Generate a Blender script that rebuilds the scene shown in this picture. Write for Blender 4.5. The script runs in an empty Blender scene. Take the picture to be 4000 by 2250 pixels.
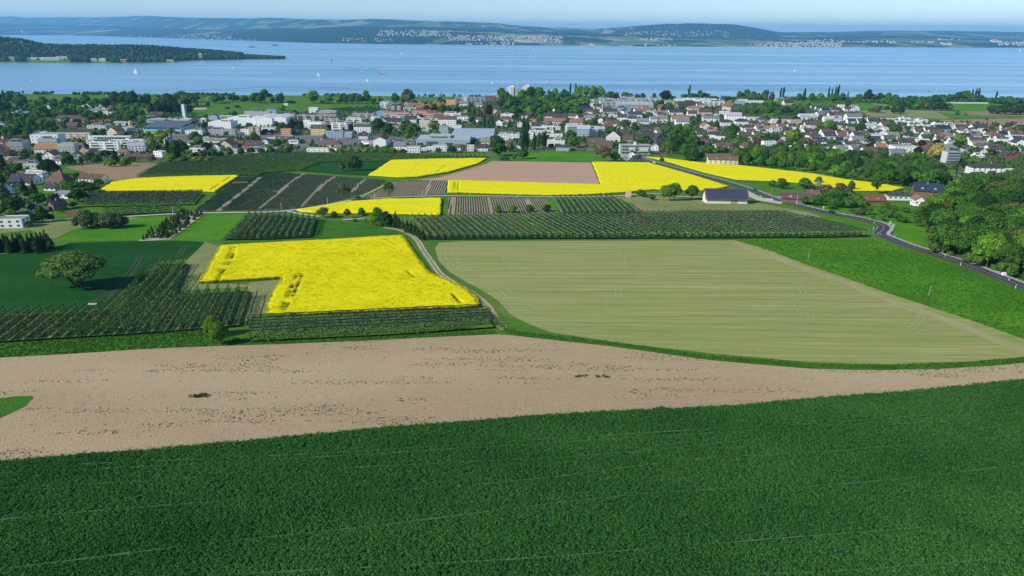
import bpy, math, random
import numpy as np
from mathutils import Vector, Matrix, geometry

# ---------------------------------------------------------------- camera, world, sun, exposure
scene = bpy.context.scene
FPX = 2673.0                      # focal length in photo pixels (4000 px wide)
PITCH = math.radians(20.64)
ROLL = math.radians(0.40)
CAMZ = 180.0
CF = np.array([0, math.cos(PITCH), -math.sin(PITCH)])
R0 = np.array([1.0, 0, 0]); U0 = np.array([0, math.sin(PITCH), math.cos(PITCH)])
CR = math.cos(ROLL) * R0 + math.sin(ROLL) * U0
CU = -math.sin(ROLL) * R0 + math.cos(ROLL) * U0
cam_data = bpy.data.cameras.new("camera")
cam = bpy.data.objects.new("camera", cam_data)
scene.collection.objects.link(cam)
cam_data.sensor_width = 36.0
cam_data.lens = 36.0 * FPX / 4000.0
cam_data.clip_start = 1.0
cam_data.clip_end = 120000.0
cam.matrix_world = Matrix(((CR[0], CU[0], -CF[0], 0), (CR[1], CU[1], -CF[1], 0),
                           (CR[2], CU[2], -CF[2], CAMZ), (0, 0, 0, 1)))
scene.camera = cam

SUN_EL = math.radians(34)
SUN_V = Vector((-0.87, -0.49, 0)).normalized() * math.cos(SUN_EL) + Vector((0, 0, math.sin(SUN_EL)))
world = bpy.data.worlds.new("World"); scene.world = world
world.use_nodes = True
wn = world.node_tree.nodes; wl = world.node_tree.links
wn.clear()
sky = wn.new("ShaderNodeTexSky"); sky.sky_type = 'NISHITA'; sky.sun_disc = False
sky.sun_elevation = SUN_EL
sky.sun_rotation = math.atan2(SUN_V.x, SUN_V.y)
sky.altitude = 500; sky.air_density = 1.0; sky.dust_density = 0.0; sky.ozone_density = 6.0
bg = wn.new("ShaderNodeBackground"); bg.inputs[1].default_value = 0.112
wo = wn.new("ShaderNodeOutputWorld")
wl.new(sky.outputs[0], bg.inputs[0]); wl.new(bg.outputs[0], wo.inputs[0])
sun_d = bpy.data.lights.new("sun", 'SUN'); sun_d.energy = 4.0; sun_d.angle = math.radians(0.5)
sun_d.color = (1.0, 0.95, 0.86)
sun = bpy.data.objects.new("sun", sun_d); scene.collection.objects.link(sun)
sun.rotation_euler = SUN_V.to_track_quat('Z', 'Y').to_euler()
sun.location = (0, 0, 600)
vs = scene.view_settings
vs.view_transform = 'Standard'; vs.look = 'None'; vs.gamma = 1.0; vs.use_curve_mapping = False
vs.exposure = 0.35
scene.cycles.volume_bounces = 1
scene.cycles.max_bounces = 5; scene.cycles.diffuse_bounces = 2; scene.cycles.glossy_bounces = 2
scene.cycles.transmission_bounces = 2; scene.cycles.transparent_max_bounces = 4
HAZE_DENSITY = 3.6e-5

# ---------------------------------------------------------------- helpers
rnd = random.Random(7)
RNG = np.random.default_rng(11)
COL = scene.collection

def mesh_np(name, v, f, mats=(), smooth=False, midx=None):
    """v (n,3); f (m,k) index array, every face with k corners"""
    v = np.asarray(v, dtype=np.float32); f = np.asarray(f, dtype=np.int32)
    me = bpy.data.meshes.new(name)
    me.vertices.add(len(v)); me.vertices.foreach_set("co", v.ravel())
    k = f.shape[1]
    me.loops.add(f.size); me.loops.foreach_set("vertex_index", f.ravel())
    me.polygons.add(len(f))
    me.polygons.foreach_set("loop_start", np.arange(0, f.size, k, dtype=np.int32))
    me.polygons.foreach_set("loop_total", np.full(len(f), k, dtype=np.int32))
    if smooth: me.polygons.foreach_set("use_smooth", np.ones(len(f), dtype=bool))
    for m in mats: me.materials.append(m)
    if midx is not None: me.polygons.foreach_set("material_index", np.asarray(midx, dtype=np.int32))
    me.update(calc_edges=True)
    return me

def mesh_py(name, v, f, mats=(), midx=None, smooth=False):
    me = bpy.data.meshes.new(name)
    me.from_pydata([tuple(map(float, p)) for p in v], [], [tuple(map(int, q)) for q in f])
    for m in mats: me.materials.append(m)
    if midx is not None:
        for p, i in zip(me.polygons, midx): p.material_index = i
    if smooth:
        for p in me.polygons: p.use_smooth = True
    me.update()
    return me

def obj(name, me, parent=None, loc=None, rotz=None, scale=None, color=None, link=True):
    o = bpy.data.objects.new(name, me)
    if parent is not None: o.parent = parent
    if loc is not None: o.location = loc
    if rotz is not None: o.rotation_euler = (0, 0, rotz)
    if scale is not None: o.scale = scale
    if color is not None: o.color = (*color, 1.0)
    if link: COL.objects.link(o)
    return o

def structure(o, label=None):
    o["kind"] = "structure"
    if label: o["label"] = label
    return o

def stuff(o, label=None, cat=None):
    o["kind"] = "stuff"
    if label: o["label"] = label
    if cat: o["category"] = cat
    return o

def tag(o, label, cat, group=None):
    o["label"] = label; o["category"] = cat
    if group: o["group"] = group
    return o

class MB:
    """collects boxes, prisms and tubes into one mesh"""
    def __init__(s): s.v = []; s.f = []; s.m = []
    def add(s, v, f, m=0):
        b = len(s.v); s.v += [tuple(p) for p in v]; s.f += [tuple(i + b for i in q) for q in f]; s.m += [m] * len(f)
    def box(s, x0, x1, y0, y1, z0, z1, m=0):
        s.add([(x0, y0, z0), (x1, y0, z0), (x1, y1, z0), (x0, y1, z0), (x0, y0, z1), (x1, y0, z1), (x1, y1, z1), (x0, y1, z1)],
              [(0, 3, 2, 1), (4, 5, 6, 7), (0, 1, 5, 4), (1, 2, 6, 5), (2, 3, 7, 6), (3, 0, 4, 7)], m)
    def tube(s, a, b, r0, r1=None, n=6, m=0, cap=True):
        a = Vector(a); b = Vector(b); r1 = r0 if r1 is None else r1
        d = (b - a).normalized(); u = d.orthogonal().normalized(); w = d.cross(u)
        v = [a + (u * math.cos(t) + w * math.sin(t)) * r0 for t in [2 * math.pi * i / n for i in range(n)]]
        v += [b + (u * math.cos(t) + w * math.sin(t)) * r1 for t in [2 * math.pi * i / n for i in range(n)]]
        f = [(i, (i + 1) % n, n + (i + 1) % n, n + i) for i in range(n)]
        if cap: f += [tuple(range(n - 1, -1, -1)), tuple(range(n, 2 * n))]
        s.add(v, f, m)
    def mesh(s, name, mats, smooth=False): return mesh_py(name, s.v, s.f, mats, s.m, smooth)

def hash2(ix, iy, seed):
    n = (ix.astype(np.int64) * 374761393 + iy.astype(np.int64) * 668265263 + seed * 1442695041) & 0x7fffffff
    n = ((n ^ (n >> 13)) * 1274126177) & 0x7fffffff
    return ((n ^ (n >> 16)) & 0xffff) / 65535.0

def vnoise(x, y, seed=0):
    x = np.asarray(x, float); y = np.asarray(y, float)
    ix = np.floor(x); iy = np.floor(y); fx = x - ix; fy = y - iy
    fx = fx * fx * (3 - 2 * fx); fy = fy * fy * (3 - 2 * fy)
    a = hash2(ix, iy, seed); b = hash2(ix + 1, iy, seed); c = hash2(ix, iy + 1, seed); d = hash2(ix + 1, iy + 1, seed)
    return (a * (1 - fx) + b * fx) * (1 - fy) + (c * (1 - fx) + d * fx) * fy

def fbm(x, y, seed=0, o=4):
    s = 0; a = 0.5; t = 0
    for i in range(o):
        s = s + a * vnoise(x * 2 ** i, y * 2 ** i, seed + i); t += a; a *= 0.5
    return s / t

# terrain: a slope falling towards the lake, height above the lake by distance
KY = np.array([-600, -200, 0, 100, 184, 250, 346, 460, 600, 800, 1000, 1200, 1500, 1800, 1975, 2030, 2120, 2400], float)
KZ = np.array([112, 106, 102, 99.5, 94, 87.5, 79, 70, 58.5, 42.5, 31.5, 24, 14, 6.5, 2.6, 0.4, -3, -8], float)
TY = np.arange(-600, 2401, 5.0)
_m = np.zeros(len(KY))
_s = np.diff(KZ) / np.diff(KY)
_m[1:-1] = (_s[:-1] * np.diff(KY)[1:] + _s[1:] * np.diff(KY)[:-1]) / (KY[2:] - KY[:-2]); _m[0] = _s[0]; _m[-1] = _s[-1]
def _hermite(y):
    i = np.clip(np.searchsorted(KY, y) - 1, 0, len(KY) - 2); h = KY[i + 1] - KY[i]; t = (y - KY[i]) / h
    return ((2*t**3 - 3*t**2 + 1) * KZ[i] + (t**3 - 2*t**2 + t) * h * _m[i] + (-2*t**3 + 3*t**2) * KZ[i+1] + (t**3 - t**2) * h * _m[i+1])
TZ = _hermite(TY)
def ground_z(y): return np.interp(y, TY, TZ)

def ray(x, y):
    return CF + CR * ((x - 2000.0) / FPX) - CU * ((y - 1125.0) / FPX)

def P(x, y, lake=False):
    """where the line of sight through photo point (x, y) meets the ground; returns np array xyz"""
    d = ray(x, y)
    if lake:
        t = CAMZ / -d[2]; return np.array([d[0] * t, d[1] * t, 0.0])
    hi = 2100.0 / d[1]
    ts = np.linspace(20 / d[1], hi, 900)
    g = (CAMZ + ts * d[2]) - ground_z(ts * d[1])
    k = np.argmax(g < 0) if (g < 0).any() else len(ts) - 1
    k = max(k, 1)
    t0, t1 = ts[k - 1], ts[k]; g0, g1 = g[k - 1], g[k]
    t = t0 + (t1 - t0) * (g0 / (g0 - g1) if g0 != g1 else 0)
    return np.array([d[0] * t, d[1] * t, float(ground_z(d[1] * t))])

def depth(p): return float(np.dot(np.array(p) - np.array([0, 0, CAMZ]), CF))
def mpp(p): return depth(p) / FPX           # metres per photo pixel at a point
def PIX(p):
    q = np.array(p, float) - np.array([0, 0, CAMZ]); z = np.dot(q, CF)
    return 2000 + FPX * np.dot(q, CR) / z, 1125 - FPX * np.dot(q, CU) / z

def inside(px, py, poly):
    px = np.asarray(px, float); py = np.asarray(py, float)
    r = np.zeros(px.shape, bool); n = len(poly)
    for i in range(n):
        x0, y0 = poly[i][:2]; x1, y1 = poly[(i + 1) % n][:2]
        if y0 == y1: continue
        c = ((y0 > py) != (y1 > py)) & (px < (x1 - x0) * (py - y0) / (y1 - y0) + x0)
        r ^= c
    return r

def wpoly(pts, sub=True):
    """photo-point outline -> world outline (xy), long edges subdivided in the world"""
    w = [P(*q)[:2] for q in pts]
    if not sub: return [tuple(q) for q in w]
    out = []
    for i in range(len(w)):
        a = w[i]; b = w[(i + 1) % len(w)]
        n = max(1, int(np.hypot(*(b - a)) / 12))
        out += [tuple(a + (b - a) * k / n) for k in range(n)]
    return out

def smooth_line(pts, n=6, closed=False):
    pts = [np.array(p, float) for p in pts]; out = []
    N = len(pts)
    rng = range(N if closed else N - 1)
    for i in rng:
        p0 = pts[(i - 1) % N] if closed or i > 0 else pts[0]
        p1 = pts[i]; p2 = pts[(i + 1) % N]
        p3 = pts[(i + 2) % N] if closed or i + 2 < N else pts[-1]
        for k in range(n):
            t = k / n
            out.append(0.5 * ((2 * p1) + (-p0 + p2) * t + (2*p0 - 5*p1 + 4*p2 - p3) * t*t + (-p0 + 3*p1 - 3*p2 + p3) * t**3))
    if not closed: out.append(pts[-1])
    return out

# ---------------------------------------------------------------- materials
def newmat(name):
    m = bpy.data.materials.new(name); m.use_nodes = True
    nt = m.node_tree; nt.nodes.clear()
    out = nt.nodes.new("ShaderNodeOutputMaterial")
    return m, nt, out

def N(nt, t, **kw):
    n = nt.nodes.new(t)
    for k, v in kw.items(): setattr(n, k, v)
    return n

def noise_node(nt, vec, scale, detail=4, rough=0.55):
    n = N(nt, "ShaderNodeTexNoise"); n.inputs["Scale"].default_value = scale
    n.inputs["Detail"].default_value = detail; n.inputs["Roughness"].default_value = rough
    nt.links.new(vec, n.inputs["Vector"]); return n.outputs["Fac"]

def ramp(nt, fac, stops):
    r = N(nt, "ShaderNodeValToRGB"); nt.links.new(fac, r.inputs[0])
    e = r.color_ramp.elements
    while len(e) < len(stops): e.new(0.5)
    for i, (p, c) in enumerate(stops): e[i].position = p; e[i].color = (*c, 1)
    return r.outputs[0]

def mapping(nt, vec, scale=(1, 1, 1), rotz=0.0):
    m = N(nt, "ShaderNodeMapping"); m.inputs["Scale"].default_value = scale; m.inputs["Rotation"].default_value = (0, 0, rotz)
    nt.links.new(vec, m.inputs["Vector"]); return m.outputs[0]

def mix(nt, fac, a, b, mode='MIX'):
    m = N(nt, "ShaderNodeMix", data_type='RGBA', blend_type=mode)
    for s, v in ((0, fac), (6, a), (7, b)):
        if isinstance(v, (int, float)): m.inputs[s].default_value = v
        elif isinstance(v, tuple): m.inputs[s].default_value = (*v, 1)
        else: nt.links.new(v, m.inputs[s])
    return m.outputs[2]

def bsdf(nt, out, color, rough=0.9, spec=0.2, bump=None, bdist=0.1, bstr=1.0, metal=0.0):
    b = N(nt, "ShaderNodeBsdfPrincipled")
    if isinstance(color, tuple): b.inputs["Base Color"].default_value = (*color, 1)
    else: nt.links.new(color, b.inputs["Base Color"])
    b.inputs["Roughness"].default_value = rough
    b.inputs["Specular IOR Level"].default_value = spec
    b.inputs["Metallic"].default_value = metal
    if bump is not None:
        bn = N(nt, "ShaderNodeBump"); bn.inputs["Distance"].default_value = bdist; bn.inputs["Strength"].default_value = bstr
        nt.links.new(bump, bn.inputs["Height"]); nt.links.new(bn.outputs[0], b.inputs["Normal"])
    nt.links.new(b.outputs[0], out.inputs[0]); return b

def pos(nt): return N(nt, "ShaderNodeNewGeometry").outputs["Position"]

def ground_mat(name, stops, s1=0.02, s2=0.6, stretch=(1, 1, 1), rotz=0.0, bs=3.0, bd=0.1, w=0.5, rough=0.95):
    """noise-mixed matt ground: a wide and a fine noise drive one ramp"""
    m, nt, out = newmat(name); p = pos(nt)
    v = mapping(nt, p, stretch, rotz)
    a = noise_node(nt, v, s1, 5, 0.6); b = noise_node(nt, v, s2, 6, 0.7)
    mx = N(nt, "ShaderNodeMix", data_type='FLOAT'); mx.inputs[0].default_value = w
    nt.links.new(a, mx.inputs[2]); nt.links.new(b, mx.inputs[3])
    c = ramp(nt, mx.outputs[0], stops)
    h = noise_node(nt, p, bs, 4, 0.7)
    bsdf(nt, out, c, rough, 0.02, h, bd)
    return m

M = {}
M['grass'] = ground_mat("grass_ground", [(0.3, (0.045, 0.115, 0.016)), (0.5, (0.085, 0.19, 0.026)), (0.7, (0.15, 0.25, 0.045))], 0.03, 0.8, bs=1.2, bd=0.25)
M['meadow'] = ground_mat("bright_meadow", [(0.32, (0.04, 0.15, 0.012)), (0.5, (0.075, 0.23, 0.016)), (0.62, (0.12, 0.28, 0.02)), (0.75, (0.22, 0.33, 0.03))], 0.03, 0.5, bs=1.0, bd=0.3)
M['verge'] = ground_mat("dark_verge", [(0.3, (0.03, 0.10, 0.012)), (0.5, (0.05, 0.16, 0.018)), (0.7, (0.09, 0.21, 0.03))], 0.06, 1.2, bs=1.5, bd=0.3)
M['dry'] = ground_mat("dry_cut_grass", [(0.3, (0.13, 0.19, 0.05)), (0.5, (0.22, 0.25, 0.09)), (0.7, (0.34, 0.32, 0.16))], 0.03, 0.5, bs=1.0, bd=0.15)
M['mown'] = ground_mat("mown_hay_field", [(0.31, (0.145, 0.215, 0.045)), (0.44, (0.24, 0.285, 0.08)), (0.54, (0.32, 0.325, 0.115)), (0.68, (0.45, 0.39, 0.185))], 0.38, 1.3, stretch=(0.035, 1, 1), rotz=math.radians(-1.5), bs=1.2, bd=0.1, w=0.5)
M['headland'] = ground_mat("dry_headland", [(0.3, (0.24, 0.27, 0.09)), (0.5, (0.34, 0.33, 0.15)), (0.7, (0.45, 0.39, 0.23))], 0.1, 1.0, stretch=(1, 0.15, 1), rotz=math.radians(35), bs=1.5, bd=0.08)
M['soil'] = ground_mat("harrowed_soil", [(0.25, (0.30, 0.212, 0.120)), (0.5, (0.45, 0.332, 0.192)), (0.75, (0.57, 0.44, 0.27))], 0.02, 1.6, stretch=(0.5, 1, 1), rotz=math.radians(-6), bs=2.5, bd=0.25, w=0.45)
M['soil2'] = ground_mat("pinkish_soil", [(0.3, (0.40, 0.26, 0.17)), (0.5, (0.47, 0.31, 0.205)), (0.7, (0.52, 0.36, 0.24))], 0.02, 0.9, stretch=(0.2, 1, 1), bs=1.0, bd=0.15)
M['earth'] = ground_mat("brown_earth", [(0.3, (0.22, 0.15, 0.09)), (0.5, (0.33, 0.22, 0.13)), (0.7, (0.30, 0.27, 0.12))], 0.04, 0.6)
M['track'] = ground_mat("dirt_track", [(0.3, (0.38, 0.31, 0.22)), (0.7, (0.55, 0.47, 0.36))], 0.2, 1.5)
M['gravel'] = ground_mat("pale_gravel", [(0.3, (0.42, 0.38, 0.33)), (0.7, (0.56, 0.52, 0.46))], 0.2, 1.5)
M['asphalt'] = ground_mat("asphalt", [(0.3, (0.055, 0.055, 0.065)), (0.7, (0.085, 0.085, 0.095))], 0.1, 1.0, bd=0.02)
M['paving'] = ground_mat("town_paving", [(0.3, (0.12, 0.12, 0.125)), (0.7, (0.22, 0.215, 0.21))], 0.03, 0.3, bd=0.02)
M['plain'] = ground_mat("pavement_concrete", [(0.3, (0.36, 0.36, 0.35)), (0.7, (0.46, 0.45, 0.43))], 0.2, 1.0, bd=0.02)
M['clay'] = ground_mat("tennis_clay", [(0.3, (0.42, 0.15, 0.08)), (0.7, (0.52, 0.2, 0.11))], 0.1, 1.0)
M['town'] = ground_mat("town_gardens", [(0.3, (0.02, 0.055, 0.012)), (0.44, (0.05, 0.12, 0.02)), (0.50, (0.10, 0.15, 0.05)), (0.56, (0.17, 0.165, 0.155)), (0.8, (0.23, 0.22, 0.21))], 0.04, 0.12, bs=0.5, bd=0.3)
M['wheat'] = ground_mat("young_wheat", [(0.3, (0.010, 0.058, 0.012)), (0.5, (0.018, 0.088, 0.018)), (0.7, (0.034, 0.13, 0.028))], 0.05, 1.1, stretch=(0.25, 1, 1), rotz=math.radians(-3), bs=1.2, bd=0.5)

def objcol_mat(name, rough=0.85, spec=0.2, var=0.12, scale=0.8, metal=0.0, streak=None):
    m, nt, out = newmat(name)
    oi = N(nt, "ShaderNodeObjectInfo")
    tc = N(nt, "ShaderNodeTexCoord").outputs["Object"]
    v = mapping(nt, tc, streak) if streak else tc
    n = noise_node(nt, v, scale, 5, 0.65)
    f = ramp(nt, n, [(0.25, (1 - var,) * 3), (0.75, (1 + var,) * 3)])
    c = mix(nt, 1.0, oi.outputs["Color"], f, 'MULTIPLY')
    bsdf(nt, out, c, rough, spec, metal=metal)
    return m
M['wall'] = objcol_mat("render_plaster", 0.9, 0.1, 0.07, 0.4)
M['roof'] = objcol_mat("roof_covering", 0.85, 0.08, 0.22, 1.2, streak=(1, 1, 3))
M['flat'] = objcol_mat("flat_roof_gravel", 0.95, 0.1, 0.15, 0.3)
M['paint'] = objcol_mat("painted_metal", 0.35, 0.5, 0.03, 1.0)
M['metalroof'] = objcol_mat("metal_sheet", 0.45, 0.4, 0.08, 0.2)

def simple(name, c, rough=0.7, spec=0.3, metal=0.0):
    m, nt, out = newmat(name)
    tc = N(nt, "ShaderNodeTexCoord").outputs["Object"]
    n = noise_node(nt, tc, 2.0, 3, 0.6)
    col = ramp(nt, n, [(0.3, tuple(x * 0.88 for x in c)), (0.7, tuple(min(1, x * 1.1) for x in c))])
    bsdf(nt, out, col, rough, spec, metal=metal); return m
M['glass'] = simple("window_glass", (0.035, 0.045, 0.06), 0.12, 0.6)
M['frame'] = simple("window_frame", (0.7, 0.7, 0.68), 0.6)
M['white'] = simple("white_paint", (0.8, 0.8, 0.79), 0.5)
M['net'] = simple("dark_hail_net", (0.018, 0.022, 0.026), 0.8)
M['wood'] = simple("weathered_wood", (0.34, 0.30, 0.25), 0.9)
M['paleposts'] = simple("pale_concrete_post", (0.62, 0.61, 0.58), 0.8)
M['bark'] = simple("bark", (0.13, 0.10, 0.075), 0.95)
M['palebark'] = simple("pale_bark", (0.30, 0.27, 0.23), 0.95)
M['tyre'] = simple("tyre_rubber", (0.02, 0.02, 0.02), 0.9)
M['solar'] = simple("solar_panel", (0.045, 0.06, 0.10), 0.25, 0.6)
M['red'] = simple("red_paint", (0.5, 0.05, 0.05), 0.5)

def foliage_mat(name, trans=0.25, lo=0.62, hi=1.45):
    m, nt, out = newmat(name)
    oi = N(nt, "ShaderNodeObjectInfo")
    g = N(nt, "ShaderNodeNewGeometry")
    f = ramp(nt, g.outputs["Random Per Island"], [(0.0, (lo,) * 3), (0.6, (1, 1, 1)), (1.0, (hi, hi, hi * 0.9))])
    c = mix(nt, 1.0, oi.outputs["Color"], f, 'MULTIPLY')
    d = N(nt, "ShaderNodeBsdfDiffuse"); t = N(nt, "ShaderNodeBsdfTranslucent")
    nt.links.new(c, d.inputs[0])
    c2 = mix(nt, 1.0, c, (1.2, 1.5, 0.5), 'MULTIPLY')
    nt.links.new(c2, t.inputs[0])
    ms = N(nt, "ShaderNodeMixShader"); ms.inputs[0].default_value = trans
    nt.links.new(d.outputs[0], ms.inputs[1]); nt.links.new(t.outputs[0], ms.inputs[2])
    nt.links.new(ms.outputs[0], out.inputs[0])
    return m
M['leaf'] = foliage_mat("foliage")

# ---------------------------------------------------------------- labels
ONES = "zeroth first second third fourth fifth sixth seventh eighth ninth tenth eleventh twelfth thirteenth fourteenth fifteenth sixteenth seventeenth eighteenth nineteenth".split()
TENS = {2: "twenty", 3: "thirty", 4: "forty", 5: "fifty", 6: "sixty", 7: "seventy", 8: "eighty", 9: "ninety"}
TENTH = {2: "twentieth", 3: "thirtieth", 4: "fortieth", 5: "fiftieth", 6: "sixtieth", 7: "seventieth", 8: "eightieth", 9: "ninetieth"}
def ordw(n):
    if n < 20: return ONES[n]
    return TENTH[n // 10] if n % 10 == 0 else TENS[n // 10] + "-" + ONES[n % 10]

LANDMARKS = [("blue-white silo tower", 725, 460), ("yellow silo", 510, 512), ("red crane", 30, 615), ("green-banded hall", 640, 520),
    ("white twin-gabled hall", 1065, 493), ("blue hall", 1493, 457), ("twin tower blocks", 2030, 383), ("grey supermarket", 1790, 560),
    ("scaffolded shell", 2475, 605), ("green-sided apartments", 2290, 530), ("large farmhouse", 2820, 640),
    ("lakeside grey blocks", 2370, 400), ("tall poplar pair", 2050, 580), ("small chapel", 2352, 438), ("white stepped blocks", 2788, 414),
    ("shore copper beech", 2615, 390), ("roadside solar barn", 2840, 785), ("brown barn with wing", 3120, 790),
    ("blue scaffolded house", 3722, 640), ("golden willow", 3660, 620), ("long white villa", 3580, 555), ("red gable houses", 3950, 625),
    ("pale blue house", 3690, 513), ("big hillside conifer", 3364, 512), ("grey-roofed white flats", 3340, 470),
    ("yellow-green tree", 2990, 590), ("radio mast", 3655, 378), ("paved car park", 1590, 560), ("dark chalets", 2480, 540),
    ("red campsite hall", 430, 430), ("round office", 58, 455), ("barn by the wood", 3640, 765),
    ("white modern villa", 45, 890), ("rust-red hipped roof", 215, 735), ("tennis courts", 420, 480), ("harbour masts", 1880, 380),
    ("orange-ended apartments", 1600, 455), ("yellow corner block", 1117, 530), ("brown-gabled warehouse", 1470, 570),
    ("curving road bend", 3450, 900), ("right rape strip", 3150, 710), ("lone spreading willow", 310, 1110),
    ("orange farm roofs", 240, 610), ("lakeside beach hut", 1120, 408), ("white row houses", 3470, 475), ("white stepped flats", 460, 560)]
AUTO = []      # (object, look, px, py)
def auto_label(o, look, cat, group, px, py):
    o["category"] = cat
    if group: o["group"] = group
    AUTO.append((o, look, px, py))

def finish_labels():
    rows = {}
    for o, look, px, py in AUTO:
        best = min(LANDMARKS, key=lambda l: ((l[1] - px) / 1.0) ** 2 + ((l[2] - py) * 2.2) ** 2 if abs(l[1] - px) + abs(l[2] - py) > 9 else 1e9)
        dx = px - best[1]; dy = (py - best[2]) * 2.0
        d = ("left of" if dx < 0 else "right of") if abs(dx) > abs(dy) else ("beyond" if dy < 0 else "this side of")
        look = " ".join(look.split()); rows.setdefault((look, d, best[0]), []).append((math.hypot(dx, dy), o))
    for (look, d, lm), lst in rows.items():
        lst.sort(key=lambda t: t[0])
        for i, (_, o) in enumerate(lst):
            if len(lst) == 1: o["label"] = f"{look} {d} the {lm}"
            elif i == 0: o["label"] = f"{look}, nearest {d} the {lm}"
            else: o["label"] = f"{look}, {ordw(i + 1)} nearest {d} the {lm}"
# ---------------------------------------------------------------- ground sheet, lake, fields
ys = np.concatenate([np.arange(-600, 1200, 5.0), np.arange(1200, 2401, 10.0)])
xs = np.arange(-3600, 3601, 120.0)
gx, gy = np.meshgrid(xs, ys)
shore = (fbm(gx / 90.0, gx * 0 + 3, 5) - 0.5) * 1.2 * (gy > 1900)
gv = np.stack([gx, gy, ground_z(gy) + shore], -1).reshape(-1, 3)
def grid_faces(nx, ny):
    i, j = np.meshgrid(np.arange(nx - 1), np.arange(ny - 1)); a = (j * nx + i).ravel()
    return np.stack([a, a + 1, a + nx + 1, a + nx], -1)
structure(obj("ground", mesh_np("ground", gv, grid_faces(len(xs), len(ys)), [M['grass']])), "green grassland slope falling to the lake")

LAYER = [0.0]
def field(name, pts, mat, label=None, step=14.0, dz=None, world=False, kind="structure"):
    """a draped sheet; outline given in photo points (or world xy)"""
    LAYER[0] += 0.012
    dz = 0.06 + LAYER[0] if dz is None else dz
    poly = pts if world else wpoly(pts)
    a = np.array(poly); lo = a.min(0); hi = a.max(0)
    step = max(step, (hi - lo).max() / 60)
    gy_ = np.arange(math.ceil(lo[1] / step) * step, hi[1], step); gx_ = np.arange(lo[0] + step / 2, hi[0], step * 2)
    X, Y = np.meshgrid(gx_, gy_)
    m = inside(X.ravel(), Y.ravel(), poly)
    inner = list(zip(X.ravel()[m], Y.ravel()[m]))
    vs2 = [Vector((float(p[0]), float(p[1]))) for p in list(poly) + inner]
    r = geometry.delaunay_2d_cdt(vs2, [], [list(range(len(poly)))], 1, 1e-4)
    v = [(p.x, p.y, float(ground_z(p.y)) + dz) for p in r[0]]
    f = [t if (Vector(v[t[1]]) - Vector(v[t[0]])).cross(Vector(v[t[2]]) - Vector(v[t[0]])).z > 0 else t[::-1] for t in r[2]]
    o = obj(name, mesh_py(name, v, f, [mat]))
    o["kind"] = kind
    if label: o["label"] = label
    return o

def strip(name, pts, width, mat, dz, world=False, n=6, jitter=0.0, kind="structure", off=0.0):
    """ribbon laid on the ground along a centre line"""
    w = pts if world else [P(*q)[:2] for q in pts]
    w = smooth_line(w, n)
    L = []; R = []
    for i, p in enumerate(w):
        a = w[max(i - 1, 0)]; b = w[min(i + 1, len(w) - 1)]
        d = (b - a) / (np.hypot(*(b - a)) + 1e-9); nrm = np.array([-d[1], d[0]])
        ww = width * (1 + rnd.uniform(-jitter, jitter)) / 2
        c = p - nrm * off
        L.append(c + nrm * ww); R.append(c - nrm * ww)
    v = [(*q, float(ground_z(q[1])) + dz) for q in L] + [(*q, float(ground_z(q[1])) + dz) for q in R]
    k = len(L)
    f = [(k + i, k + i + 1, i + 1, i) for i in range(k - 1)]
    o = obj(name, mesh_py(name, v, f, [mat])); o["kind"] = kind
    return o

def crop_xy(ox, oy, s, pts): return [(ox + x / s, oy + y / s) for x, y in pts]
def A4(ox, pts): return crop_xy(ox, 300, 3.623, pts)      # town close-ups
def A2(ox, oy, pts): return crop_xy(ox, oy, 2.576, pts)

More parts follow.
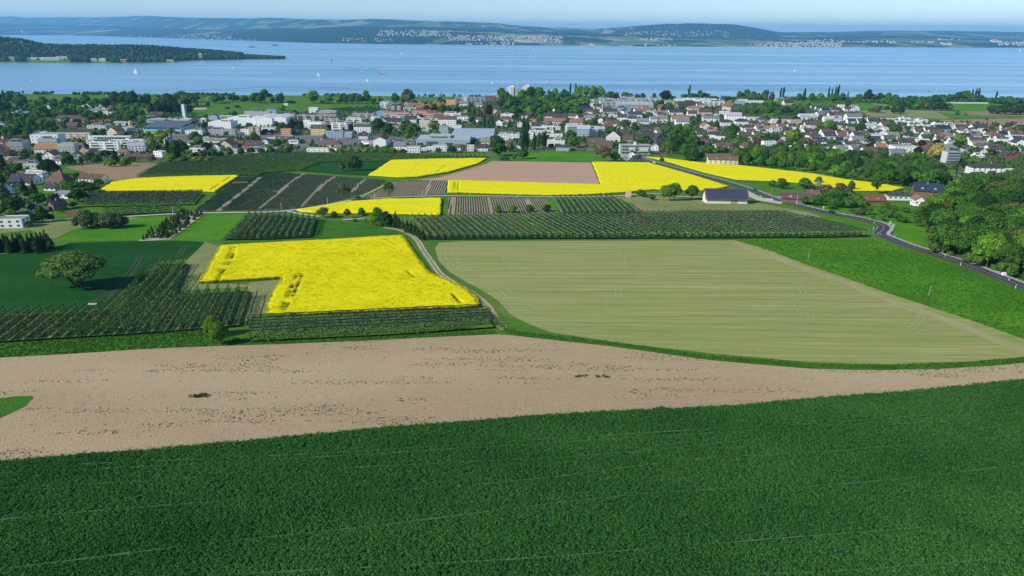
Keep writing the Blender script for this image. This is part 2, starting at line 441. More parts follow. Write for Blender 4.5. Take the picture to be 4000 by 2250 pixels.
# canopy: a crop with height, sides and a lumpy top, as one grid mesh cut along its outline
def canopy(name, pts, cell, height, rough, mat, tracks=(), seed=1, tw=0.5, nscale=1.0, world=False, dip=0.35, edge=0.35):
    poly = pts if world else wpoly(pts)
    a = np.array(poly); lo = a.min(0) - cell; hi = a.max(0) + cell
    nx = int((hi[0] - lo[0]) / cell) + 2; ny = int((hi[1] - lo[1]) / cell) + 2
    X, Y = np.meshgrid(lo[0] + np.arange(nx) * cell, lo[1] + np.arange(ny) * cell)
    X = X + (hash2(X * 7, Y * 3, seed) - 0.5) * cell * 0.5; Y = Y + (hash2(X * 5, Y * 9, seed + 4) - 0.5) * cell * 0.5
    wob = (fbm(X / 3.0, Y / 3.0, seed + 9, 3) - 0.5) * edge * 3
    ins = inside((X + wob).ravel(), (Y + wob).ravel(), poly).reshape(X.shape)
    g = (fbm(X / (1.6 * nscale), Y / (1.6 * nscale), seed, 3) - 0.5) * 2
    g2 = (fbm(X / 14.0, Y / 14.0, seed + 3, 3) - 0.5) * 2
    h = height * (1 + 0.06 * g2) + rough * g
    for t in tracks:
        w = [P(*q)[:2] for q in t[0]]; w = smooth_line(w, 5)
        depthf = t[1]
        dmin = np.full(X.shape, 1e9)
        for i in range(len(w) - 1):
            p = w[i]; d = w[i + 1] - w[i]; L2 = (d ** 2).sum() + 1e-9
            tt = np.clip(((X - p[0]) * d[0] + (Y - p[1]) * d[1]) / L2, 0, 1)
            dmin = np.minimum(dmin, np.hypot(X - p[0] - tt * d[0], Y - p[1] - tt * d[1]))
        brk = np.clip((fbm(X / 6.0, Y / 6.0, seed + 20, 2) - 0.33) * 4, 0, 1)
        h = h * (1 - depthf * brk * np.clip(1.6 - dmin / tw, 0, 1))
    fi = ins[:-1, :-1] & ins[:-1, 1:] & ins[1:, :-1] & ins[1:, 1:]
    core = np.zeros(ins.shape, bool)
    core[1:-1, 1:-1] = fi[:-1, :-1] & fi[:-1, 1:] & fi[1:, :-1] & fi[1:, 1:]
    z = ground_z(Y) + np.where(core, np.maximum(h, 0.12), 0.02)
    used = np.zeros(ins.shape, bool)
    used[:-1, :-1] |= fi; used[1:, :-1] |= fi; used[:-1, 1:] |= fi; used[1:, 1:] |= fi
    idx = np.full(ins.shape, -1); idx[used] = np.arange(used.sum())
    f = np.stack([idx[:-1, :-1][fi], idx[:-1, 1:][fi], idx[1:, 1:][fi], idx[1:, :-1][fi]], -1)
    v = np.stack([X[used], Y[used], z[used]], -1)
    me = mesh_np(name, v, f, [mat])
    at = me.attributes.new("crop_h", 'FLOAT', 'POINT')
    at.data.foreach_set("value", np.where(core, h / height, 0.0)[used].astype(np.float32))
    o = obj(name, me)
    return o

def rape_mat():
    m, nt, out = newmat("rape_blossom")
    at = N(nt, "ShaderNodeAttribute", attribute_name="crop_h")
    p = pos(nt)
    n1 = noise_node(nt, p, 2.2, 4, 0.75); n2 = noise_node(nt, mapping(nt, p, (0.25, 1, 1)), 0.12, 4, 0.6)
    y = ramp(nt, n1, [(0.30, (0.62, 0.56, 0.006)), (0.5, (0.86, 0.77, 0.004)), (0.7, (0.94, 0.86, 0.008))])
    y2 = ramp(nt, n2, [(0.3, (0.86, 0.90, 0.8)), (0.7, (1.05, 1.0, 1.0))])
    y3 = mix(nt, 1.0, y, y2, 'MULTIPLY')
    ma = N(nt, "ShaderNodeMapRange"); ma.inputs[1].default_value = 0.45; ma.inputs[2].default_value = 0.92
    nt.links.new(at.outputs["Fac"], ma.inputs[0])
    c = mix(nt, ma.outputs[0], (0.07, 0.115, 0.018), y3)
    bsdf(nt, out, c, 0.9, 0.05, noise_node(nt, p, 5.0, 3, 0.7), 0.15)
    return m
M['rape'] = rape_mat()

# -- lake
def water_mat():
    m, nt, out = newmat("lake_water")
    p = pos(nt)
    v = mapping(nt, p, (0.12, 1.0, 1.0), math.radians(4))
    b1 = noise_node(nt, v, 0.06, 6, 0.65); b2 = noise_node(nt, mapping(nt, p, (0.35, 1, 1)), 0.25, 4, 0.6)
    big = noise_node(nt, mapping(nt, p, (0.10, 1, 1), math.radians(3)), 0.0035, 6, 0.62)
    b = N(nt, "ShaderNodeBsdfPrincipled")
    c = ramp(nt, big, [(0.32, (0.13, 0.29, 0.42)), (0.5, (0.19, 0.37, 0.50)), (0.68, (0.25, 0.44, 0.55))])
    nt.links.new(c, b.inputs["Base Color"])
    rg = ramp(nt, big, [(0.38, (0.30,) * 3), (0.6, (0.20,) * 3)])
    nt.links.new(rg, b.inputs["Roughness"]); b.inputs["IOR"].default_value = 1.333
    mx = N(nt, "ShaderNodeMix", data_type='FLOAT'); mx.inputs[0].default_value = 0.4
    nt.links.new(b1, mx.inputs[2]); nt.links.new(b2, mx.inputs[3])
    bn = N(nt, "ShaderNodeBump"); bn.inputs["Distance"].default_value = 2.2; bn.inputs["Strength"].default_value = 0.2
    nt.links.new(mx.outputs[0], bn.inputs["Height"]); nt.links.new(bn.outputs[0], b.inputs["Normal"])
    nt.links.new(b.outputs[0], out.inputs[0]); return m
M['water'] = water_mat()
lx = np.linspace(-24000, 24000, 9); ly = np.array([1900, 3000, 6000, 12000, 24000.0])
X, Y = np.meshgrid(lx, ly)
structure(obj("lake_water", mesh_np("lake_water", np.stack([X, Y, X * 0], -1).reshape(-1, 3), grid_faces(9, 5), [M['water']])), "calm blue lake with wind streaks")

# -- outlines in photo points
F1_top = [(-500, 1850), (0, 1804), (300, 1779), (621, 1755), (930, 1727), (1242, 1697), (1550, 1668), (1863, 1645), (2000, 1633), (2300, 1613), (2550, 1600), (2575, 1592), (2620, 1599), (2854, 1587), (3242, 1552), (3553, 1530), (4000, 1484), (4600, 1420)]
F1 = F1_top + [(4700, 3000), (-900, 3000)]
soil_top = [(-500, 1420), (0, 1398), (272, 1383), (582, 1363), (854, 1352), (1100, 1345), (1413, 1332), (1800, 1312), (1941, 1307), (2000, 1311), (2388, 1354), (2776, 1408), (3165, 1441), (3475, 1446), (3786, 1435), (4000, 1418), (4600, 1370)]
field("soil_field", soil_top + F1_top[::-1], M['soil'], "wide bare harrowed soil field", dz=0.05)
field("soil_under_crop_field", F1, M['earth'], dz=0.03)
field("grass_wedge_field", [(-400, 1560), (0, 1557), (62, 1549), (125, 1548), (128, 1556), (95, 1590), (0, 1634), (-400, 1800)], M['verge'], dz=0.12)
mown = [(1713, 949), (1800, 943), (2200, 941), (2540, 940), (2873, 939), (3000, 975), (3165, 1040), (3300, 1085), (3475, 1148), (3786, 1249), (4000, 1325), (4500, 1500), (4500, 1350), (4300, 1375), (4000, 1395), (3786, 1413), (3475, 1424), (3165, 1416), (2776, 1381), (2466, 1346), (2155, 1300), (2078, 1272), (2000, 1234), (1944, 1174), (1884, 1135), (1820, 1101), (1756, 1063), (1713, 1020), (1700, 973)]
field("mown_field", mown, M['mown'], "pale mown hay field with fine swath lines", dz=0.08)
strip("headland_track", [(2860, 950), (2985, 990), (3145, 1052), (3290, 1105), (3455, 1167), (3750, 1272), (3950, 1350), (4150, 1420)], 6.0, M['headland'], 0.10, jitter=0.2)
M['tyremark'] = simple("flattened_grass", (0.31, 0.34, 0.135), 0.95)
for t in ([(1722, 958), (1722, 1010), (1775, 1058), (1850, 1098), (1930, 1140), (1985, 1190), (2050, 1240), (2160, 1290), (2400, 1330)], [(1740, 958), (1742, 1010), (1795, 1055), (1870, 1092), (1950, 1135), (2005, 1180), (2070, 1228), (2180, 1275), (2500, 1335)], [(1765, 960), (1770, 1005), (1825, 1050), (1900, 1086), (1980, 1128), (2035, 1172), (2110, 1218)], [(2405, 975), (2405, 985), (2425, 1010), (2428, 1050)], [(2418, 975), (2422, 990), (2443, 1012), (2446, 1050)],
          [(2430, 1050), (2460, 1030), (2500, 1018), (2530, 1012)], [(2446, 1050), (2440, 1062), (2490, 1080), (2480, 1095), (2400, 1100)],
          [(2420, 1098), (2405, 1130), (2407, 1160)], [(2438, 1098), (2425, 1130), (2425, 1160)], [(2368, 1170), (2372, 1200), (2410, 1212)],
          [(1968, 1000), (1970, 1018), (2000, 1042)], [(1984, 1000), (1986, 1018), (2015, 1042)],
          [(3040, 1085), (3090, 1100), (3120, 1130), (3128, 1150), (3100, 1180), (3120, 1220), (3160, 1235), (3130, 1260), (3030, 1290)],
          [(3060, 1080), (3110, 1095), (3140, 1130), (3145, 1150), (3120, 1180), (3140, 1215), (3180, 1235), (3150, 1262), (3050, 1292)],
          [(2850, 995), (2900, 1020), (2960, 1045)], [(3610, 1230), (3600, 1260), (3560, 1290)], [(3590, 1228), (3578, 1258), (3540, 1285)], [(2960, 1375), (2975, 1350), (3010, 1345)]):
    strip("tyre_track", t, 0.45, M['tyremark'], 0.115, jitter=0.5)
field("meadow_field", [(2880, 938), (3400, 938), (3440, 935), (3500, 960), (3560, 985), (3700, 1030), (3850, 1085), (4010, 1145), (4600, 1380), (4500, 1500), (4000, 1324), (3786, 1248), (3475, 1147), (3300, 1084), (3165, 1039), (3000, 974)], M['meadow'], "bright green meadow right of the mown field", dz=0.09)
strip("field_verge", [(1900, 1200), (1935, 1265), (2010, 1300), (2155, 1318), (2388, 1344), (2776, 1397), (3165, 1430), (3475, 1436), (3786, 1425), (4000, 1408), (4500, 1370)], 3.4, M['verge'], 0.14, jitter=0.1)
field("left_verge_field", [(-500, 1345), (31, 1330), (493, 1308), (796, 1285), (975, 1335), (1413, 1318), (1930, 1290), (1941, 1306), (1413, 1331), (854, 1351), (582, 1362), (272, 1382), (0, 1397), (-500, 1419)], M['verge'], dz=0.10)
# wheat left
wheat_l = [(-500, 1010), (0, 994), (217, 970), (272, 949), (500, 942), (738, 941), (775, 950), (735, 1010), (604, 1020), (400, 1205), (0, 1228), (-500, 1260)]
field("wheat_field", [(-500, 1010), (0, 994), (217, 970), (272, 949), (500, 942), (738, 941), (800, 948), (735, 1012), (604, 1022), (402, 1207), (0, 1230), (-500, 1262)], M['wheat'], "dark green young wheat under the spreading willow", dz=0.10)
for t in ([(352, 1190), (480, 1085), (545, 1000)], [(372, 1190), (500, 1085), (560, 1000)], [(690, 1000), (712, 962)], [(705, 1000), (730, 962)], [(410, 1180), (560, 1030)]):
    strip("wheel_track", t, 0.7, simple("dark_soil_track", (0.05, 0.06, 0.03), 0.95), 0.13, jitter=0.4)  # dark olive-brown wheel tracks through the wheat
field("tuft_earth_patch", [(345, 1185), (380, 1185), (375, 1192), (340, 1192)], M['track'], dz=0.14)
# meadows left
field("meadow_strip_field", [(217, 936), (280, 899), (543, 852), (675, 841), (700, 848), (555, 938), (300, 946)], M['meadow'], dz=0.11)
field("meadow_middle_field", [(660, 939), (800, 840), (940, 834), (965, 838), (870, 938), (780, 944)], M['meadow'], dz=0.11)
field("dry_grass_field", [(-400, 905), (0, 912), (0, 900), (147, 868), (303, 857), (500, 850), (545, 852), (510, 870), (310, 893), (280, 900), (217, 934), (180, 925), (120, 900), (0, 912)][1:], M['dry'], dz=0.10)
field("nursery_soil_field", [(540, 942), (600, 905), (679, 850), (700, 838), (803, 838), (780, 850), (665, 935), (600, 940)], M['track'], dz=0.13)
field("farm_track_field", [(735, 1010), (770, 955), (800, 945), (862, 965), (776, 1109), (970, 1112), (968, 1122), (700, 1138), (690, 1120)], M['dry'], dz=0.095)
field("middle_meadow_field", [(1235, 848), (1262, 858), (1350, 870), (1480, 885), (1550, 900), (1572, 922), (1366, 938), (1133, 948), (900, 962), (870, 950), (1210, 935)], M['verge'], dz=0.10)
field("hedge_side_field", [(1097, 1092), (1060, 1150), (1041, 1225), (985, 1240), (935, 1275), (968, 1120), (975, 1104)], M['dry'], dz=0.10)
field("sand_patch_field", [(1080, 945), (1120, 942), (1260, 940), (1262, 944), (1100, 950)], M['track'], dz=0.12)

# -- ridged row crops: each row a raised, leafy strip standing on bare soil
def ridge_field(name, pts, d0, spacing, width, h, soil, rowmat, tracks=(), skip=0.0, label=None, gap=1.1):
    poly = wpoly(pts)
    field(name, poly, soil, label, world=True)
    base = 0.06 + LAYER[0]
    a = P(*d0[0])[:2]; b = P(*d0[1])[:2]; d = (b - a) / np.hypot(*(b - a)); nrm = np.array([-d[1], d[0]])
    arr = np.array(poly); s = (arr - a) @ nrm; t = (arr - a) @ d
    tr = []
    for q in tracks:
        w = np.array([P(*k)[:2] for k in q]); tr.append(w)
    V = []; F = []
    for k in np.arange(math.floor(s.min() / spacing), math.ceil(s.max() / spacing) + 1):
        o0 = k * spacing
        tt = np.arange(t.min(), t.max(), 3.0)
        px = a[0] + d[0] * tt + nrm[0] * o0; py = a[1] + d[1] * tt + nrm[1] * o0
        ok = inside(px, py, poly)
        ok &= (fbm(px / 22.0, py / 22.0, 31, 3) > skip)
        for w in tr:
            for i in range(len(w) - 1):
                p = w[i]; e = w[i + 1] - w[i]; L2 = (e ** 2).sum()
                u = np.clip(((px - p[0]) * e[0] + (py - p[1]) * e[1]) / L2, 0, 1)
                dd = np.hypot(px - p[0] - u * e[0], py - p[1] - u * e[1]); ok &= dd > gap
        hh = h * (0.7 + 0.6 * vnoise(px * 0.6, py * 0.6, 3)); ww = width * (0.8 + 0.4 * vnoise(px * 0.5, py * 0.5, 8))
        z = ground_z(py) + base + 0.01
        for i in range(len(tt) - 1):
            if not (ok[i] and ok[i + 1]): continue
            b0 = len(V)
            for j in (i, i + 1):
                V.append((px[j] - nrm[0] * ww[j] / 2, py[j] - nrm[1] * ww[j] / 2, z[j]))
                V.append((px[j], py[j], z[j] + hh[j]))
                V.append((px[j] + nrm[0] * ww[j] / 2, py[j] + nrm[1] * ww[j] / 2, z[j]))
            F += [(b0, b0 + 3, b0 + 4, b0 + 1), (b0 + 1, b0 + 4, b0 + 5, b0 + 2)]
    o = obj("crop_rows", mesh_np("crop_rows", V, F, [rowmat]))
    stuff(o, "low leafy crop rows running up the ridged field", "crop rows")
    return o
M['rowgreen'] = ground_mat("row_crop_leaves", [(0.3, (0.018, 0.05, 0.022)), (0.5, (0.035, 0.085, 0.035)), (0.7, (0.06, 0.12, 0.045))], 0.05, 1.5)
M['rowsoil'] = ground_mat("ridged_soil", [(0.3, (0.13, 0.095, 0.075)), (0.6, (0.22, 0.165, 0.12)), (0.8, (0.34, 0.26, 0.17))], 0.03, 0.5)
M['palesoil'] = ground_mat("pale_ridged_soil", [(0.3, (0.30, 0.22, 0.16)), (0.6, (0.38, 0.29, 0.20))], 0.05, 0.8)
trk = [[(1016, 693), (960, 740), (900, 786), (850, 826)], [(1187, 680), (1140, 708), (1075, 765), (1012, 816)], [(1308, 690), (1270, 715), (1228, 755), (1182, 806)], [(1428, 701), (1400, 722), (1375, 752)]]
ridge_field("plum_field", [(749, 829), (846, 757), (939, 693), (1000, 690), (1075, 673), (1187, 680), (1319, 690), (1509, 704), (1475, 730), (1420, 755), (1366, 771), (1273, 796), (1152, 815), (1010, 822), (900, 824)],
            [(1012, 816), (1120, 730)], 1.5, 1.15, 0.45, M['rowsoil'], M['rowgreen'], trk, skip=0.22, label="ridged dark field crossed by tan wheel tracks")
for t in trk:
    w = [P(*q)[:2] for q in t]
    for off in (-0.95, 0.95):
        strip("wheel_track", w, 0.75, M['track'], 0.06 + LAYER[0] + 0.02, world=True, off=off, jitter=0.1)
ridge_field("brown_row_field", [(1541, 716), (1669, 706), (1746, 708), (1741, 758), (1660, 762), (1537, 765), (1450, 770), (1440, 764), (1490, 740)],
            [(1560, 762), (1600, 712)], 1.7, 0.75, 0.3, M['palesoil'], M['rowgreen'], [[(1662, 760), (1683, 708)]], label="striped brown row field behind the track")
ridge_field("striped_field", [(1752, 772), (1900, 772), (2130, 778), (2169, 833), (1950, 839), (1750, 840)],
            [(1850, 840), (1846, 772)], 1.6, 0.8, 0.35, M['palesoil'], M['rowgreen'], [[(1908, 772), (1924, 842)], [(2058, 776), (2080, 838)], [(1770, 772), (1768, 840)]], label="striped row field with four round bushes")
field("grass_lane_field", [(2132, 776), (2157, 768), (2195, 833), (2172, 836)], M['meadow'])

field("beige_soil_field", [(1920, 629), (2308, 635), (2342, 722), (2200, 719), (1800, 707), (1620, 703), (1715, 693), (1832, 662), (1900, 640)], M['soil2'], "smooth pinkish bare field", dz=0.14)
field("wheat_patch_field", [(1265, 633), (1521, 630), (1475, 658), (1432, 687), (1300, 680), (1172, 670)], M['wheat'], dz=0.14)
field("earth_field", [(252, 652), (400, 640), (621, 637), (580, 665), (532, 697), (446, 706), (400, 690), (340, 676)], M['earth'], dz=0.14)
field("mid_meadow_field", [(2012, 629), (2066, 594), (2200, 590), (2317, 604), (2331, 633)], M['meadow'], dz=0.12)
field("barn_lawn_field", [(2400, 770), (2560, 762), (2700, 782), (2900, 785), (3000, 800), (3150, 828), (3210, 848), (3100, 850), (3046, 826), (2800, 826), (2540, 832), (2470, 800)], M['dry'], dz=0.12)
field("bare_triangle_field", [(2460, 795), (2490, 795), (2545, 830), (2500, 828)], M['earth'], dz=0.15)
field("road_meadow_field", [(3060, 828), (3300, 862), (3400, 890), (3395, 930), (3440, 945), (3560, 990), (3420, 935), (3200, 860)], M['meadow'], dz=0.11)
field("orchard_meadow_field", [(3100, 800), (3300, 800), (3560, 830), (3620, 900), (3610, 975), (3520, 940), (3470, 890), (3400, 855), (3250, 828)], M['meadow'], dz=0.12)
# fields by the lake
field("lakeside_field", A4(650, [(0, 590), (200, 560), (600, 560), (620, 470), (900, 400), (1800, 400), (2536, 380), (2536, 500), (1500, 520), (900, 520), (480, 590)]), M['grass'], dz=0.3)
field("lakeside_wheat_field", A4(1300, [(0, 490), (690, 482), (650, 430), (0, 440)]), M['wheat'], dz=0.35)
field("sand_court_field", A4(650, [(395, 445), (560, 440), (580, 462), (400, 470)]), M['gravel'], dz=0.5)
for k, pg in enumerate(([(940, 655), (1160, 655), (1170, 690), (935, 695)], [(1250, 620), (1690, 600), (1690, 625), (1250, 640)], [(1010, 690), (1200, 690), (1210, 715), (1000, 715)])):
    field("clay_court_field", A4(0, pg), M['clay'], dz=0.5 + k * .01)
field("right_green_field", A4(3300, [(110, 362), (600, 395), (650, 420), (560, 465), (210, 452)]), M['meadow'], dz=0.4)
field("far_green_field", A4(3300, [(1490, 388), (2090, 395), (2020, 482), (1500, 482)]), M['meadow'], dz=0.4)
field("olive_field", A4(3300, [(150, 480), (700, 470), (1300, 480), (2000, 540), (1400, 600), (500, 560)]), M['dry'], dz=0.38)
field("green_strip_field", A4(3300, [(1300, 500), (1700, 520), (2536, 600), (1500, 590)]), M['grass'], dz=0.42)
field("tan_field", A4(3300, [(1300, 612), (2800, 585), (2800, 750), (2100, 770), (1700, 700), (1500, 660)]), M['earth'], dz=0.40)
field("tan_upper_field", A4(3300, [(1620, 500), (2100, 490), (2800, 540), (2800, 570), (2000, 545)]), M['earth'], dz=0.44)
field("tan_left_field", A4(3300, [(150, 500), (500, 540), (700, 570), (300, 570)]), M['earth'], dz=0.44)
strip("field_lane", A4(3300, [(1500, 520), (1900, 550), (2300, 585)]), 4, M['gravel'], 0.5)
strip("field_lane", A4(3300, [(-700, 355), (100, 360), (500, 395), (850, 470), (1500, 490), (2100, 485)]), 5, M['gravel'], 0.55)
# town ground
field("town_ground", [(-600, 470), (0, 440), (300, 452), (560, 458), (700, 468), (1000, 455), (1350, 440), (1480, 412), (1700, 395), (2600, 395), (3000, 405), (3320, 425), (3400, 460), (3800, 475), (3950, 500), (4700, 520), (4700, 800), (3900, 690), (3500, 650), (3100, 640), (2800, 610), (2520, 612), (2400, 596), (2060, 585), (1900, 598), (1600, 596), (1350, 592), (1010, 598), (816, 612), (650, 630), (400, 632), (250, 648), (150, 700), (100, 840), (-300, 880)], M['town'], dz=0.05, step=30)
for nm, c, pg in (("paved_ground", 650, [(560, 740), (640, 720), (1700, 820), (2536, 840), (2536, 960), (1900, 1010), (1500, 880), (900, 860), (640, 800)]),
                  ("paved_ground", 1300, [(0, 850), (400, 870), (760, 850), (1190, 860), (1190, 980), (860, 960), (700, 1000), (420, 960), (0, 980)]),
                  ("paved_ground", 650, [(380, 590), (560, 590), (600, 720), (480, 760), (420, 680)]),
                  ("paved_ground", 0, [(1870, 640), (2010, 620), (2020, 800), (1980, 860), (1880, 820)]),
                  ("paved_ground", 0, [(700, 520), (900, 500), (1100, 520), (1000, 560), (780, 600)]),
                  ("paved_ground", 3300, [(1930, 1150), (2200, 1160), (2500, 1200), (2300, 1230), (2000, 1200)]),
                  ("paved_ground", 2600, [(1330, 610), (1480, 620), (1500, 670), (1350, 660)])):
    field(nm, A4(c, pg), M['paving'], dz=0.25 + rnd.random() * 0.1)
def street(c, pts, w=6): strip("town_street", A4(c, pts), w, M['paving'], 0.42 + rnd.random() * .05)
street(1950, [(-300, 740), (100, 740), (560, 735), (900, 850), (1250, 1000), (1300, 1060)], 8)
street(0, [(400, 780), (400, 640), (440, 560), (500, 500)], 7)
street(0, [(2000, 860), (1900, 920), (2100, 1000), (2500, 960)], 7)
street(3300, [(-100, 930), (400, 960), (900, 1010), (1400, 920), (2000, 900), (2600, 980)], 5)
street(3300, [(-200, 760), (300, 800), (900, 820), (1500, 830), (2100, 800), (2600, 800)], 5)
street(2600, [(1000, 960), (1400, 880), (1800, 820), (2100, 830), (2500, 900)], 5)
street(2600, [(-200, 580), (400, 640), (900, 620), (1400, 650), (1900, 720), (2500, 740)], 6)
street(1950, [(1250, 1010), (1350, 900), (1500, 780), (1750, 700), (2100, 680), (2500, 660)], 6)
street(3300, [(1400, 1240), (1900, 1180), (2536, 1240)], 5)

# -- tracks and road
trackpts = [(-300, 900), (0, 885), (194, 864), (303, 857), (485, 848), (699, 836), (900, 832), (1000, 831), (1133, 824), (1288, 800), (1385, 781), (1482, 774), (1676, 767), (1900, 767), (2149, 770), (2402, 767), (2538, 757), (2640, 768), (2740, 772)]
strip("farm_track", trackpts, 3.6, M['gravel'], 0.34, jitter=0.08)
strip("farm_track", [(1385, 779), (1440, 755), (1494, 728), (1537, 716), (1618, 703), (1715, 690), (1832, 660), (1895, 638)], 2.6, M['dry'], 0.33)
for off in (-0.8, 0.8):
    strip("wheel_track", [P(*q)[:2] for q in [(1395, 779), (1440, 757), (1494, 730), (1537, 717)]], 0.6, M['gravel'], 0.36, world=True, off=off)
strip("farm_track", [(1125, 828), (1180, 838), (1249, 848)], 3.0, M['gravel'], 0.35)
strip("dirt_lane", [(1339, 861), (1380, 857), (1425, 855)], 4.0, M['track'], 0.33)
strip("dirt_lane", [(1502, 889), (1560, 899), (1600, 915), (1630, 940), (1655, 980), (1690, 1030), (1722, 1072), (1780, 1110), (1850, 1150), (1905, 1200), (1935, 1250), (1975, 1290)], 3.4, M['dry'], 0.16, jitter=0.15)
for off in (-0.85, 0.85):
    strip("wheel_track", [P(*q)[:2] for q in [(1502, 889), (1560, 899), (1600, 915), (1630, 940), (1655, 980), (1690, 1030), (1722, 1072), (1775, 1108)]], 0.8, M['track'], 0.18, world=True, off=off, jitter=0.3)
strip("wheel_track", [P(*q)[:2] for q in [(1880, 1165), (1915, 1200), (1940, 1240)]], 0.6, M['track'], 0.19, world=True, jitter=0.3)
road = [(2420, 560), (2450, 590), (2505, 619), (2560, 637), (2650, 662), (2716, 681), (2833, 712), (2934, 744), (3008, 772), (3085, 795), (3182, 820), (3279, 841), (3340, 852), (3388, 863), (3424, 873), (3448, 884), (3452, 893), (3447, 901), (3438, 909), (3440, 920), (3466, 931), (3543, 961), (3621, 985), (3699, 1010), (3776, 1036), (3854, 1067), (3932, 1097), (4000, 1125), (4150, 1185), (4500, 1330)]
rw = [P(*q)[:2] for q in road]
strip("road", rw, 6.4, M['asphalt'], 0.40, world=True, n=8)
strip("road_line", rw, 0.12, M['white'], 0.44, world=True, n=8)
strip("road_line", rw, 0.12, M['white'], 0.44, world=True, n=8, off=3.05)
strip("road_line", rw, 0.12, M['white'], 0.44, world=True, n=8, off=-3.05)
strip("pavement", rw, 1.7, M['plain'], 0.50, world=True, n=8, off=-4.15)
field("forecourt_ground", [(2900, 735), (2975, 775), (3060, 792), (3050, 800), (2960, 785), (2905, 762)], M['gravel'], dz=0.36)
strip("side_road", [(2995, 772), (3040, 772), (3090, 766)], 4.0, M['plain'], 0.38)
field("gravel_layby_ground", [(3790, 1040), (3870, 1055), (3950, 1072), (3962, 1085), (3940, 1092), (3880, 1075)], M['gravel'], dz=0.36)

# -- rape fields
def rape(pts, cell, h, rough, tracks=(), seed=1, label="", tw=0.5, ns=1.0):
    o = canopy("rape_field", pts, cell, h, rough, M['rape'], tracks, seed, tw, ns)
    o["kind"] = "structure"; o["label"] = label
    return o
big = [(862, 967), (900, 964), (1133, 951), (1366, 939), (1482, 930), (1571, 926), (1599, 961), (1626, 1004), (1649, 1035), (1680, 1074), (1754, 1105), (1812, 1132), (1847, 1159), (1867, 1178), (1873, 1203), (1850, 1207), (1542, 1219), (1264, 1232), (1041, 1240), (1041, 1205), (1071, 1142), (1097, 1106), (1095, 1092), (900, 1104), (776, 1112), (800, 1076)]
rape(big, 0.6, 1.35, 0.17, [([(1480, 935), (1535, 955), (1545, 980)], 0.5), ([(925, 970), (905, 1020), (890, 1050), (868, 1075), (850, 1108)], 0.7), ([(908, 968), (895, 1010), (878, 1045), (855, 1070)], 0.5),
     ([(1140, 1072), (1180, 1085), (1165, 1120), (1150, 1155), (1130, 1195), (1110, 1222)], 0.8), ([(1160, 1085), (1150, 1115), (1128, 1160), (1105, 1215)], 0.6), ([(1760, 1148), (1780, 1175), (1800, 1195)], 0.7), ([(1590, 1070), (1625, 1095)], 0.5), ([(1670, 1130), (1720, 1122)], 0.5)],
     3, "large bright yellow rape field in the middle", tw=0.55)
rape([(1148, 826), (1190, 820), (1249, 811), (1366, 791), (1521, 781), (1731, 778), (1729, 846), (1583, 843), (1400, 840), (1234, 838), (1170, 834)], 0.8, 1.3, 0.28, seed=5, label="narrow yellow rape strip behind the copse")
rape([(1746, 708), (1800, 708), (2000, 714), (2200, 720), (2341, 724), (2330, 690), (2308, 636), (2400, 636), (2537, 638), (2600, 656), (2716, 689), (2800, 716), (2852, 732), (2775, 748), (2658, 748), (2560, 744), (2460, 754), (2305, 763), (2149, 767), (1950, 762), (1800, 757), (1742, 757)], 0.9, 1.3, 0.26, [([(1778, 712), (1775, 752)], 0.5), ([(1790, 712), (1788, 752)], 0.5)], seed=7, label="long yellow rape field wrapping the bare soil")
rape([(1525, 628), (1700, 623), (1895, 620), (1905, 621), (1870, 643), (1754, 676), (1638, 694), (1560, 697), (1432, 689), (1470, 665)], 0.9, 1.3, 0.25, [([(1740, 650), (1700, 680)], 0.5), ([(1640, 640), (1590, 690)], 0.3)], seed=9, label="yellow rape field below the hillside orchard")
rape([(378, 751), (439, 713), (543, 700), (660, 693), (932, 688), (938, 692), (846, 754), (582, 750)], 0.9, 1.3, 0.25, [([(905, 692), (820, 750)], 0.6)], seed=11, label="yellow rape field left of the ridged dark field")
rape([(2510, 614), (2600, 620), (2766, 641), (2903, 650), (3014, 663), (3180, 682), (3300, 704), (3440, 722), (3540, 738), (3493, 750), (3338, 750), (3221, 730), (3066, 714), (2872, 706), (2755, 680), (2600, 634)], 1.0, 1.3, 0.25, [([(2620, 640), (2900, 672), (3200, 700)], 0.3)], seed=13, label="long yellow rape strip beyond the road")
field("town_rape_field", A4(2600, [(1120, 380), (1400, 400), (1400, 412), (1110, 420)]), M['rape'], dz=0.5)

# -- plants drawn as many small instanced tufts (uncountable crops)
def tuft_mesh(name, n, r, h, leaf, mats, flower=0, seed=0, fsize=0.09):
    g = np.random.default_rng(seed); V = []; F = []; MI = []
    for i in range(n + flower):
        fl = i >= n
        a = g.uniform(0, 6.28); rr = r * math.sqrt(g.uniform(0, 1)); z = h * (g.uniform(0.82, 1.08) if fl else g.uniform(0.25, 0.95))
        c = np.array([rr * math.cos(a), rr * math.sin(a), z]); s = (fsize if fl else leaf) * g.uniform(0.7, 1.3)
        nn = np.array([math.cos(a) * 0.6, math.sin(a) * 0.6, 1.0]) + g.normal(0, 0.5, 3); nn /= np.linalg.norm(nn)
        u = np.cross(nn, g.normal(0, 1, 3)); u /= np.linalg.norm(u); w = np.cross(nn, u)
        b = len(V)
        V += [c - u * s - w * s * .5, c + u * s * 0.2 - w * s * .8, c + u * s + w * s * .4, c - u * s * .3 + w * s * .8]
        F.append((b, b + 1, b + 2, b + 3)); MI.append(1 if fl else 0)
    return mesh_np(name, V, F, mats, midx=MI)

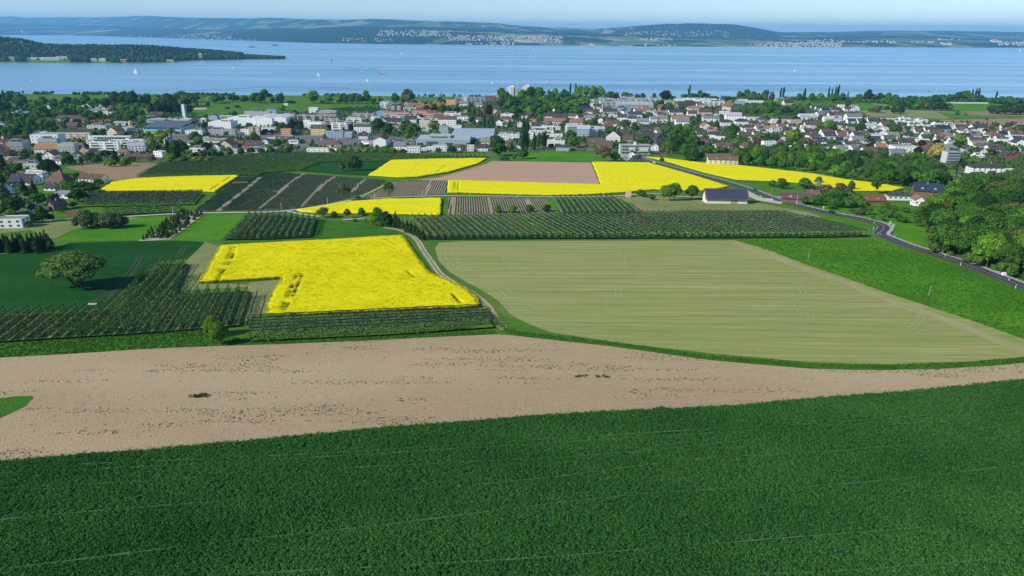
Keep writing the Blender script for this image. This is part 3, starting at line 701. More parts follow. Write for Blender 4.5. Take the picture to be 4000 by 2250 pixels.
SRC = bpy.data.collections.new("tuft_sources")
def scatter(name, pts, meshes, smin, smax, color, label, cat):
    """uncountable plants: one object whose vertices carry instances of a few tufts"""
    col = bpy.data.collections.new(name + "_kinds"); 
    for i, me in enumerate(meshes):
        o = bpy.data.objects.new(name + "_kind", me); o.color = (*color, 1); col.objects.link(o)
    me = bpy.data.meshes.new(name); me.vertices.add(len(pts)); me.vertices.foreach_set("co", np.asarray(pts, np.float32).ravel()); me.update()
    o = obj(name, me, color=color)
    ng = bpy.data.node_groups.new(name, 'GeometryNodeTree')
    ng.interface.new_socket("Geometry", in_out='INPUT', socket_type='NodeSocketGeometry')
    ng.interface.new_socket("Geometry", in_out='OUTPUT', socket_type='NodeSocketGeometry')
    n = ng.nodes; l = ng.links
    gi = n.new("NodeGroupInput"); go = n.new("NodeGroupOutput")
    ci = n.new("GeometryNodeCollectionInfo"); ci.inputs["Collection"].default_value = col
    ci.inputs["Separate Children"].default_value = True; ci.inputs["Reset Children"].default_value = True
    ip = n.new("GeometryNodeInstanceOnPoints"); ip.inputs["Pick Instance"].default_value = True
    rv = n.new("FunctionNodeRandomValue"); rv.data_type = 'FLOAT_VECTOR'
    rv.inputs[0].default_value = (-0.12, -0.12, 0); rv.inputs[1].default_value = (0.12, 0.12, 6.283)
    rs = n.new("FunctionNodeRandomValue"); rs.data_type = 'FLOAT'; rs.inputs[2].default_value = smin; rs.inputs[3].default_value = smax; rs.inputs["Seed"].default_value = 5
    ri = n.new("FunctionNodeRandomValue"); ri.data_type = 'INT'; ri.inputs[4].default_value = 0; ri.inputs[5].default_value = len(meshes) - 1; ri.inputs["Seed"].default_value = 9
    l.new(gi.outputs[0], ip.inputs["Points"]); l.new(ci.outputs[0], ip.inputs["Instance"])
    l.new(rv.outputs[0], ip.inputs["Rotation"]); l.new(rs.outputs[1], ip.inputs["Scale"]); l.new(ri.outputs[2], ip.inputs["Instance Index"])
    l.new(ip.outputs[0], go.inputs[0])
    md = o.modifiers.new("scatter", 'NODES'); md.node_group = ng
    stuff(o, label, cat)
    return o

def pts_in(poly, dens, seed=0, dz=0.05):
    a = np.array(poly); lo = a.min(0); hi = a.max(0); g = np.random.default_rng(seed)
    n = int((hi[0] - lo[0]) * (hi[1] - lo[1]) * dens)
    x = g.uniform(lo[0], hi[0], n); y = g.uniform(lo[1], hi[1], n); k = inside(x, y, poly)
    x, y = x[k], y[k]
    return np.stack([x, y, ground_z(y) + dz], -1)

def in_view(p, margin=60):
    q = p - np.array([0, 0, CAMZ]); z = q @ CF
    u = 2000 + FPX * (q @ CR) / z; v = 1125 - FPX * (q @ CU) / z
    return (z > 0) & (u > -margin - 200) & (u < 4200 + margin) & (v > -margin) & (v < 2250 + margin + 60), u, v

def crop_mat(name, cols, trans=0.2, s=0.05):
    m, nt, out = newmat(name)
    g = N(nt, "ShaderNodeNewGeometry"); p = g.outputs["Position"]
    a = noise_node(nt, mapping(nt, p, (0.5, 1, 1), math.radians(-8)), s, 4, 0.6)
    mx = N(nt, "ShaderNodeMix", data_type='FLOAT'); mx.inputs[0].default_value = 0.5
    nt.links.new(a, mx.inputs[2]); nt.links.new(g.outputs["Random Per Island"], mx.inputs[3])
    c = ramp(nt, mx.outputs[0], cols)
    d = N(nt, "ShaderNodeBsdfDiffuse"); t = N(nt, "ShaderNodeBsdfTranslucent"); nt.links.new(c, d.inputs[0]); nt.links.new(c, t.inputs[0])
    ms = N(nt, "ShaderNodeMixShader"); ms.inputs[0].default_value = trans
    nt.links.new(d.outputs[0], ms.inputs[1]); nt.links.new(t.outputs[0], ms.inputs[2]); nt.links.new(ms.outputs[0], out.inputs[0])
    return m
M['crop'] = crop_mat("leafy_crop", [(0.25, (0.020, 0.078, 0.016)), (0.5, (0.038, 0.150, 0.030)), (0.75, (0.090, 0.250, 0.050))])
M['blossom'] = crop_mat("rape_petals", [(0.2, (0.52, 0.48, 0.004)), (0.5, (0.88, 0.80, 0.005)), (0.8, (0.95, 0.88, 0.02))], 0.3, 0.12)
M['stem'] = crop_mat("rape_stems", [(0.2, (0.06, 0.12, 0.02)), (0.8, (0.12, 0.2, 0.03))], 0.3)
M['weed'] = crop_mat("weed_leaves", [(0.2, (0.03, 0.06, 0.015)), (0.8, (0.08, 0.13, 0.03))], 0.2)

M['lane'] = simple('lane_seedlings', (0.07, 0.15, 0.04), 0.95)
f1w = wpoly(F1)
crop_lines = [[(0, 1912), (621, 1880), (1400, 1830), (2400, 1775), (3300, 1680), (4000, 1620)],
              [(0, 1832), (600, 1805), (1250, 1775), (1900, 1735), (2600, 1690), (3300, 1650), (4000, 1590)],
              [(0, 1852), (600, 1826), (1250, 1790), (1900, 1750), (2600, 1706), (3300, 1664), (4000, 1600)],
              [(0, 2035), (500, 1990), (1200, 1940), (2000, 1885), (2700, 1800), (3200, 1770), (4000, 1700)],
              [(0, 2230), (800, 2130), (1500, 2055), (2300, 1955), (2800, 1915), (3300, 1895), (4000, 1820)],
              [(900, 2250), (2000, 2190), (2700, 2135), (3150, 2100), (3600, 2065), (4000, 2010)],
              [(2900, 2250), (3300, 2235), (4000, 2180)]]
lw = [np.array([P(*q)[:2] for q in c]) for c in crop_lines]
def near_lines(x, y, L, r):
    best = np.full(x.shape, 1e9)
    for w in L:
        for i in range(len(w) - 1):
            p = w[i]; e = w[i + 1] - w[i]; u = np.clip(((x - p[0]) * e[0] + (y - p[1]) * e[1]) / (e ** 2).sum(), 0, 1)
            best = np.minimum(best, np.hypot(x - p[0] - u * e[0], y - p[1] - u * e[1]))
    return best < r
pp = pts_in(f1w, 9.5, 3); iv, u, v = in_view(pp); pp = pp[iv]
nl = near_lines(pp[:, 0], pp[:, 1], lw, 0.26)
brk = fbm(pp[:, 0] / 9.0, pp[:, 1] / 9.0, 77, 3) > 0.40
bare = near_lines(pp[:, 0], pp[:, 1], [np.array([P(*q)[:2] for q in s]) for s in
    ([(2590, 1698), (2690, 1700)], [(2165, 1721), (2192, 1720)], [(3120, 1672), (3190, 1666)], [(3310, 1648), (3410, 1640)], [(2880, 2122), (3160, 2098)], [(3200, 2172), (3330, 2165)], [(3320, 1885), (3335, 1890)], [(2120, 2045), (2150, 2046)], [(2240, 2226), (2255, 2230)], [(3950, 2200), (4000, 2202)], [(0, 2022), (90, 2000)], [(740, 1856), (770, 1856)])], 0.45)
pp = pp[~(nl & brk) & ~bare]
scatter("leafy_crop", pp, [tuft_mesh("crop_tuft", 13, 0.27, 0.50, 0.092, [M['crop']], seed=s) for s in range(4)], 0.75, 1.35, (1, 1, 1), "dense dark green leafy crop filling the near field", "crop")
for w_ in lw: strip("crop_lane", list(w_), 0.34, M["lane"], 0.33, world=True, jitter=0.5)
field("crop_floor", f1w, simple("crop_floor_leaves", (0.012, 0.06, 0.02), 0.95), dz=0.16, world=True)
# rape blossoms on the large field
bw = wpoly(big); bp = pts_in(bw, 5.0, 5, 1.05)
tr_b = [np.array([P(*q)[:2] for q in t]) for t in ([(925, 970), (905, 1020), (890, 1050), (868, 1075), (850, 1108)], [(1140, 1072), (1180, 1085), (1165, 1120), (1150, 1155), (1130, 1195), (1110, 1222)], [(1160, 1085), (1150, 1115), (1128, 1160), (1105, 1215)], [(1760, 1148), (1780, 1175), (1800, 1195)], [(1480, 935), (1535, 955), (1545, 980)], [(1590, 1070), (1625, 1095)])]
kp = near_lines(bp[:, 0], bp[:, 1], tr_b, 0.75) & (fbm(bp[:, 0] / 6, bp[:, 1] / 6, 41, 2) > 0.38)
bp = bp[~kp]
scatter("rape_blossoms", bp, [tuft_mesh("rape_tuft", 3, 0.30, 0.30, 0.07, [M['stem'], M['blossom']], flower=12, seed=20 + s, fsize=0.085) for s in range(3)], 0.7, 1.15, (1, 1, 1), "dense yellow rape blossoms of the large field", "crop")
# weeds on the soil
sw = wpoly(soil_top + F1_top[::-1]); wp = pts_in(sw, 2.6, 8)
iv, u, v = in_view(wp); wp = wp[iv]; u = u[iv]; v = v[iv]
wn_ = fbm(wp[:, 0] / 22 + 5, wp[:, 1] / 3.2, 55, 4); wide = fbm(wp[:, 0] / 50, wp[:, 1] / 14, 88, 2)
keep = (wn_ > 0.60 - 0.10 * (wide - 0.5) + 0.0) & (RNG.random(len(wp)) < 0.75) & (wide > 0.36)
edge = near_lines(wp[:, 0], wp[:, 1], [np.array([P(*q)[:2] for q in F1_top])], 1.6) & (RNG.random(len(wp)) < 0.25)
wp = wp[keep | edge | (RNG.random(len(wp)) < 0.02)]
scatter("soil_weeds", wp, [tuft_mesh("weed_tuft", 9, 0.28, 0.16, 0.12, [M['weed']], seed=40 + s) for s in range(2)], 0.2, 0.7, (1, 1, 1), "scattered weeds on the bare soil", "weeds")
cl = np.concatenate([P(782, 1550)[None] + RNG.normal(0, 1, (22, 3)) * [0.9, 0.35, 0] + [0, 0, 0.1], P(2310, 1472)[None] + RNG.normal(0, 1, (12, 3)) * [2.6, 0.35, 0] + [0, 0, 0.05]])
scatter("weed_clumps", cl, [tuft_mesh("clump_tuft", 16, 0.4, 0.5, 0.16, [M['weed']], seed=48)], 0.8, 1.4, (1, 1, 1), "two small grassy clumps left standing on the bare soil", "weeds")
# stones and straw bits on soil
sp = pts_in(sw, 0.9, 18); iv, u, v = in_view(sp); sp = sp[iv]
sp = sp[RNG.random(len(sp)) < 0.7]
M['straw'] = simple("straw_bits", (0.6, 0.5, 0.33), 0.95)
scatter("straw_litter", sp, [tuft_mesh("straw_bit", 2, 0.12, 0.06, 0.07, [M['straw']], seed=60)], 0.4, 1.2, (1, 1, 1), "pale clods and straw bits on the soil", "litter")
# grass tufts: meadow wisps and field verges
gp = pts_in(wpoly([(-500, 1345), (31, 1330), (493, 1308), (796, 1285), (975, 1335), (1413, 1318), (1930, 1290), (1941, 1306), (1413, 1331), (854, 1351), (582, 1362), (272, 1382), (0, 1397), (-500, 1419)]), 2.2, 9)
g2 = pts_in(wpoly([(2880, 940), (3400, 938), (3500, 962), (3700, 1032), (4010, 1148), (4300, 1260), (4300, 1420), (4000, 1324), (3475, 1147), (3165, 1039)]), 0.8, 10)
vw = [P(*q)[:2] for q in [(1905, 1205), (1935, 1265), (2010, 1302), (2155, 1318), (2388, 1344), (2776, 1397), (3165, 1430), (3475, 1436), (3786, 1425), (4000, 1408), (4400, 1376)]]
vs_ = []
for i in range(len(vw) - 1):
    L = np.hypot(*(vw[i + 1] - vw[i])); n = int(L * 7)
    q = vw[i] + (vw[i + 1] - vw[i]) * RNG.random((n, 1)) + RNG.normal(0, 0.8, (n, 2)); vs_.append(np.stack([q[:, 0], q[:, 1], ground_z(q[:, 1]) + 0.1], -1))
M['blade'] = crop_mat("tall_grass", [(0.2, (0.03, 0.10, 0.012)), (0.6, (0.07, 0.18, 0.02)), (0.85, (0.14, 0.25, 0.04))], 0.3, 0.08)
scatter("verge_grass", np.concatenate([gp, g2] + vs_), [tuft_mesh("grass_tuft", 9, 0.35, 0.35, 0.13, [M['blade']], seed=70 + s) for s in range(2)], 0.6, 1.2, (1, 1, 1), "long green grass on the field verges and meadow", "grass")
# ---------------------------------------------------------------- far shore, hills, peninsula, haze
CX = np.arange(-1400, 5401, 20.0)          # photo columns
shore_y = np.interp(CX, [-1400, 0, 150, 400, 600, 700, 1000, 1200, 1500, 1800, 2000, 2500, 3000, 3500, 4000, 5400], [122, 132, 135, 141, 147, 151, 160, 167, 172, 175, 177, 181, 183, 185, 187, 194])
sky_y = np.interp(CX, [-1400, -200, 0, 60, 110, 430, 580, 700, 850, 990, 1060, 1350, 1480, 1700, 1940, 2000, 2130, 2300, 2370, 2485, 2620, 2680, 2780, 2860, 2930, 3000, 3040, 3200, 3500, 3700, 3850, 4000, 5400],
                  [60, 66, 67, 64, 69, 67, 62, 67, 70, 73, 70, 78, 74, 82, 90, 98, 105, 112, 110, 102, 94, 92, 93, 95, 106, 119, 125, 124, 119, 120, 124, 125, 130])
mid_y = np.interp(CX, [-1400, 0, 400, 700, 900, 1000, 1100, 1180, 1350, 1450, 1600, 1750, 1900, 2000, 2100, 2300, 2450, 2600, 3000, 3100, 3400, 3500, 3700, 4000, 5400],
                  [84, 92, 100, 112, 118, 112, 109, 114, 100, 104, 101, 107, 115, 121, 124, 135, 131, 143, 146, 148, 141, 139, 146, 157, 160])
def col_dir(x, y):
    d = ray(x, y); h = math.hypot(d[0], d[1]); return d[0] / h, d[1] / h, -d[2] / h      # unit ground direction, drop per metre
dirs = []; Dn = []; prof = []
TT = np.array([0, 0.02, 0.12, 0.40, 0.46, 0.62, 1.0, 1.12, 1.5])
for i, x in enumerate(CX):
    ux, uy, s0 = col_dir(x, shore_y[i]); D0 = CAMZ / max(s0, 0.0088)
    D1 = D0 * 1.42; Dk = D0 * 2.1 if x < 2350 or x > 3000 else D0 * 1.75
    z1 = CAMZ - D1 * col_dir(x, mid_y[i])[2]; zk = CAMZ - Dk * col_dir(x, sky_y[i])[2]
    z1 = max(z1, 12); zk = max(zk, z1 + 15)
    Ds = [D0 - 60, D0, D0 + 60, D0 * 1.15, D1, D1 * 1.08, D1 + (Dk - D1) * 0.45, Dk, Dk * 1.25, Dk * 1.8]
    Zs = [-3, -1, 5, z1 * 0.38, z1, z1 * 0.86, z1 * 0.55 + (zk - z1) * 0.15, zk, zk * 0.7, 5]
    dirs.append((ux, uy)); Dn.append(D0); prof.append((Ds, Zs))
dirs = np.array(dirs)
u = np.concatenate([np.linspace(0, 0.14, 8), np.linspace(0.16, 0.5, 22), np.linspace(0.52, 1.0, 26), np.linspace(1.05, 1.6, 8)])
HV = np.zeros((len(u), len(CX), 3)); HZ = []
for i in range(len(CX)):
    Ds, Zs = prof[i]
    Dk = Ds[7]; dd = np.interp(u, [0, 0.14, 0.5, 1.0, 1.6], [Ds[0], Ds[3], Ds[5], Ds[7], Ds[9]])
    zz = np.interp(dd, Ds, Zs)
    HV[:, i, 0] = dirs[i, 0] * dd; HV[:, i, 1] = dirs[i, 1] * dd; HV[:, i, 2] = zz
amp = np.clip(HV[:, :, 2] / 120.0, 0, 1)
HV[:, :, 2] += amp * 26 * (fbm(HV[:, :, 0] / 1500, HV[:, :, 1] / 1500, 61, 4) - 0.5) + amp * 14 * (fbm(HV[:, :, 0] / 260, HV[:, :, 1] / 420, 63, 2) - 0.5)
def hill_z(x, y):
    """height of the far land under a world point"""
    px = 2000 + FPX * (np.array([x, y, 0]) @ CR) / max(1e-6, np.array([x, y, 0]) @ (CF * [1, 1, 0])) * 1.0
    i = int(np.clip(np.argmin((dirs[:, 0] - x / math.hypot(x, y)) ** 2 + (dirs[:, 1] - y / math.hypot(x, y)) ** 2), 0, len(CX) - 1))
    D = np.hypot(HV[:, i, 0], HV[:, i, 1]); return float(np.interp(math.hypot(x, y), D, HV[:, i, 2]))
def far_point(x, y):
    d = ray(x, y); h = math.hypot(d[0], d[1]); ux, uy, s = d[0] / h, d[1] / h, -d[2] / h
    i = int(np.argmin((dirs[:, 0] - ux) ** 2 + (dirs[:, 1] - uy) ** 2)); D = np.hypot(HV[:, i, 0], HV[:, i, 1]); Z = HV[:, i, 2]
    g = (CAMZ - s * D) - Z; k = int(np.argmax(g < 0)) if (g < 0).any() else 3
    k = max(1, k); t = g[k - 1] / (g[k - 1] - g[k] + 1e-9); t = min(max(t, 0), 1); DD = D[k - 1] + (D[k] - D[k - 1]) * t
    return np.array([ux * DD, uy * DD, Z[k - 1] + (Z[k] - Z[k - 1]) * t])

def hills_mat():
    m, nt, out = newmat("far_wooded_hills")
    p = pos(nt)
    a = noise_node(nt, mapping(nt, p, (1, 0.45, 0), math.radians(12)), 0.0011, 5, 0.62)
    b = noise_node(nt, mapping(nt, p, (1, 0.4, 0)), 0.011, 5, 0.7)
    wood = ramp(nt, b, [(0.34, (0.004, 0.014, 0.008)), (0.5, (0.012, 0.036, 0.015)), (0.68, (0.045, 0.09, 0.03))])
    vo = N(nt, "ShaderNodeTexVoronoi"); vo.inputs["Scale"].default_value = 0.0028
    nt.links.new(mapping(nt, p, (1, 0.5, 0)), vo.inputs["Vector"])
    sep = N(nt, "ShaderNodeSeparateColor"); nt.links.new(vo.outputs["Color"], sep.inputs[0])
    fieldc = ramp(nt, sep.outputs[0], [(0.0, (0.07, 0.14, 0.035)), (0.4, (0.11, 0.19, 0.05)), (0.72, (0.22, 0.22, 0.11)), (1.0, (0.34, 0.29, 0.19))])
    at = N(nt, "ShaderNodeAttribute", attribute_name="open_land")
    add = N(nt, "ShaderNodeMath", operation='ADD'); nt.links.new(a, add.inputs[0]); nt.links.new(at.outputs["Fac"], add.inputs[1])
    mk = ramp(nt, add.outputs[0], [(0.54, (0, 0, 0)), (0.58, (1, 1, 1))])
    c = mix(nt, mk, wood, fieldc)
    bsdf(nt, out, c, 0.95, 0.05, noise_node(nt, p, 0.03, 4, 0.7), 12.0); return m
M['hills'] = hills_mat()
me = mesh_np("hills", HV.reshape(-1, 3), grid_faces(len(CX), len(u)), [M['hills']], smooth=True)
op = np.zeros(HV.shape[:2])
for i, x in enumerate(CX):
    low = np.interp(x, [-400, 900, 1000, 1300, 1500, 1700, 2000, 4000], [0.02, -0.02, -0.3, -0.3, -0.08, 0.05, 0.09, 0.05])
    up = np.interp(x, [-400, 900, 1000, 1300, 1500, 1700, 2000, 2500, 2600, 3000, 3100, 4000], [.03, .0, 0.04, 0.06, 0.05, .04, 0.04, .0, -.10, -.10, .02, .02])
    op[:, i] = np.where(u < 0.30, low, np.where(u < 0.5, -0.25 if x < 1900 else -0.08, up))
at = me.attributes.new("open_land", 'FLOAT', 'POINT'); at.data.foreach_set("value", op.ravel().astype(np.float32))
structure(obj("hills", me), "wooded hills and fields beyond the lake")

# distant settlements: too small and dense to count, one mass per settlement
def far_blocks(name, areas, label, wall=(0.6, 0.58, 0.55)):
    V = []; F = []; MI = []
    for (x0, x1, y0, y1, n, sz) in areas:
        for _ in range(int(n * 1.5)):
            q = far_point(rnd.uniform(x0, x1), rnd.uniform(y0, y1)); a = rnd.uniform(-0.5, 0.5)
            w = sz * rnd.uniform(0.55, 1.2); d = sz * 0.7; h = sz * rnd.uniform(0.45, 0.8); ca, sa = math.cos(a), math.sin(a)
            b = len(V); z = q[2] - 3
            for (ux_, uy_) in ((-w/2, -d/2), (w/2, -d/2), (w/2, d/2), (-w/2, d/2)):
                V.append((q[0] + ux_ * ca - uy_ * sa, q[1] + ux_ * sa + uy_ * ca, z))
            for k in range(4): V.append((V[b + k][0], V[b + k][1], z + h + 3))
            V.append((q[0] - w / 2 * ca, q[1] - w / 2 * sa, z + h * 1.5 + 3)); V.append((q[0] + w / 2 * ca, q[1] + w / 2 * sa, z + h * 1.5 + 3))
            F += [(b, b+1, b+5, b+4), (b+1, b+2, b+6, b+5), (b+2, b+3, b+7, b+6), (b+3, b, b+4, b+7)]; MI += [0] * 4
            r = rnd.choice((1, 1, 2))
            F += [(b+4, b+5, b+9, b+8), (b+6, b+7, b+8, b+9)]; MI += [r, r]
    me = mesh_np(name, V, F, [simple("far_white_wall", wall, 0.9), simple("far_dark_roof", (0.16, 0.12, 0.11), 0.9), simple("far_red_roof", (0.36, 0.15, 0.10), 0.9)], midx=MI)
    stuff(obj(name, me), label, "town")
far_blocks("distant_town", [(690, 905, 137, 157, 95, 13), (905, 1000, 152, 158, 10, 12), (500, 690, 141, 148, 16, 11), (85, 110, 128, 134, 5, 13), (18, 48, 155, 158, 4, 14)], "white distant lakeside village on the wooded far shore")
far_blocks("distant_town", [(1340, 1535, 150, 164, 22, 14), (1470, 1760, 119, 142, 120, 15)], "white distant hillside town above the wooded shore")
far_blocks("distant_town", [(1750, 2010, 138, 160, 130, 14), (1900, 2010, 168, 177, 22, 16), (1820, 1900, 171, 175, 6, 18), (2000, 2200, 141, 166, 150, 15)], "dense old lakeside town at the ferry landing")
far_blocks("distant_town", [(2270, 2330, 173, 180, 12, 15), (2500, 2630, 148, 158, 44, 13), (2560, 2850, 121, 143, 70, 14), (2430, 2560, 124, 138, 24, 16), (2550, 2640, 176, 180, 5, 13)], "scattered white villages below the broad far hill")
far_blocks("distant_town", [(2930, 3000, 172, 181, 20, 14), (3000, 3290, 166, 183, 190, 14), (3150, 3260, 156, 168, 40, 14), (3260, 3400, 160, 168, 24, 14), (3400, 3500, 162, 168, 12, 22)], "white distant town strung along the right far shore")
far_blocks("distant_town", [(3550, 3610, 163, 167, 8, 18), (3625, 3650, 161, 169, 6, 20), (3675, 3715, 170, 176, 10, 28), (3870, 3915, 158, 166, 8, 34), (3900, 4010, 163, 178, 40, 20), (3650, 3760, 152, 156, 7, 18)], "pale distant town and factories at the far right shore")

def lowtree_mass(name, P3, hs, color, label, seed=0, n=1):
    """one mass of many small rounded crowns (a far wood)"""
    g = np.random.default_rng(seed)
    t = (1 + 5 ** 0.5) / 2
    iv_ = np.array([(-1, t, 0), (1, t, 0), (-1, -t, 0), (1, -t, 0), (0, -1, t), (0, 1, t), (0, -1, -t), (0, 1, -t), (t, 0, -1), (t, 0, 1), (-t, 0, -1), (-t, 0, 1)]) / math.hypot(1, t)
    if_ = np.array([(0, 11, 5), (0, 5, 1), (0, 1, 7), (0, 7, 10), (0, 10, 11), (1, 5, 9), (5, 11, 4), (11, 10, 2), (10, 7, 6), (7, 1, 8), (3, 9, 4), (3, 4, 2), (3, 2, 6), (3, 6, 8), (3, 8, 9), (4, 9, 5), (2, 4, 11), (6, 2, 10), (8, 6, 7), (9, 8, 1)])
    P3 = np.asarray(P3); k = len(P3); hs = np.asarray(hs)
    r = np.stack([hs * g.uniform(0.36, 0.55, k), hs * g.uniform(0.36, 0.55, k), hs * 0.55], -1)
    V = (P3 + np.stack([0 * hs, 0 * hs, hs * 0.5], -1))[:, None, :] + iv_[None] * r[:, None, :] * g.uniform(0.75, 1.25, (k, 12, 1))
    F = if_[None] + (np.arange(k) * 12)[:, None, None]
    o = obj(name, mesh_np(name, V.reshape(-1, 3), F.reshape(-1, 3), [M['leaf']]), color=color)
    stuff(o, label, "woodland"); return o

# -- peninsula on the left
PX = np.arange(-700, 1140, 20.0)
pn = np.interp(PX, [-700, 0, 270, 540, 680, 740, 1000, 1060, 1120, 1140], [246, 246, 248, 249, 245, 239, 233, 232, 230.5, 229])
pt = np.interp(PX, [-700, 0, 60, 116, 194, 300, 388, 500, 621, 718, 854, 951, 1000, 1060, 1110, 1140], [128, 136, 140, 148, 168, 170, 170, 171, 174, 184, 194, 206, 217, 226, 228.5, 228.7])
rows_ = np.linspace(0, 1, 15); PV = np.zeros((15, len(PX), 3)); PD = []
for i, x in enumerate(PX):
    ux, uy, s = col_dir(x, pn[i]); D0 = CAMZ / s
    Wd = np.interp(x, [-700, 100, 700, 900, 1000, 1080, 1140], [2200, 1700, 1400, 1000, 600, 200, 20]); Dc = D0 + Wd * 0.45
    zc = max(1.0, CAMZ - Dc * col_dir(x, pt[i] + 8)[2] - 12)
    D = D0 + Wd * rows_; Z = np.interp(rows_, [0, 0.04, 0.18, 0.45, 0.8, 1], [-1, 1.2, min(zc, 6) if zc > 6 else zc * 0.6, zc, zc * 0.6, -1])
    PV[:, i] = np.stack([ux * D, uy * D, Z], -1); PD.append((D0, Wd))
structure(obj("peninsula_ground", mesh_np("peninsula_ground", PV.reshape(-1, 3), grid_faces(len(PX), 15), [M['grass']], smooth=True)), "low wooded peninsula reaching into the lake")
def pen_point(x, f):
    fi = np.clip((x - PX[0]) / 20.0, 0, len(PX) - 1.001); i = int(fi); a = fi - i; j = f * 14; k = int(min(j, 13)); b = j - k
    g = lambda kk: PV[kk, i] * (1 - a) + PV[kk, i + 1] * a
    return g(k) * (1 - b) + g(k + 1) * b
strip("shore_strip", [pen_point(x, 0.05)[:2] for x in np.arange(-300, 1130, 40)], 7, M['gravel'], 0, world=True)
bpy.data.objects["shore_strip"].location.z = 1.9 
o_ = bpy.data.objects["shore_strip"]
for i_, vtx in enumerate(o_.data.vertices): vtx.co.z = 0.0
tp = []; th = []
g = np.random.default_rng(5)
while len(tp) < 7000:
    x = g.uniform(-500, 1112); f = g.uniform(0.055, 0.92) if x < 950 else g.uniform(0.10, 0.8)
    if x < 250 and 0.36 < f < 0.46 and g.random() < 0.6: continue
    if f < 0.19 and any(a - 4 < x < b + 4 for a, b in ((108, 268), (36, 60), (356, 416), (470, 494), (650, 680), (778, 792))): continue
    p = pen_point(x, f); tp.append(p); th.append(g.uniform(16, 26) if x < 950 else g.uniform(10, 18))
tp = np.array(tp); th = np.array(th); sel = g.random(len(tp)) + (tp[:, 2] < 14) * 0.3
lowtree_mass("peninsula_woodland", tp[sel < 0.62], th[sel < 0.62], (0.020, 0.048, 0.016), "dark woodland covering the peninsula", 1)
lowtree_mass("peninsula_woodland", tp[sel >= 0.62], th[sel >= 0.62], (0.045, 0.095, 0.022), "lighter green crowns scattered through the peninsula woodland", 2)
# -- haze
hb = MB(); hb.box(-40000, 40000, -900, 60000, -10, float(HV[:, :, 2].max()) + 25)
hm, nt, out = newmat("haze_air")
pv = N(nt, "ShaderNodeVolumePrincipled"); pv.inputs["Color"].default_value = (0.25, 0.62, 1.0, 1)
pv.inputs["Density"].default_value = HAZE_DENSITY; pv.inputs["Anisotropy"].default_value = 0.0
nt.links.new(pv.outputs[0], out.inputs["Volume"])
stuff(obj("haze", hb.mesh("haze", [hm])), "thin blue air haze over lake and hills")
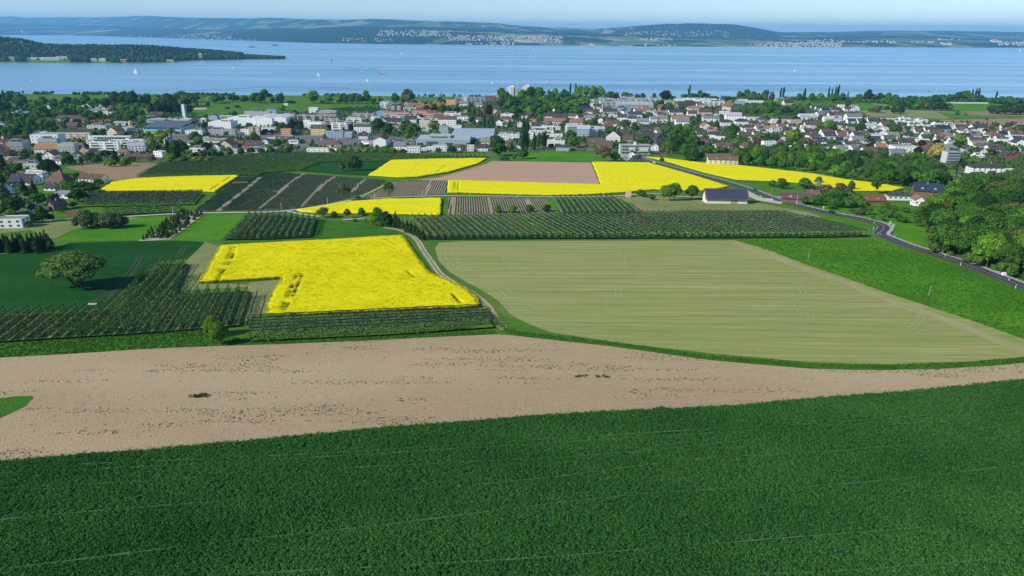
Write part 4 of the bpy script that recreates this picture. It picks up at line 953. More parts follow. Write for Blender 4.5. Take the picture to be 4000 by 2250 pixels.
# ---------------------------------------------------------------- netted fruit orchards: every row a thing
M['orleaf'] = foliage_mat("orchard_leaves", 0.2, 0.75, 1.22)
def orchard(name, outline, line, spacing, where, group, order="left", hgt=3.15, netz=3.25, col=(0.135, 0.235, 0.078), soilstrip=True, netr=0.22, wid=1.9, q=3.4, minlen=8, grass=M['grass'], leaf=0.20):
    """outline, line in photo points; line gives the direction of the rows (on the ground); q = leaf faces per metre"""
    poly = [tuple(P(*k)[:2]) for k in outline]
    field("orchard_grass_ground", poly, grass, world=True)
    base = 0.06 + LAYER[0]
    a = P(*line[0])[:2]; b = P(*line[1])[:2]; d = (b - a) / np.hypot(*(b - a)); nrm = np.array([d[1], -d[0]])   # nrm to the right of d
    arr = np.array(poly); s = (arr - a) @ nrm; ks = np.arange(math.ceil(s.min() / spacing), math.floor(s.max() / spacing) + 1)
    g = np.random.default_rng(abs(hash(where)) % 1000 if False else len(where) * 7 + 1)
    out_rows = []
    for k in ks:
        o0 = a + nrm * (k * spacing)
        t = []
        for i in range(len(arr)):
            p0, p1 = arr[i], arr[(i + 1) % len(arr)]; s0 = (p0 - o0) @ nrm; s1 = (p1 - o0) @ nrm
            if (s0 > 0) != (s1 > 0):
                f = s0 / (s0 - s1); t.append(((p0 + (p1 - p0) * f) - o0) @ d)
        t.sort()
        for j in range(0, len(t) - 1, 2):
            if t[j + 1] - t[j] > minlen: out_rows.append((o0 + d * t[j], o0 + d * t[j + 1]))
    out_rows.sort(key=lambda r: PIX((*((r[0] + r[1]) / 2), float(ground_z((r[0] + r[1])[1] / 2))))[0 if order == "left" else 1], reverse=(order == "near"))
    for n_, (e0, e1) in enumerate(out_rows):
        L = float(np.hypot(*(e1 - e0)))
        z0 = float(ground_z(e0[1])) + base
        root = obj("orchard_row", None, loc=(e0[0], e0[1], z0))
        side = "from the left" if order == "left" else "from the front"
        tag(root, f"{ordw(n_ + 1)} orchard row {side} {where}", "orchard row", group)
        dd = (e1 - e0) / L; ang = math.atan2(dd[1], dd[0]); sn = np.array([-dd[1], dd[0]])
        def wz(t): return ground_z(e0[1] + dd[1] * t) + base - z0
        # foliage faces
        m_ = int(L * q * 4.2); t = g.uniform(0.6, L - 0.6, m_); hh = g.uniform(0.35, hgt, m_) ** 1.0
        hh = np.minimum(hh, hgt * (0.82 + 0.18 * np.sin(t * 2 * math.pi / 1.1 + g.uniform(0, 6))) * (0.86 + 0.28 * vnoise(t * 0.4, t * 0 + k, 3)))
        lat = g.normal(0, 0.38, m_) * wid * (1.1 - 0.62 * hh / hgt)
        c = np.stack([t * dd[0] + lat * sn[0], t * dd[1] + lat * sn[1], wz(t) + hh], -1)
        nn = np.stack([sn[0] * np.sign(lat), sn[1] * np.sign(lat), 0 * t + 0.9], -1) + g.normal(0, 0.5, (m_, 3)); nn /= np.linalg.norm(nn, axis=1)[:, None]
        uu = np.cross(nn, g.normal(0, 1, (m_, 3))); uu /= np.linalg.norm(uu, axis=1)[:, None]; ww = np.cross(nn, uu)
        sz = (leaf * g.uniform(0.6, 1.4, m_))[:, None]
        V = np.stack([c - uu * sz - ww * sz * .6, c + uu * sz * .7 - ww * sz, c + uu * sz + ww * sz * .6, c - uu * sz * .6 + ww * sz], 1).reshape(-1, 3)
        F = np.arange(m_ * 4).reshape(-1, 4)
        fo = obj("tree_line", mesh_np("tree_line", V, F, [M['orleaf']]), root, color=tuple(x * g.uniform(0.85, 1.15) for x in col)); fo["kind"] = "stuff"
        # rolled net along the top wire, sagging between supports
        ns = max(2, int(L / 5)); tt = np.linspace(0, L, ns * 2 + 1); V = []; F = []
        for i, x in enumerate(tt):
            z = float(wz(x)) + netz - (0.18 if i % 2 else 0.0) + g.uniform(-.05, .05); r = netr * g.uniform(0.8, 1.25); l_ = g.uniform(-.06, .06)
            for (lx_, lz) in ((-r, 0), (0, r), (r, 0), (0, -r)):
                V.append((x * dd[0] + (lx_ + l_) * sn[0], x * dd[1] + (lx_ + l_) * sn[1], z + lz))
        for i in range(len(tt) - 1):
            for j in range(4): F.append((i * 4 + j, i * 4 + (j + 1) % 4, i * 4 + 4 + (j + 1) % 4, i * 4 + 4 + j))
        obj("hail_net", mesh_np("hail_net", V, F, [M['net']]), root)
        for tpos, lean in ((0.0, -0.5), (L, 0.5)):
            mb = MB(); x, y, z = tpos * dd[0], tpos * dd[1], float(wz(tpos))
            mb.tube((x, y, z - 0.3), (x, y, z + netz + 0.1), 0.07, n=4)
            mb.tube((x + dd[0] * lean * 2.2, y + dd[1] * lean * 2.2, z - .1), (x, y, z + netz), 0.03, n=3)
            obj("post", mb.mesh("post", [M['net']]), root)
        mb = MB()
        for x_ in np.arange(10, L - 4, 10.0):
            z = float(wz(x_)); mb.tube((x_ * dd[0], x_ * dd[1], z - .2), (x_ * dd[0], x_ * dd[1], z + netz - .15), 0.05, n=4, cap=False)
        if mb.v:
            po = obj("support_posts", mb.mesh("support_posts", [M['wood']]), root); po["kind"] = "stuff"
        if soilstrip:
            V = []; F = []
            for i, x in enumerate(np.linspace(0, L, max(2, int(L / 5)))):
                w_ = 0.34 * g.uniform(0.6, 1.3)
                for sg in (-w_, w_): V.append((x * dd[0] + sg * sn[0], x * dd[1] + sg * sn[1], float(wz(x)) + 0.03))
                if i: b_ = len(V); F.append((b_ - 4, b_ - 2, b_ - 1, b_ - 3))
            obj("bare_strip", mesh_np("bare_strip", V, F, [M['dry']]), root)
    return out_rows
R_ = {}
R_['F8'] = orchard("orchard", [(1605, 858), (1730, 858), (2172, 852), (2537, 847), (2800, 843), (3046, 845), (3230, 882), (3402, 926), (3250, 930), (2873, 933), (2200, 935), (1678, 938), (1652, 912)],
        [(1678, 938), (1600, 846)], 3.55, "in the long orchard above the mown field", "long orchard above the mown field", q=5.5, leaf=0.22, soilstrip=False, grass=M['rowgreen'], netr=0.26, hgt=2.65, wid=1.7, col=(0.15, 0.26, 0.09))
R_['F9'] = orchard("orchard", [(2160, 784), (2385, 780), (2425, 800), (2520, 843), (2192, 848)], [(2190, 830), (2158, 772)], 3.6, "in the small orchard beside the striped field", "small orchard beside the striped field", q=5.0, leaf=0.22, soilstrip=False, grass=M['rowgreen'], netr=0.26, hgt=2.65, wid=1.7, col=(0.15, 0.26, 0.09))
R_['F6'] = orchard("orchard", [(994, 1272), (1880, 1230), (1900, 1240), (1930, 1285), (1500, 1315), (978, 1339)], [(978, 1339), (1930, 1287)], 3.1, "in the orchard bordering the big rape field", "orchard bordering the big rape field", order="near", q=5.5, leaf=0.18, soilstrip=False, netr=0.15, hgt=2.7, col=(0.10, 0.165, 0.068))
R_['F7'] = orchard("orchard", [(-330, 1276), (0, 1243), (402, 1222), (600, 1040), (738, 1036), (686, 1158), (975, 1143), (938, 1278), (796, 1290), (493, 1313), (31, 1340), (-300, 1362)],
        [(493, 1313), (736, 1014)], 3.45, "in the orchard beside the dark wheat", "orchard beside the dark wheat", q=6.0, leaf=0.18, wid=1.5, netr=0.15, hgt=2.9, col=(0.105, 0.19, 0.058), grass=M['rowgreen'])
R_['F21'] = orchard("orchard", [(868, 940), (964, 846), (1120, 849), (1235, 861), (1218, 930), (1040, 938)], [(868, 938), (966, 836)], 3.5, "in the fan-shaped orchard below the track", "fan-shaped orchard below the track", q=3.8, leaf=0.27, col=(0.17, 0.25, 0.115), wid=1.15, netr=0.12, grass=M['rowgreen'], soilstrip=False)  # dark ground colour here paints in the shadows between the rows
R_['F18'] = orchard("orchard", [(370, 764), (795, 760), (760, 802), (560, 806), (322, 810), (340, 780)], [(322, 806), (755, 798)], 5.5, "in the flat left orchard", "flat orchard under the left rape field", order="near", q=3.2, leaf=0.32, soilstrip=False, col=(0.09, 0.13, 0.08), wid=2.6, netr=0.12, netz=3.0)
R_['F18b'] = orchard("orchard", [(388, 832), (716, 816), (703, 832), (560, 838), (446, 845)], [(446, 843), (703, 830)], 4.6, "in the short strip by the track", "short orchard strip by the track", order="near", q=3.0, leaf=0.32, soilstrip=False, wid=2.0, netr=0.12)
R_['F16'] = orchard("orchard", [(536, 700), (592, 668), (645, 643), (720, 641), (816, 627), (1009, 612), (1174, 604), (1350, 606), (1590, 608), (1700, 611), (1912, 613), (1905, 616), (1659, 624), (1493, 631), (1257, 633), (1170, 668), (1036, 676), (1009, 688), (816, 690), (650, 697)],
        [(850, 685), (1030, 636)], 5.0, "in the long hillside orchard below the town", "hillside orchard below the town", q=3.2, leaf=0.30, soilstrip=False, netr=0.2, netz=3.4, hgt=2.8, col=(0.16, 0.28, 0.09), wid=1.7, minlen=10)
ROWCOUNTS = {k: len(v) for k, v in R_.items()}
print("ROWS", ROWCOUNTS, sum(ROWCOUNTS.values()))
# ---------------------------------------------------------------- trees
def crown_mesh(name, seed, nl, leaf, shape="broad", lobes=12, core=True, z0=0.2, spread=0.34, lr=(0.15, 0.24), open_=0.0):
    """unit crown: about 1 wide, top at z = 1"""
    g = np.random.default_rng(seed); C = []; R = []
    if shape == "broad":
        for i in range(lobes):
            d = g.normal(0, 1, 3); d /= np.linalg.norm(d); d[2] = abs(d[2]) * 1.1 - 0.35
            r = g.uniform(*lr); k = 0.5 - r
            C.append((d[0] * k, d[1] * k, z0 + (1 - z0) * 0.46 + d[2] * (1 - z0) * 0.40)); R.append((r, r, r * (1 - z0) * 1.0))
        C.append((0, 0, z0 + (1 - z0) * 0.5)); R.append((spread, spread, (1 - z0) * 0.42))
    elif shape == "poplar":
        for i in range(lobes):
            t = (i + 0.5) / lobes; w = 0.5 * math.sin(math.pi * (0.12 + 0.84 * t)) ** 0.6
            a = g.uniform(0, 6.28); r = w * 0.62
            C.append((math.cos(a) * w * .35, math.sin(a) * w * .35, z0 + (1 - z0) * t * 0.93)); R.append((r, r, (1 - z0) / lobes * 1.8))
    elif shape == "cone":
        for i in range(lobes):
            t = (i + 0.3) / lobes; w = 0.5 * (1 - t) ** 0.85 + 0.03
            for k in range(3 if t < .7 else 1):
                a = g.uniform(0, 6.28); C.append((math.cos(a) * w * .38, math.sin(a) * w * .38, z0 + (1 - z0) * t * .96)); R.append((w * .68, w * .68, (1 - z0) / lobes * 0.9))
    C = np.array(C); R = np.array(R)
    area = (R[:, 0] * R[:, 2]); pr = area / area.sum()
    j = g.choice(len(C), nl, p=pr); d = g.normal(0, 1, (nl, 3)); d /= np.linalg.norm(d, axis=1)[:, None]
    low = d[:, 2] < -0.2; d[low, 2] *= g.choice([-1, 1], low.sum(), p=[0.6, 0.4])
    rr = g.uniform(0.72, 1.08, nl)[:, None]
    c = C[j] + d * R[j] * rr
    if open_ > 0:
        k = fbm(c[:, 0] * 7 + 9, c[:, 2] * 7 + c[:, 1] * 5, seed, 2) > open_; c = c[k]; d = d[k]
    m = len(c)
    nn = d * [1, 1, 0.8] + [0, 0, 0.35] + g.normal(0, 0.45, (m, 3)); nn /= np.linalg.norm(nn, axis=1)[:, None]
    uu = np.cross(nn, g.normal(0, 1, (m, 3))); uu /= np.linalg.norm(uu, axis=1)[:, None]; ww = np.cross(nn, uu)
    s = (leaf * g.uniform(0.55, 1.35, m))[:, None]
    asp = g.uniform(0.5, 1.0, m)[:, None]
    V = np.stack([c - uu * s - ww * s * asp * .5, c + uu * s * .35 - ww * s * asp, c + uu * s + ww * s * asp * .4, c - uu * s * .3 + ww * s * asp], 1).reshape(-1, 3)
    F = np.arange(m * 4).reshape(-1, 4)
    if core:
        cv = []; cf = []; b = len(V)
        for q in range(len(C)):
            ns, nr = 6, 4; sc = 0.80
            bb = b + len(cv)
            for r_ in range(nr + 1):
                ph = math.pi * r_ / nr
                for s_ in range(ns):
                    th = 2 * math.pi * s_ / ns; jj = g.uniform(0.85, 1.1)
                    cv.append(C[q] + R[q] * sc * jj * np.array([math.sin(ph) * math.cos(th), math.sin(ph) * math.sin(th), math.cos(ph)]))
            for r_ in range(nr):
                for s_ in range(ns): cf.append((bb + r_ * ns + s_, bb + (r_ + 1) * ns + s_, bb + (r_ + 1) * ns + (s_ + 1) % ns, bb + r_ * ns + (s_ + 1) % ns))
        V = np.concatenate([V, np.array(cv)]); F = np.concatenate([F, np.array(cf)])
    return mesh_np(name, V, F, [M['leaf']])

def trunk_mesh(name, seed, z1=0.62, r=0.028, limbs=4, mat='bark', lean=0.0, split=0.22):
    g = random.Random(seed); mb = MB()
    mb.tube((0, 0, -0.04), (lean * .3, 0, split), r * 1.25, r * 0.9, 7)
    mb.tube((lean * .3, 0, split), (lean, 0, z1), r * 0.9, r * 0.35, 6)
    for i in range(limbs):
        a = 6.28 * i / limbs + g.uniform(-.4, .4); L = g.uniform(0.2, 0.34)
        mb.tube((lean * .3, 0, split + 0.02 * i), (math.cos(a) * L + lean, math.sin(a) * L, split + g.uniform(0.22, 0.4)), r * 0.6, r * 0.2, 5)
    return mb.mesh(name, [M[mat]])

CR_ = {'b': [crown_mesh("crown_broad", s, 620, 0.050, lobes=11, z0=0.10) for s in (1, 2, 3, 4)],
       'o': [crown_mesh("crown_open", s, 620, 0.045, lobes=13, lr=(0.11, 0.19), spread=0.26, z0=0.25) for s in (5, 6)],
       'r': [crown_mesh("crown_round", s, 560, 0.052, lobes=9, lr=(0.2, 0.26), spread=0.40, z0=0.07) for s in (8, 9)],
       'p': [crown_mesh("crown_poplar", s, 480, 0.060, "poplar", 9, z0=0.06) for s in (11, 12)],
       'c': [crown_mesh("crown_conifer", s, 620, 0.050, "cone", 10, z0=0.04) for s in (13, 14, 15)],
       'w': [crown_mesh("crown_weeping", s, 700, 0.046, lobes=14, lr=(0.13, 0.2), spread=0.38, z0=0.06) for s in (17,)],
       's': [crown_mesh("crown_shrub", s, 260, 0.075, lobes=8, lr=(0.2, 0.28), spread=0.4, z0=0.02) for s in (19, 20, 21)],
       'x': [crown_mesh("crown_bare", s, 420, 0.028, lobes=14, lr=(0.12, 0.2), spread=0.3, core=False, z0=0.2) for s in (23,)],
       'B': [crown_mesh("crown_big", s, 2600, 0.030, lobes=18, lr=(0.12, 0.2), spread=0.36, z0=0.12) for s in (25, 26, 27)],
       'O': [crown_mesh("crown_airy", s, 1800, 0.030, lobes=16, lr=(0.10, 0.17), spread=0.24, z0=0.22, core=False) for s in (31, 32)]}
TR_ = {'d': [trunk_mesh("trunk", s) for s in (1, 2, 3)], 'thin': [trunk_mesh("trunk", 5, 0.9, 0.02, 2)], 'x': [trunk_mesh("trunk", 7, 0.92, 0.024, 9, 'palebark', split=.2)]}
TONES = {'m': ((0.070, 0.165, 0.028), "mid-green"), 'd': ((0.036, 0.092, 0.024), "dark green"), 'l': ((0.125, 0.265, 0.030), "bright green"), 'g': ((0.091, 0.137, 0.065), "grey-green"),
         'y': ((0.221, 0.286, 0.033), "yellow-green"), 'o': ((0.137, 0.150, 0.052), "olive-brown"), 'k': ((0.052, 0.021, 0.023), "dark purple"), 'b': ((0.150, 0.111, 0.072), "brownish"),
         'G': ((0.390, 0.325, 0.091), "golden"), 'n': ((0.040, 0.080, 0.036), "blackish green"), 'W': ((0.325, 0.390, 0.286), "pale flowering")}
KINDS = {'b': ("broadleaf_tree", "rounded broadleaf tree"), 'o': ("broadleaf_tree", "loose-crowned tree"), 'r': ("broadleaf_tree", "dense round tree"), 'p': ("poplar_tree", "columnar poplar"),
         'c': ("conifer_tree", "pointed conifer"), 'w': ("willow_tree", "drooping willow"), 's': ("shrub", "low shrub"), 'x': ("bare_tree", "half-bare tree"), 'B': ("broadleaf_tree", "big leafy tree"), 'O': ("broadleaf_tree", "airy old tree")}
CATS = {'broadleaf_tree': 'tree', 'poplar_tree': 'poplar', 'conifer_tree': 'conifer', 'willow_tree': 'willow', 'shrub': 'shrub', 'bare_tree': 'bare tree', 'copper_beech_tree': 'copper beech', 'fruit_tree': 'fruit tree'}
TREES = []
SPEC = []
def plant(*a, **k): SPEC.append((a, k))
def plant_now(xy, w, h, kind='b', tone='m', label=None, group=None, name=None, depth_=1.0, dz=0.0, px=None):
    if kind in 'broxw': w *= 1.18
    z = float(ground_z(xy[1])) + dz
    me = rnd.choice(CR_[kind]); c, tn = TONES[tone]
    nm, word = KINDS[kind]
    if tone == 'k': nm = "copper_beech_tree"; word = word.replace("broadleaf tree", "copper beech").replace("dense round tree", "copper beech").replace("big leafy tree", "copper beech")
    nm = name or nm
    root = obj(nm, None, loc=(xy[0], xy[1], z), rotz=rnd.uniform(0, 6.28))
    j = rnd.uniform(0.86, 1.15); c = (c[0] * j * rnd.uniform(.93, 1.07), c[1] * j, c[2] * j)
    lo_ = 0.13 * h if kind in 'brw' else 0
    obj("crown", me, root, loc=(0, 0, -lo_), scale=(w, w * depth_, h + lo_ * 1.1), color=c)
    if kind != 's':
        tr = TR_['x'] if kind == 'x' else TR_['thin'] if kind in 'pc' else TR_['d']
        obj("trunk", rnd.choice(tr), root, scale=(min(w, h * 1.1), min(w, h * 1.1), h))
    px = px or PIX((xy[0], xy[1], z))
    if label: tag(root, label, CATS[nm], group)
    else: auto_label(root, f"{tn} {word}", CATS[nm], group, px[0], px[1] - h / 2 / mpp((xy[0], xy[1], z)))
    TREES.append((xy[0], xy[1], w / 2)); return root

def trees_px(ox, oy, s, rows, group=None):
    """rows of (x, base y, width, height, kind, tone) in close-up coordinates"""
    for r in rows:
        x, y, w, h, kind, tone = r[:6]
        X_, Y_ = ox + x / s, oy + y / s
        p = P(X_, Y_); m = mpp(p)
        plant(p[:2], w / s * m, h / s * m * 1.03, kind, tone, label=r[6] if len(r) > 6 else None, group=group, px=(X_, Y_ - h / s / 2))
T4 = lambda ox, rows, g: trees_px(ox, 300, 3.623, rows, g)
G1 = "trees along the lake shore"; G2 = "trees between the town houses"
T4(0, [(20, 360, 45, 150, 'p', 'n'), (70, 360, 70, 160, 'p', 'd'), (170, 370, 130, 130, 'b', 'd'), (300, 400, 165, 170, 'r', 'm'), (505, 440, 110, 110, 'b', 'l'), (620, 410, 150, 130, 'b', 'm'), (745, 420, 130, 100, 'b', 'm'),
       (970, 400, 150, 120, 'b', 'd'), (1080, 400, 120, 100, 'b', 'm'), (1210, 380, 145, 135, 'r', 'm'), (1370, 400, 100, 95, 'r', 'm'), (1510, 430, 130, 140, 'b', 'n'), (1640, 400, 150, 180, 'r', 'n'), (1770, 400, 170, 185, 'r', 'n'),
       (1885, 410, 170, 200, 'r', 'd'), (1985, 360, 80, 130, 'x', 'b'), (2090, 400, 170, 165, 'b', 'm'), (2230, 400, 170, 160, 'b', 'l'), (2370, 400, 180, 170, 'b', 'g'), (2490, 380, 120, 150, 'r', 'l')], G1)
T4(0, [(300, 455, 100, 90, 'r', 'k'), (40, 520, 150, 170, 'b', 'd'), (130, 480, 120, 120, 'b', 'd'), (600, 560, 210, 160, 'b', 'm'), (470, 540, 120, 100, 'b', 'd'), (950, 580, 170, 160, 'b', 'm'), (1070, 560, 90, 100, 'b', 'g'),
       (880, 500, 120, 110, 'b', 'm'), (780, 470, 110, 100, 'b', 'd'), (1150, 510, 100, 90, 'b', 'm'), (1250, 600, 120, 110, 'b', 'd'), (1340, 610, 140, 120, 'b', 'm'), (1720, 490, 120, 110, 'b', 'l'), (1790, 540, 160, 130, 'b', 'g'),
       (1870, 630, 210, 170, 'b', 'm'), (2010, 580, 110, 120, 'o', 'm'), (2150, 540, 110, 170, 'b', 'n'), (2240, 540, 110, 185, 'b', 'n'), (2330, 535, 110, 180, 'b', 'd'), (2420, 530, 110, 185, 'b', 'n'), (2500, 530, 120, 170, 'b', 'd'),
       (320, 750, 180, 190, 'b', 'm'), (500, 760, 230, 190, 'B', 'm'), (620, 760, 200, 170, 'B', 'l'), (730, 770, 200, 150, 'B', 'm'), (420, 850, 140, 170, 'b', 'm'), (80, 790, 110, 80, 'b', 'm'), (230, 850, 160, 130, 'b', 'd'),
       (180, 800, 100, 80, 'b', 'm'), (350, 890, 120, 90, 'b', 'm'), (1340, 850, 110, 75, 'r', 'd'), (1460, 830, 100, 100, 'b', 'm'), (820, 830, 110, 80, 'b', 'm'), (1880, 720, 60, 110, 'c', 'd'),
       (905, 1070, 90, 110, 'o', 'm'), (960, 1240, 160, 190, 'b', 'm'), (1010, 1240, 110, 120, 'b', 'd'), (1280, 1200, 170, 150, 'b', 'g'), (1380, 1230, 130, 130, 'b', 'm'), (1500, 1140, 170, 110, 'b', 'd'), (1640, 1210, 130, 210, 'c', 'd'),
       (1570, 1270, 170, 120, 'b', 'l'), (1780, 1265, 150, 115, 'b', 'l'), (1880, 1200, 100, 80, 'b', 'o'), (2150, 1010, 110, 160, 'b', 'y'), (2290, 900, 190, 160, 'b', 'y'), (2420, 800, 130, 90, 'b', 'y'), (2390, 1100, 150, 220, 'c', 'd'),
       (2240, 1030, 120, 80, 's', 'd'), (2500, 1160, 180, 260, 'b', 'd'), (2410, 1200, 170, 120, 'b', 'l'), (560, 1190, 100, 130, 'c', 'd'), (700, 1400, 280, 240, 'B', 'd'), (820, 1380, 120, 140, 'b', 'm'), (40, 1260, 170, 160, 'c', 'n'), (150, 1120, 200, 90, 'b', 'g'),
       (60, 1400, 190, 260, 'c', 'n'), (180, 1440, 160, 130, 'b', 'd'), (250, 1330, 120, 110, 'b', 'm'), (340, 1150, 160, 110, 'b', 'g'), (1330, 1270, 40, 90, 'x', 'b'), (1980, 1240, 60, 110, 'x', 'b'), (2150, 1220, 120, 100, 'o', 'o'), (1170, 1290, 50, 80, 'x', 'b'),
       (1090, 1140, 80, 50, 's', 'm'), (1200, 1010, 140, 70, 's', 'd'), (480, 1000, 90, 60, 's', 'd')], G2)
T4(650, [(50, 440, 190, 210, 'b', 'd'), (10, 500, 180, 180, 'b', 'n'), (130, 510, 200, 160, 'b', 'n'), (230, 360, 230, 165, 'b', 'm'), (310, 420, 240, 180, 'b', 'g'), (330, 520, 140, 130, 'b', 'n'), (400, 360, 150, 130, 'b', 'm'), (520, 350, 120, 110, 'x', 'b'), (430, 440, 60, 90, 'b', 'm'),
         (590, 420, 80, 70, 'r', 'm'), (690, 375, 170, 130, 'r', 'm'), (790, 360, 110, 110, 'b', 'g'), (940, 350, 130, 105, 'r', 'd'), (1000, 350, 90, 90, 'b', 'd'), (1110, 360, 120, 95, 'b', 'm'), (1270, 370, 160, 150, 'b', 'm'), (1400, 370, 200, 190, 'o', 'm'), (1340, 370, 140, 150, 'b', 'm'),
         (1510, 370, 80, 80, 'b', 'd'), (1620, 370, 130, 115, 'b', 'd'), (1760, 375, 160, 40, 's', 'd'), (2080, 375, 200, 180, 'r', 'l'), (2200, 380, 60, 60, 'b', 'd'), (2290, 380, 150, 120, 'b', 'l'), (2450, 380, 120, 130, 'b', 'l')], G1)
T4(650, [(900, 545, 45, 50, 'b', 'm'), (965, 565, 80, 90, 'b', 'm'), (540, 740, 80, 110, 'b', 'm'), (1170, 710, 100, 60, 'b', 'm'), (1150, 700, 50, 60, 'c', 'd'), (1390, 700, 35, 60, 'c', 'd'), (1450, 700, 100, 60, 'b', 'd'), (1560, 720, 110, 90, 'b', 'g'), (1650, 730, 110, 90, 'b', 'm'),
         (1640, 480, 130, 80, 'b', 'l'), (1730, 640, 110, 105, 'b', 'd'), (1810, 690, 120, 110, 'b', 'l'), (1780, 740, 150, 100, 'r', 'k'), (1890, 750, 130, 90, 'b', 'd'), (2210, 680, 80, 80, 'b', 'd'), (2310, 745, 90, 75, 'b', 'k'), (1260, 940, 150, 150, 'r', 'm'), (1400, 820, 120, 80, 'r', 'k'), (1500, 810, 80, 70, 'r', 'k'),
         (410, 850, 120, 80, 'b', 'm'), (580, 840, 90, 60, 'b', 'm'), (470, 970, 160, 110, 'b', 'm'), (580, 1050, 130, 130, 'r', 'k'), (200, 1110, 250, 220, 'B', 'm'), (40, 1080, 110, 180, 'c', 'd'), (60, 1200, 130, 110, 'b', 'l'), (150, 1160, 120, 80, 'b', 'm'), (260, 1220, 120, 110, 'b', 'm'), (350, 1160, 80, 80, 'b', 'l'),
         (430, 1150, 110, 90, 'b', 'm'), (530, 1150, 130, 120, 'b', 'b'), (650, 1140, 130, 110, 'b', 'm'), (760, 1130, 120, 80, 'b', 'm'), (900, 1120, 120, 120, 'b', 'm'), (1060, 1110, 100, 120, 'b', 'm'), (1200, 1090, 120, 90, 'b', 'd'), (1340, 1090, 110, 90, 'b', 'm'), (1480, 1085, 110, 100, 'b', 'm'), (1620, 1080, 130, 90, 'b', 'm'),
         (1740, 1080, 150, 140, 'b', 'o'), (1850, 1070, 100, 100, 'x', 'b'), (1730, 1080, 100, 90, 'b', 'l'), (440, 1230, 160, 110, 'b', 'y'), (600, 1245, 110, 110, 'b', 'l'), (510, 1190, 120, 70, 's', 'y'), (1580, 980, 110, 100, 'b', 'm'), (1670, 940, 80, 60, 'b', 'm'), (1920, 940, 110, 60, 'b', 'm'), (2070, 960, 60, 80, 'b', 'o'),
         (990, 970, 60, 70, 'c', 'd'), (850, 840, 80, 70, 'b', 'm'), (1050, 920, 60, 70, 'b', 'g'), (1160, 900, 60, 60, 'b', 'g'), (2240, 880, 60, 70, 'b', 'y'), (2050, 1000, 60, 60, 'b', 'm'), (2330, 1075, 90, 70, 'b', 'l'), (2470, 1080, 80, 60, 'b', 'l'), (1860, 570, 60, 40, 's', 'm'), (1000, 440, 120, 40, 's', 'm'), (860, 455, 90, 30, 's', 'd')], G2)
T4(1300, [(100, 380, 110, 130, 'b', 'l'), (190, 380, 110, 130, 'b', 'm'), (290, 380, 90, 150, 'b', 'm'), (380, 385, 110, 150, 'b', 'm'), (480, 380, 120, 185, 'b', 'm'), (570, 385, 120, 90, 'b', 'm'), (665, 385, 55, 105, 'p', 'm'), (700, 370, 60, 60, 'b', 'g'), (885, 380, 120, 160, 'b', 'm'), (1070, 390, 170, 225, 'b', 'g'),
          (1000, 380, 90, 150, 'b', 'g'), (1160, 390, 70, 60, 'b', 'g'), (1510, 390, 95, 110, 'b', 'm'), (1420, 390, 60, 40, 's', 'm'), (2020, 310, 25, 60, 'p', 'd')], G1)
T4(1300, [(650, 760, 180, 170, 'r', 'd'), (800, 815, 180, 165, 'r', 'd'), (720, 815, 100, 80, 'r', 'm'), (990, 770, 110, 100, 'b', 'm'), (1090, 860, 130, 160, 'b', 'm'), (1140, 770, 150, 120, 'b', 'm'), (1060, 880, 90, 90, 'b', 'l'), (1410, 740, 130, 120, 'r', 'y'), (1330, 480, 90, 80, 'b', 'd'), (1440, 500, 100, 120, 'b', 'd'), (1550, 500, 120, 110, 'b', 'm'),
          (1640, 510, 90, 80, 'b', 'd'), (1760, 510, 110, 80, 'r', 'k'), (1560, 370, 90, 50, 'b', 'd'), (1870, 480, 80, 60, 'b', 'd'), (1930, 560, 90, 170, 'p', 'm'), (2000, 560, 80, 130, 'c', 'd'), (2070, 620, 110, 130, 'b', 'b'), (2080, 530, 70, 90, 'c', 'd'), (2210, 560, 110, 160, 'r', 'k'), (1960, 650, 90, 100, 'b', 'm'), (2150, 720, 70, 190, 'p', 'd'),
          (2210, 740, 80, 190, 'p', 'm'), (2270, 740, 60, 180, 'p', 'd'), (2080, 690, 90, 60, 'b', 'm'), (1780, 660, 80, 60, 'b', 'm'), (250, 740, 80, 80, 'b', 'd'), (1050, 660, 70, 70, 'b', 'g'), (640, 620, 50, 40, 'b', 'd'), (320, 810, 50, 50, 'b', 'm'), (440, 805, 60, 40, 's', 'm'),
          (110, 1070, 80, 60, 'b', 'l'), (240, 1075, 110, 70, 'r', 'y'), (360, 1080, 100, 60, 'b', 'l'), (475, 1080, 140, 80, 'r', 'y'), (600, 1080, 110, 70, 'b', 'l'), (740, 1080, 140, 110, 'b', 'l'), (860, 1080, 120, 70, 'b', 'l'), (990, 1085, 120, 70, 'b', 'm'), (1490, 1070, 100, 70, 'b', 'm'), (1690, 1075, 130, 100, 'b', 'd'), (1780, 960, 70, 60, 'r', 'm'),
          (1870, 955, 70, 60, 'r', 'm'), (2070, 950, 90, 70, 'r', 'm'), (2180, 930, 80, 70, 'r', 'm'), (2010, 1055, 40, 50, 'c', 'd'), (2340, 1120, 240, 290, 'w', 'd'), (2270, 960, 120, 130, 'b', 'g'), (2500, 1060, 120, 120, 'b', 'o'), (960, 560, 60, 40, 's', 'd')], G2)
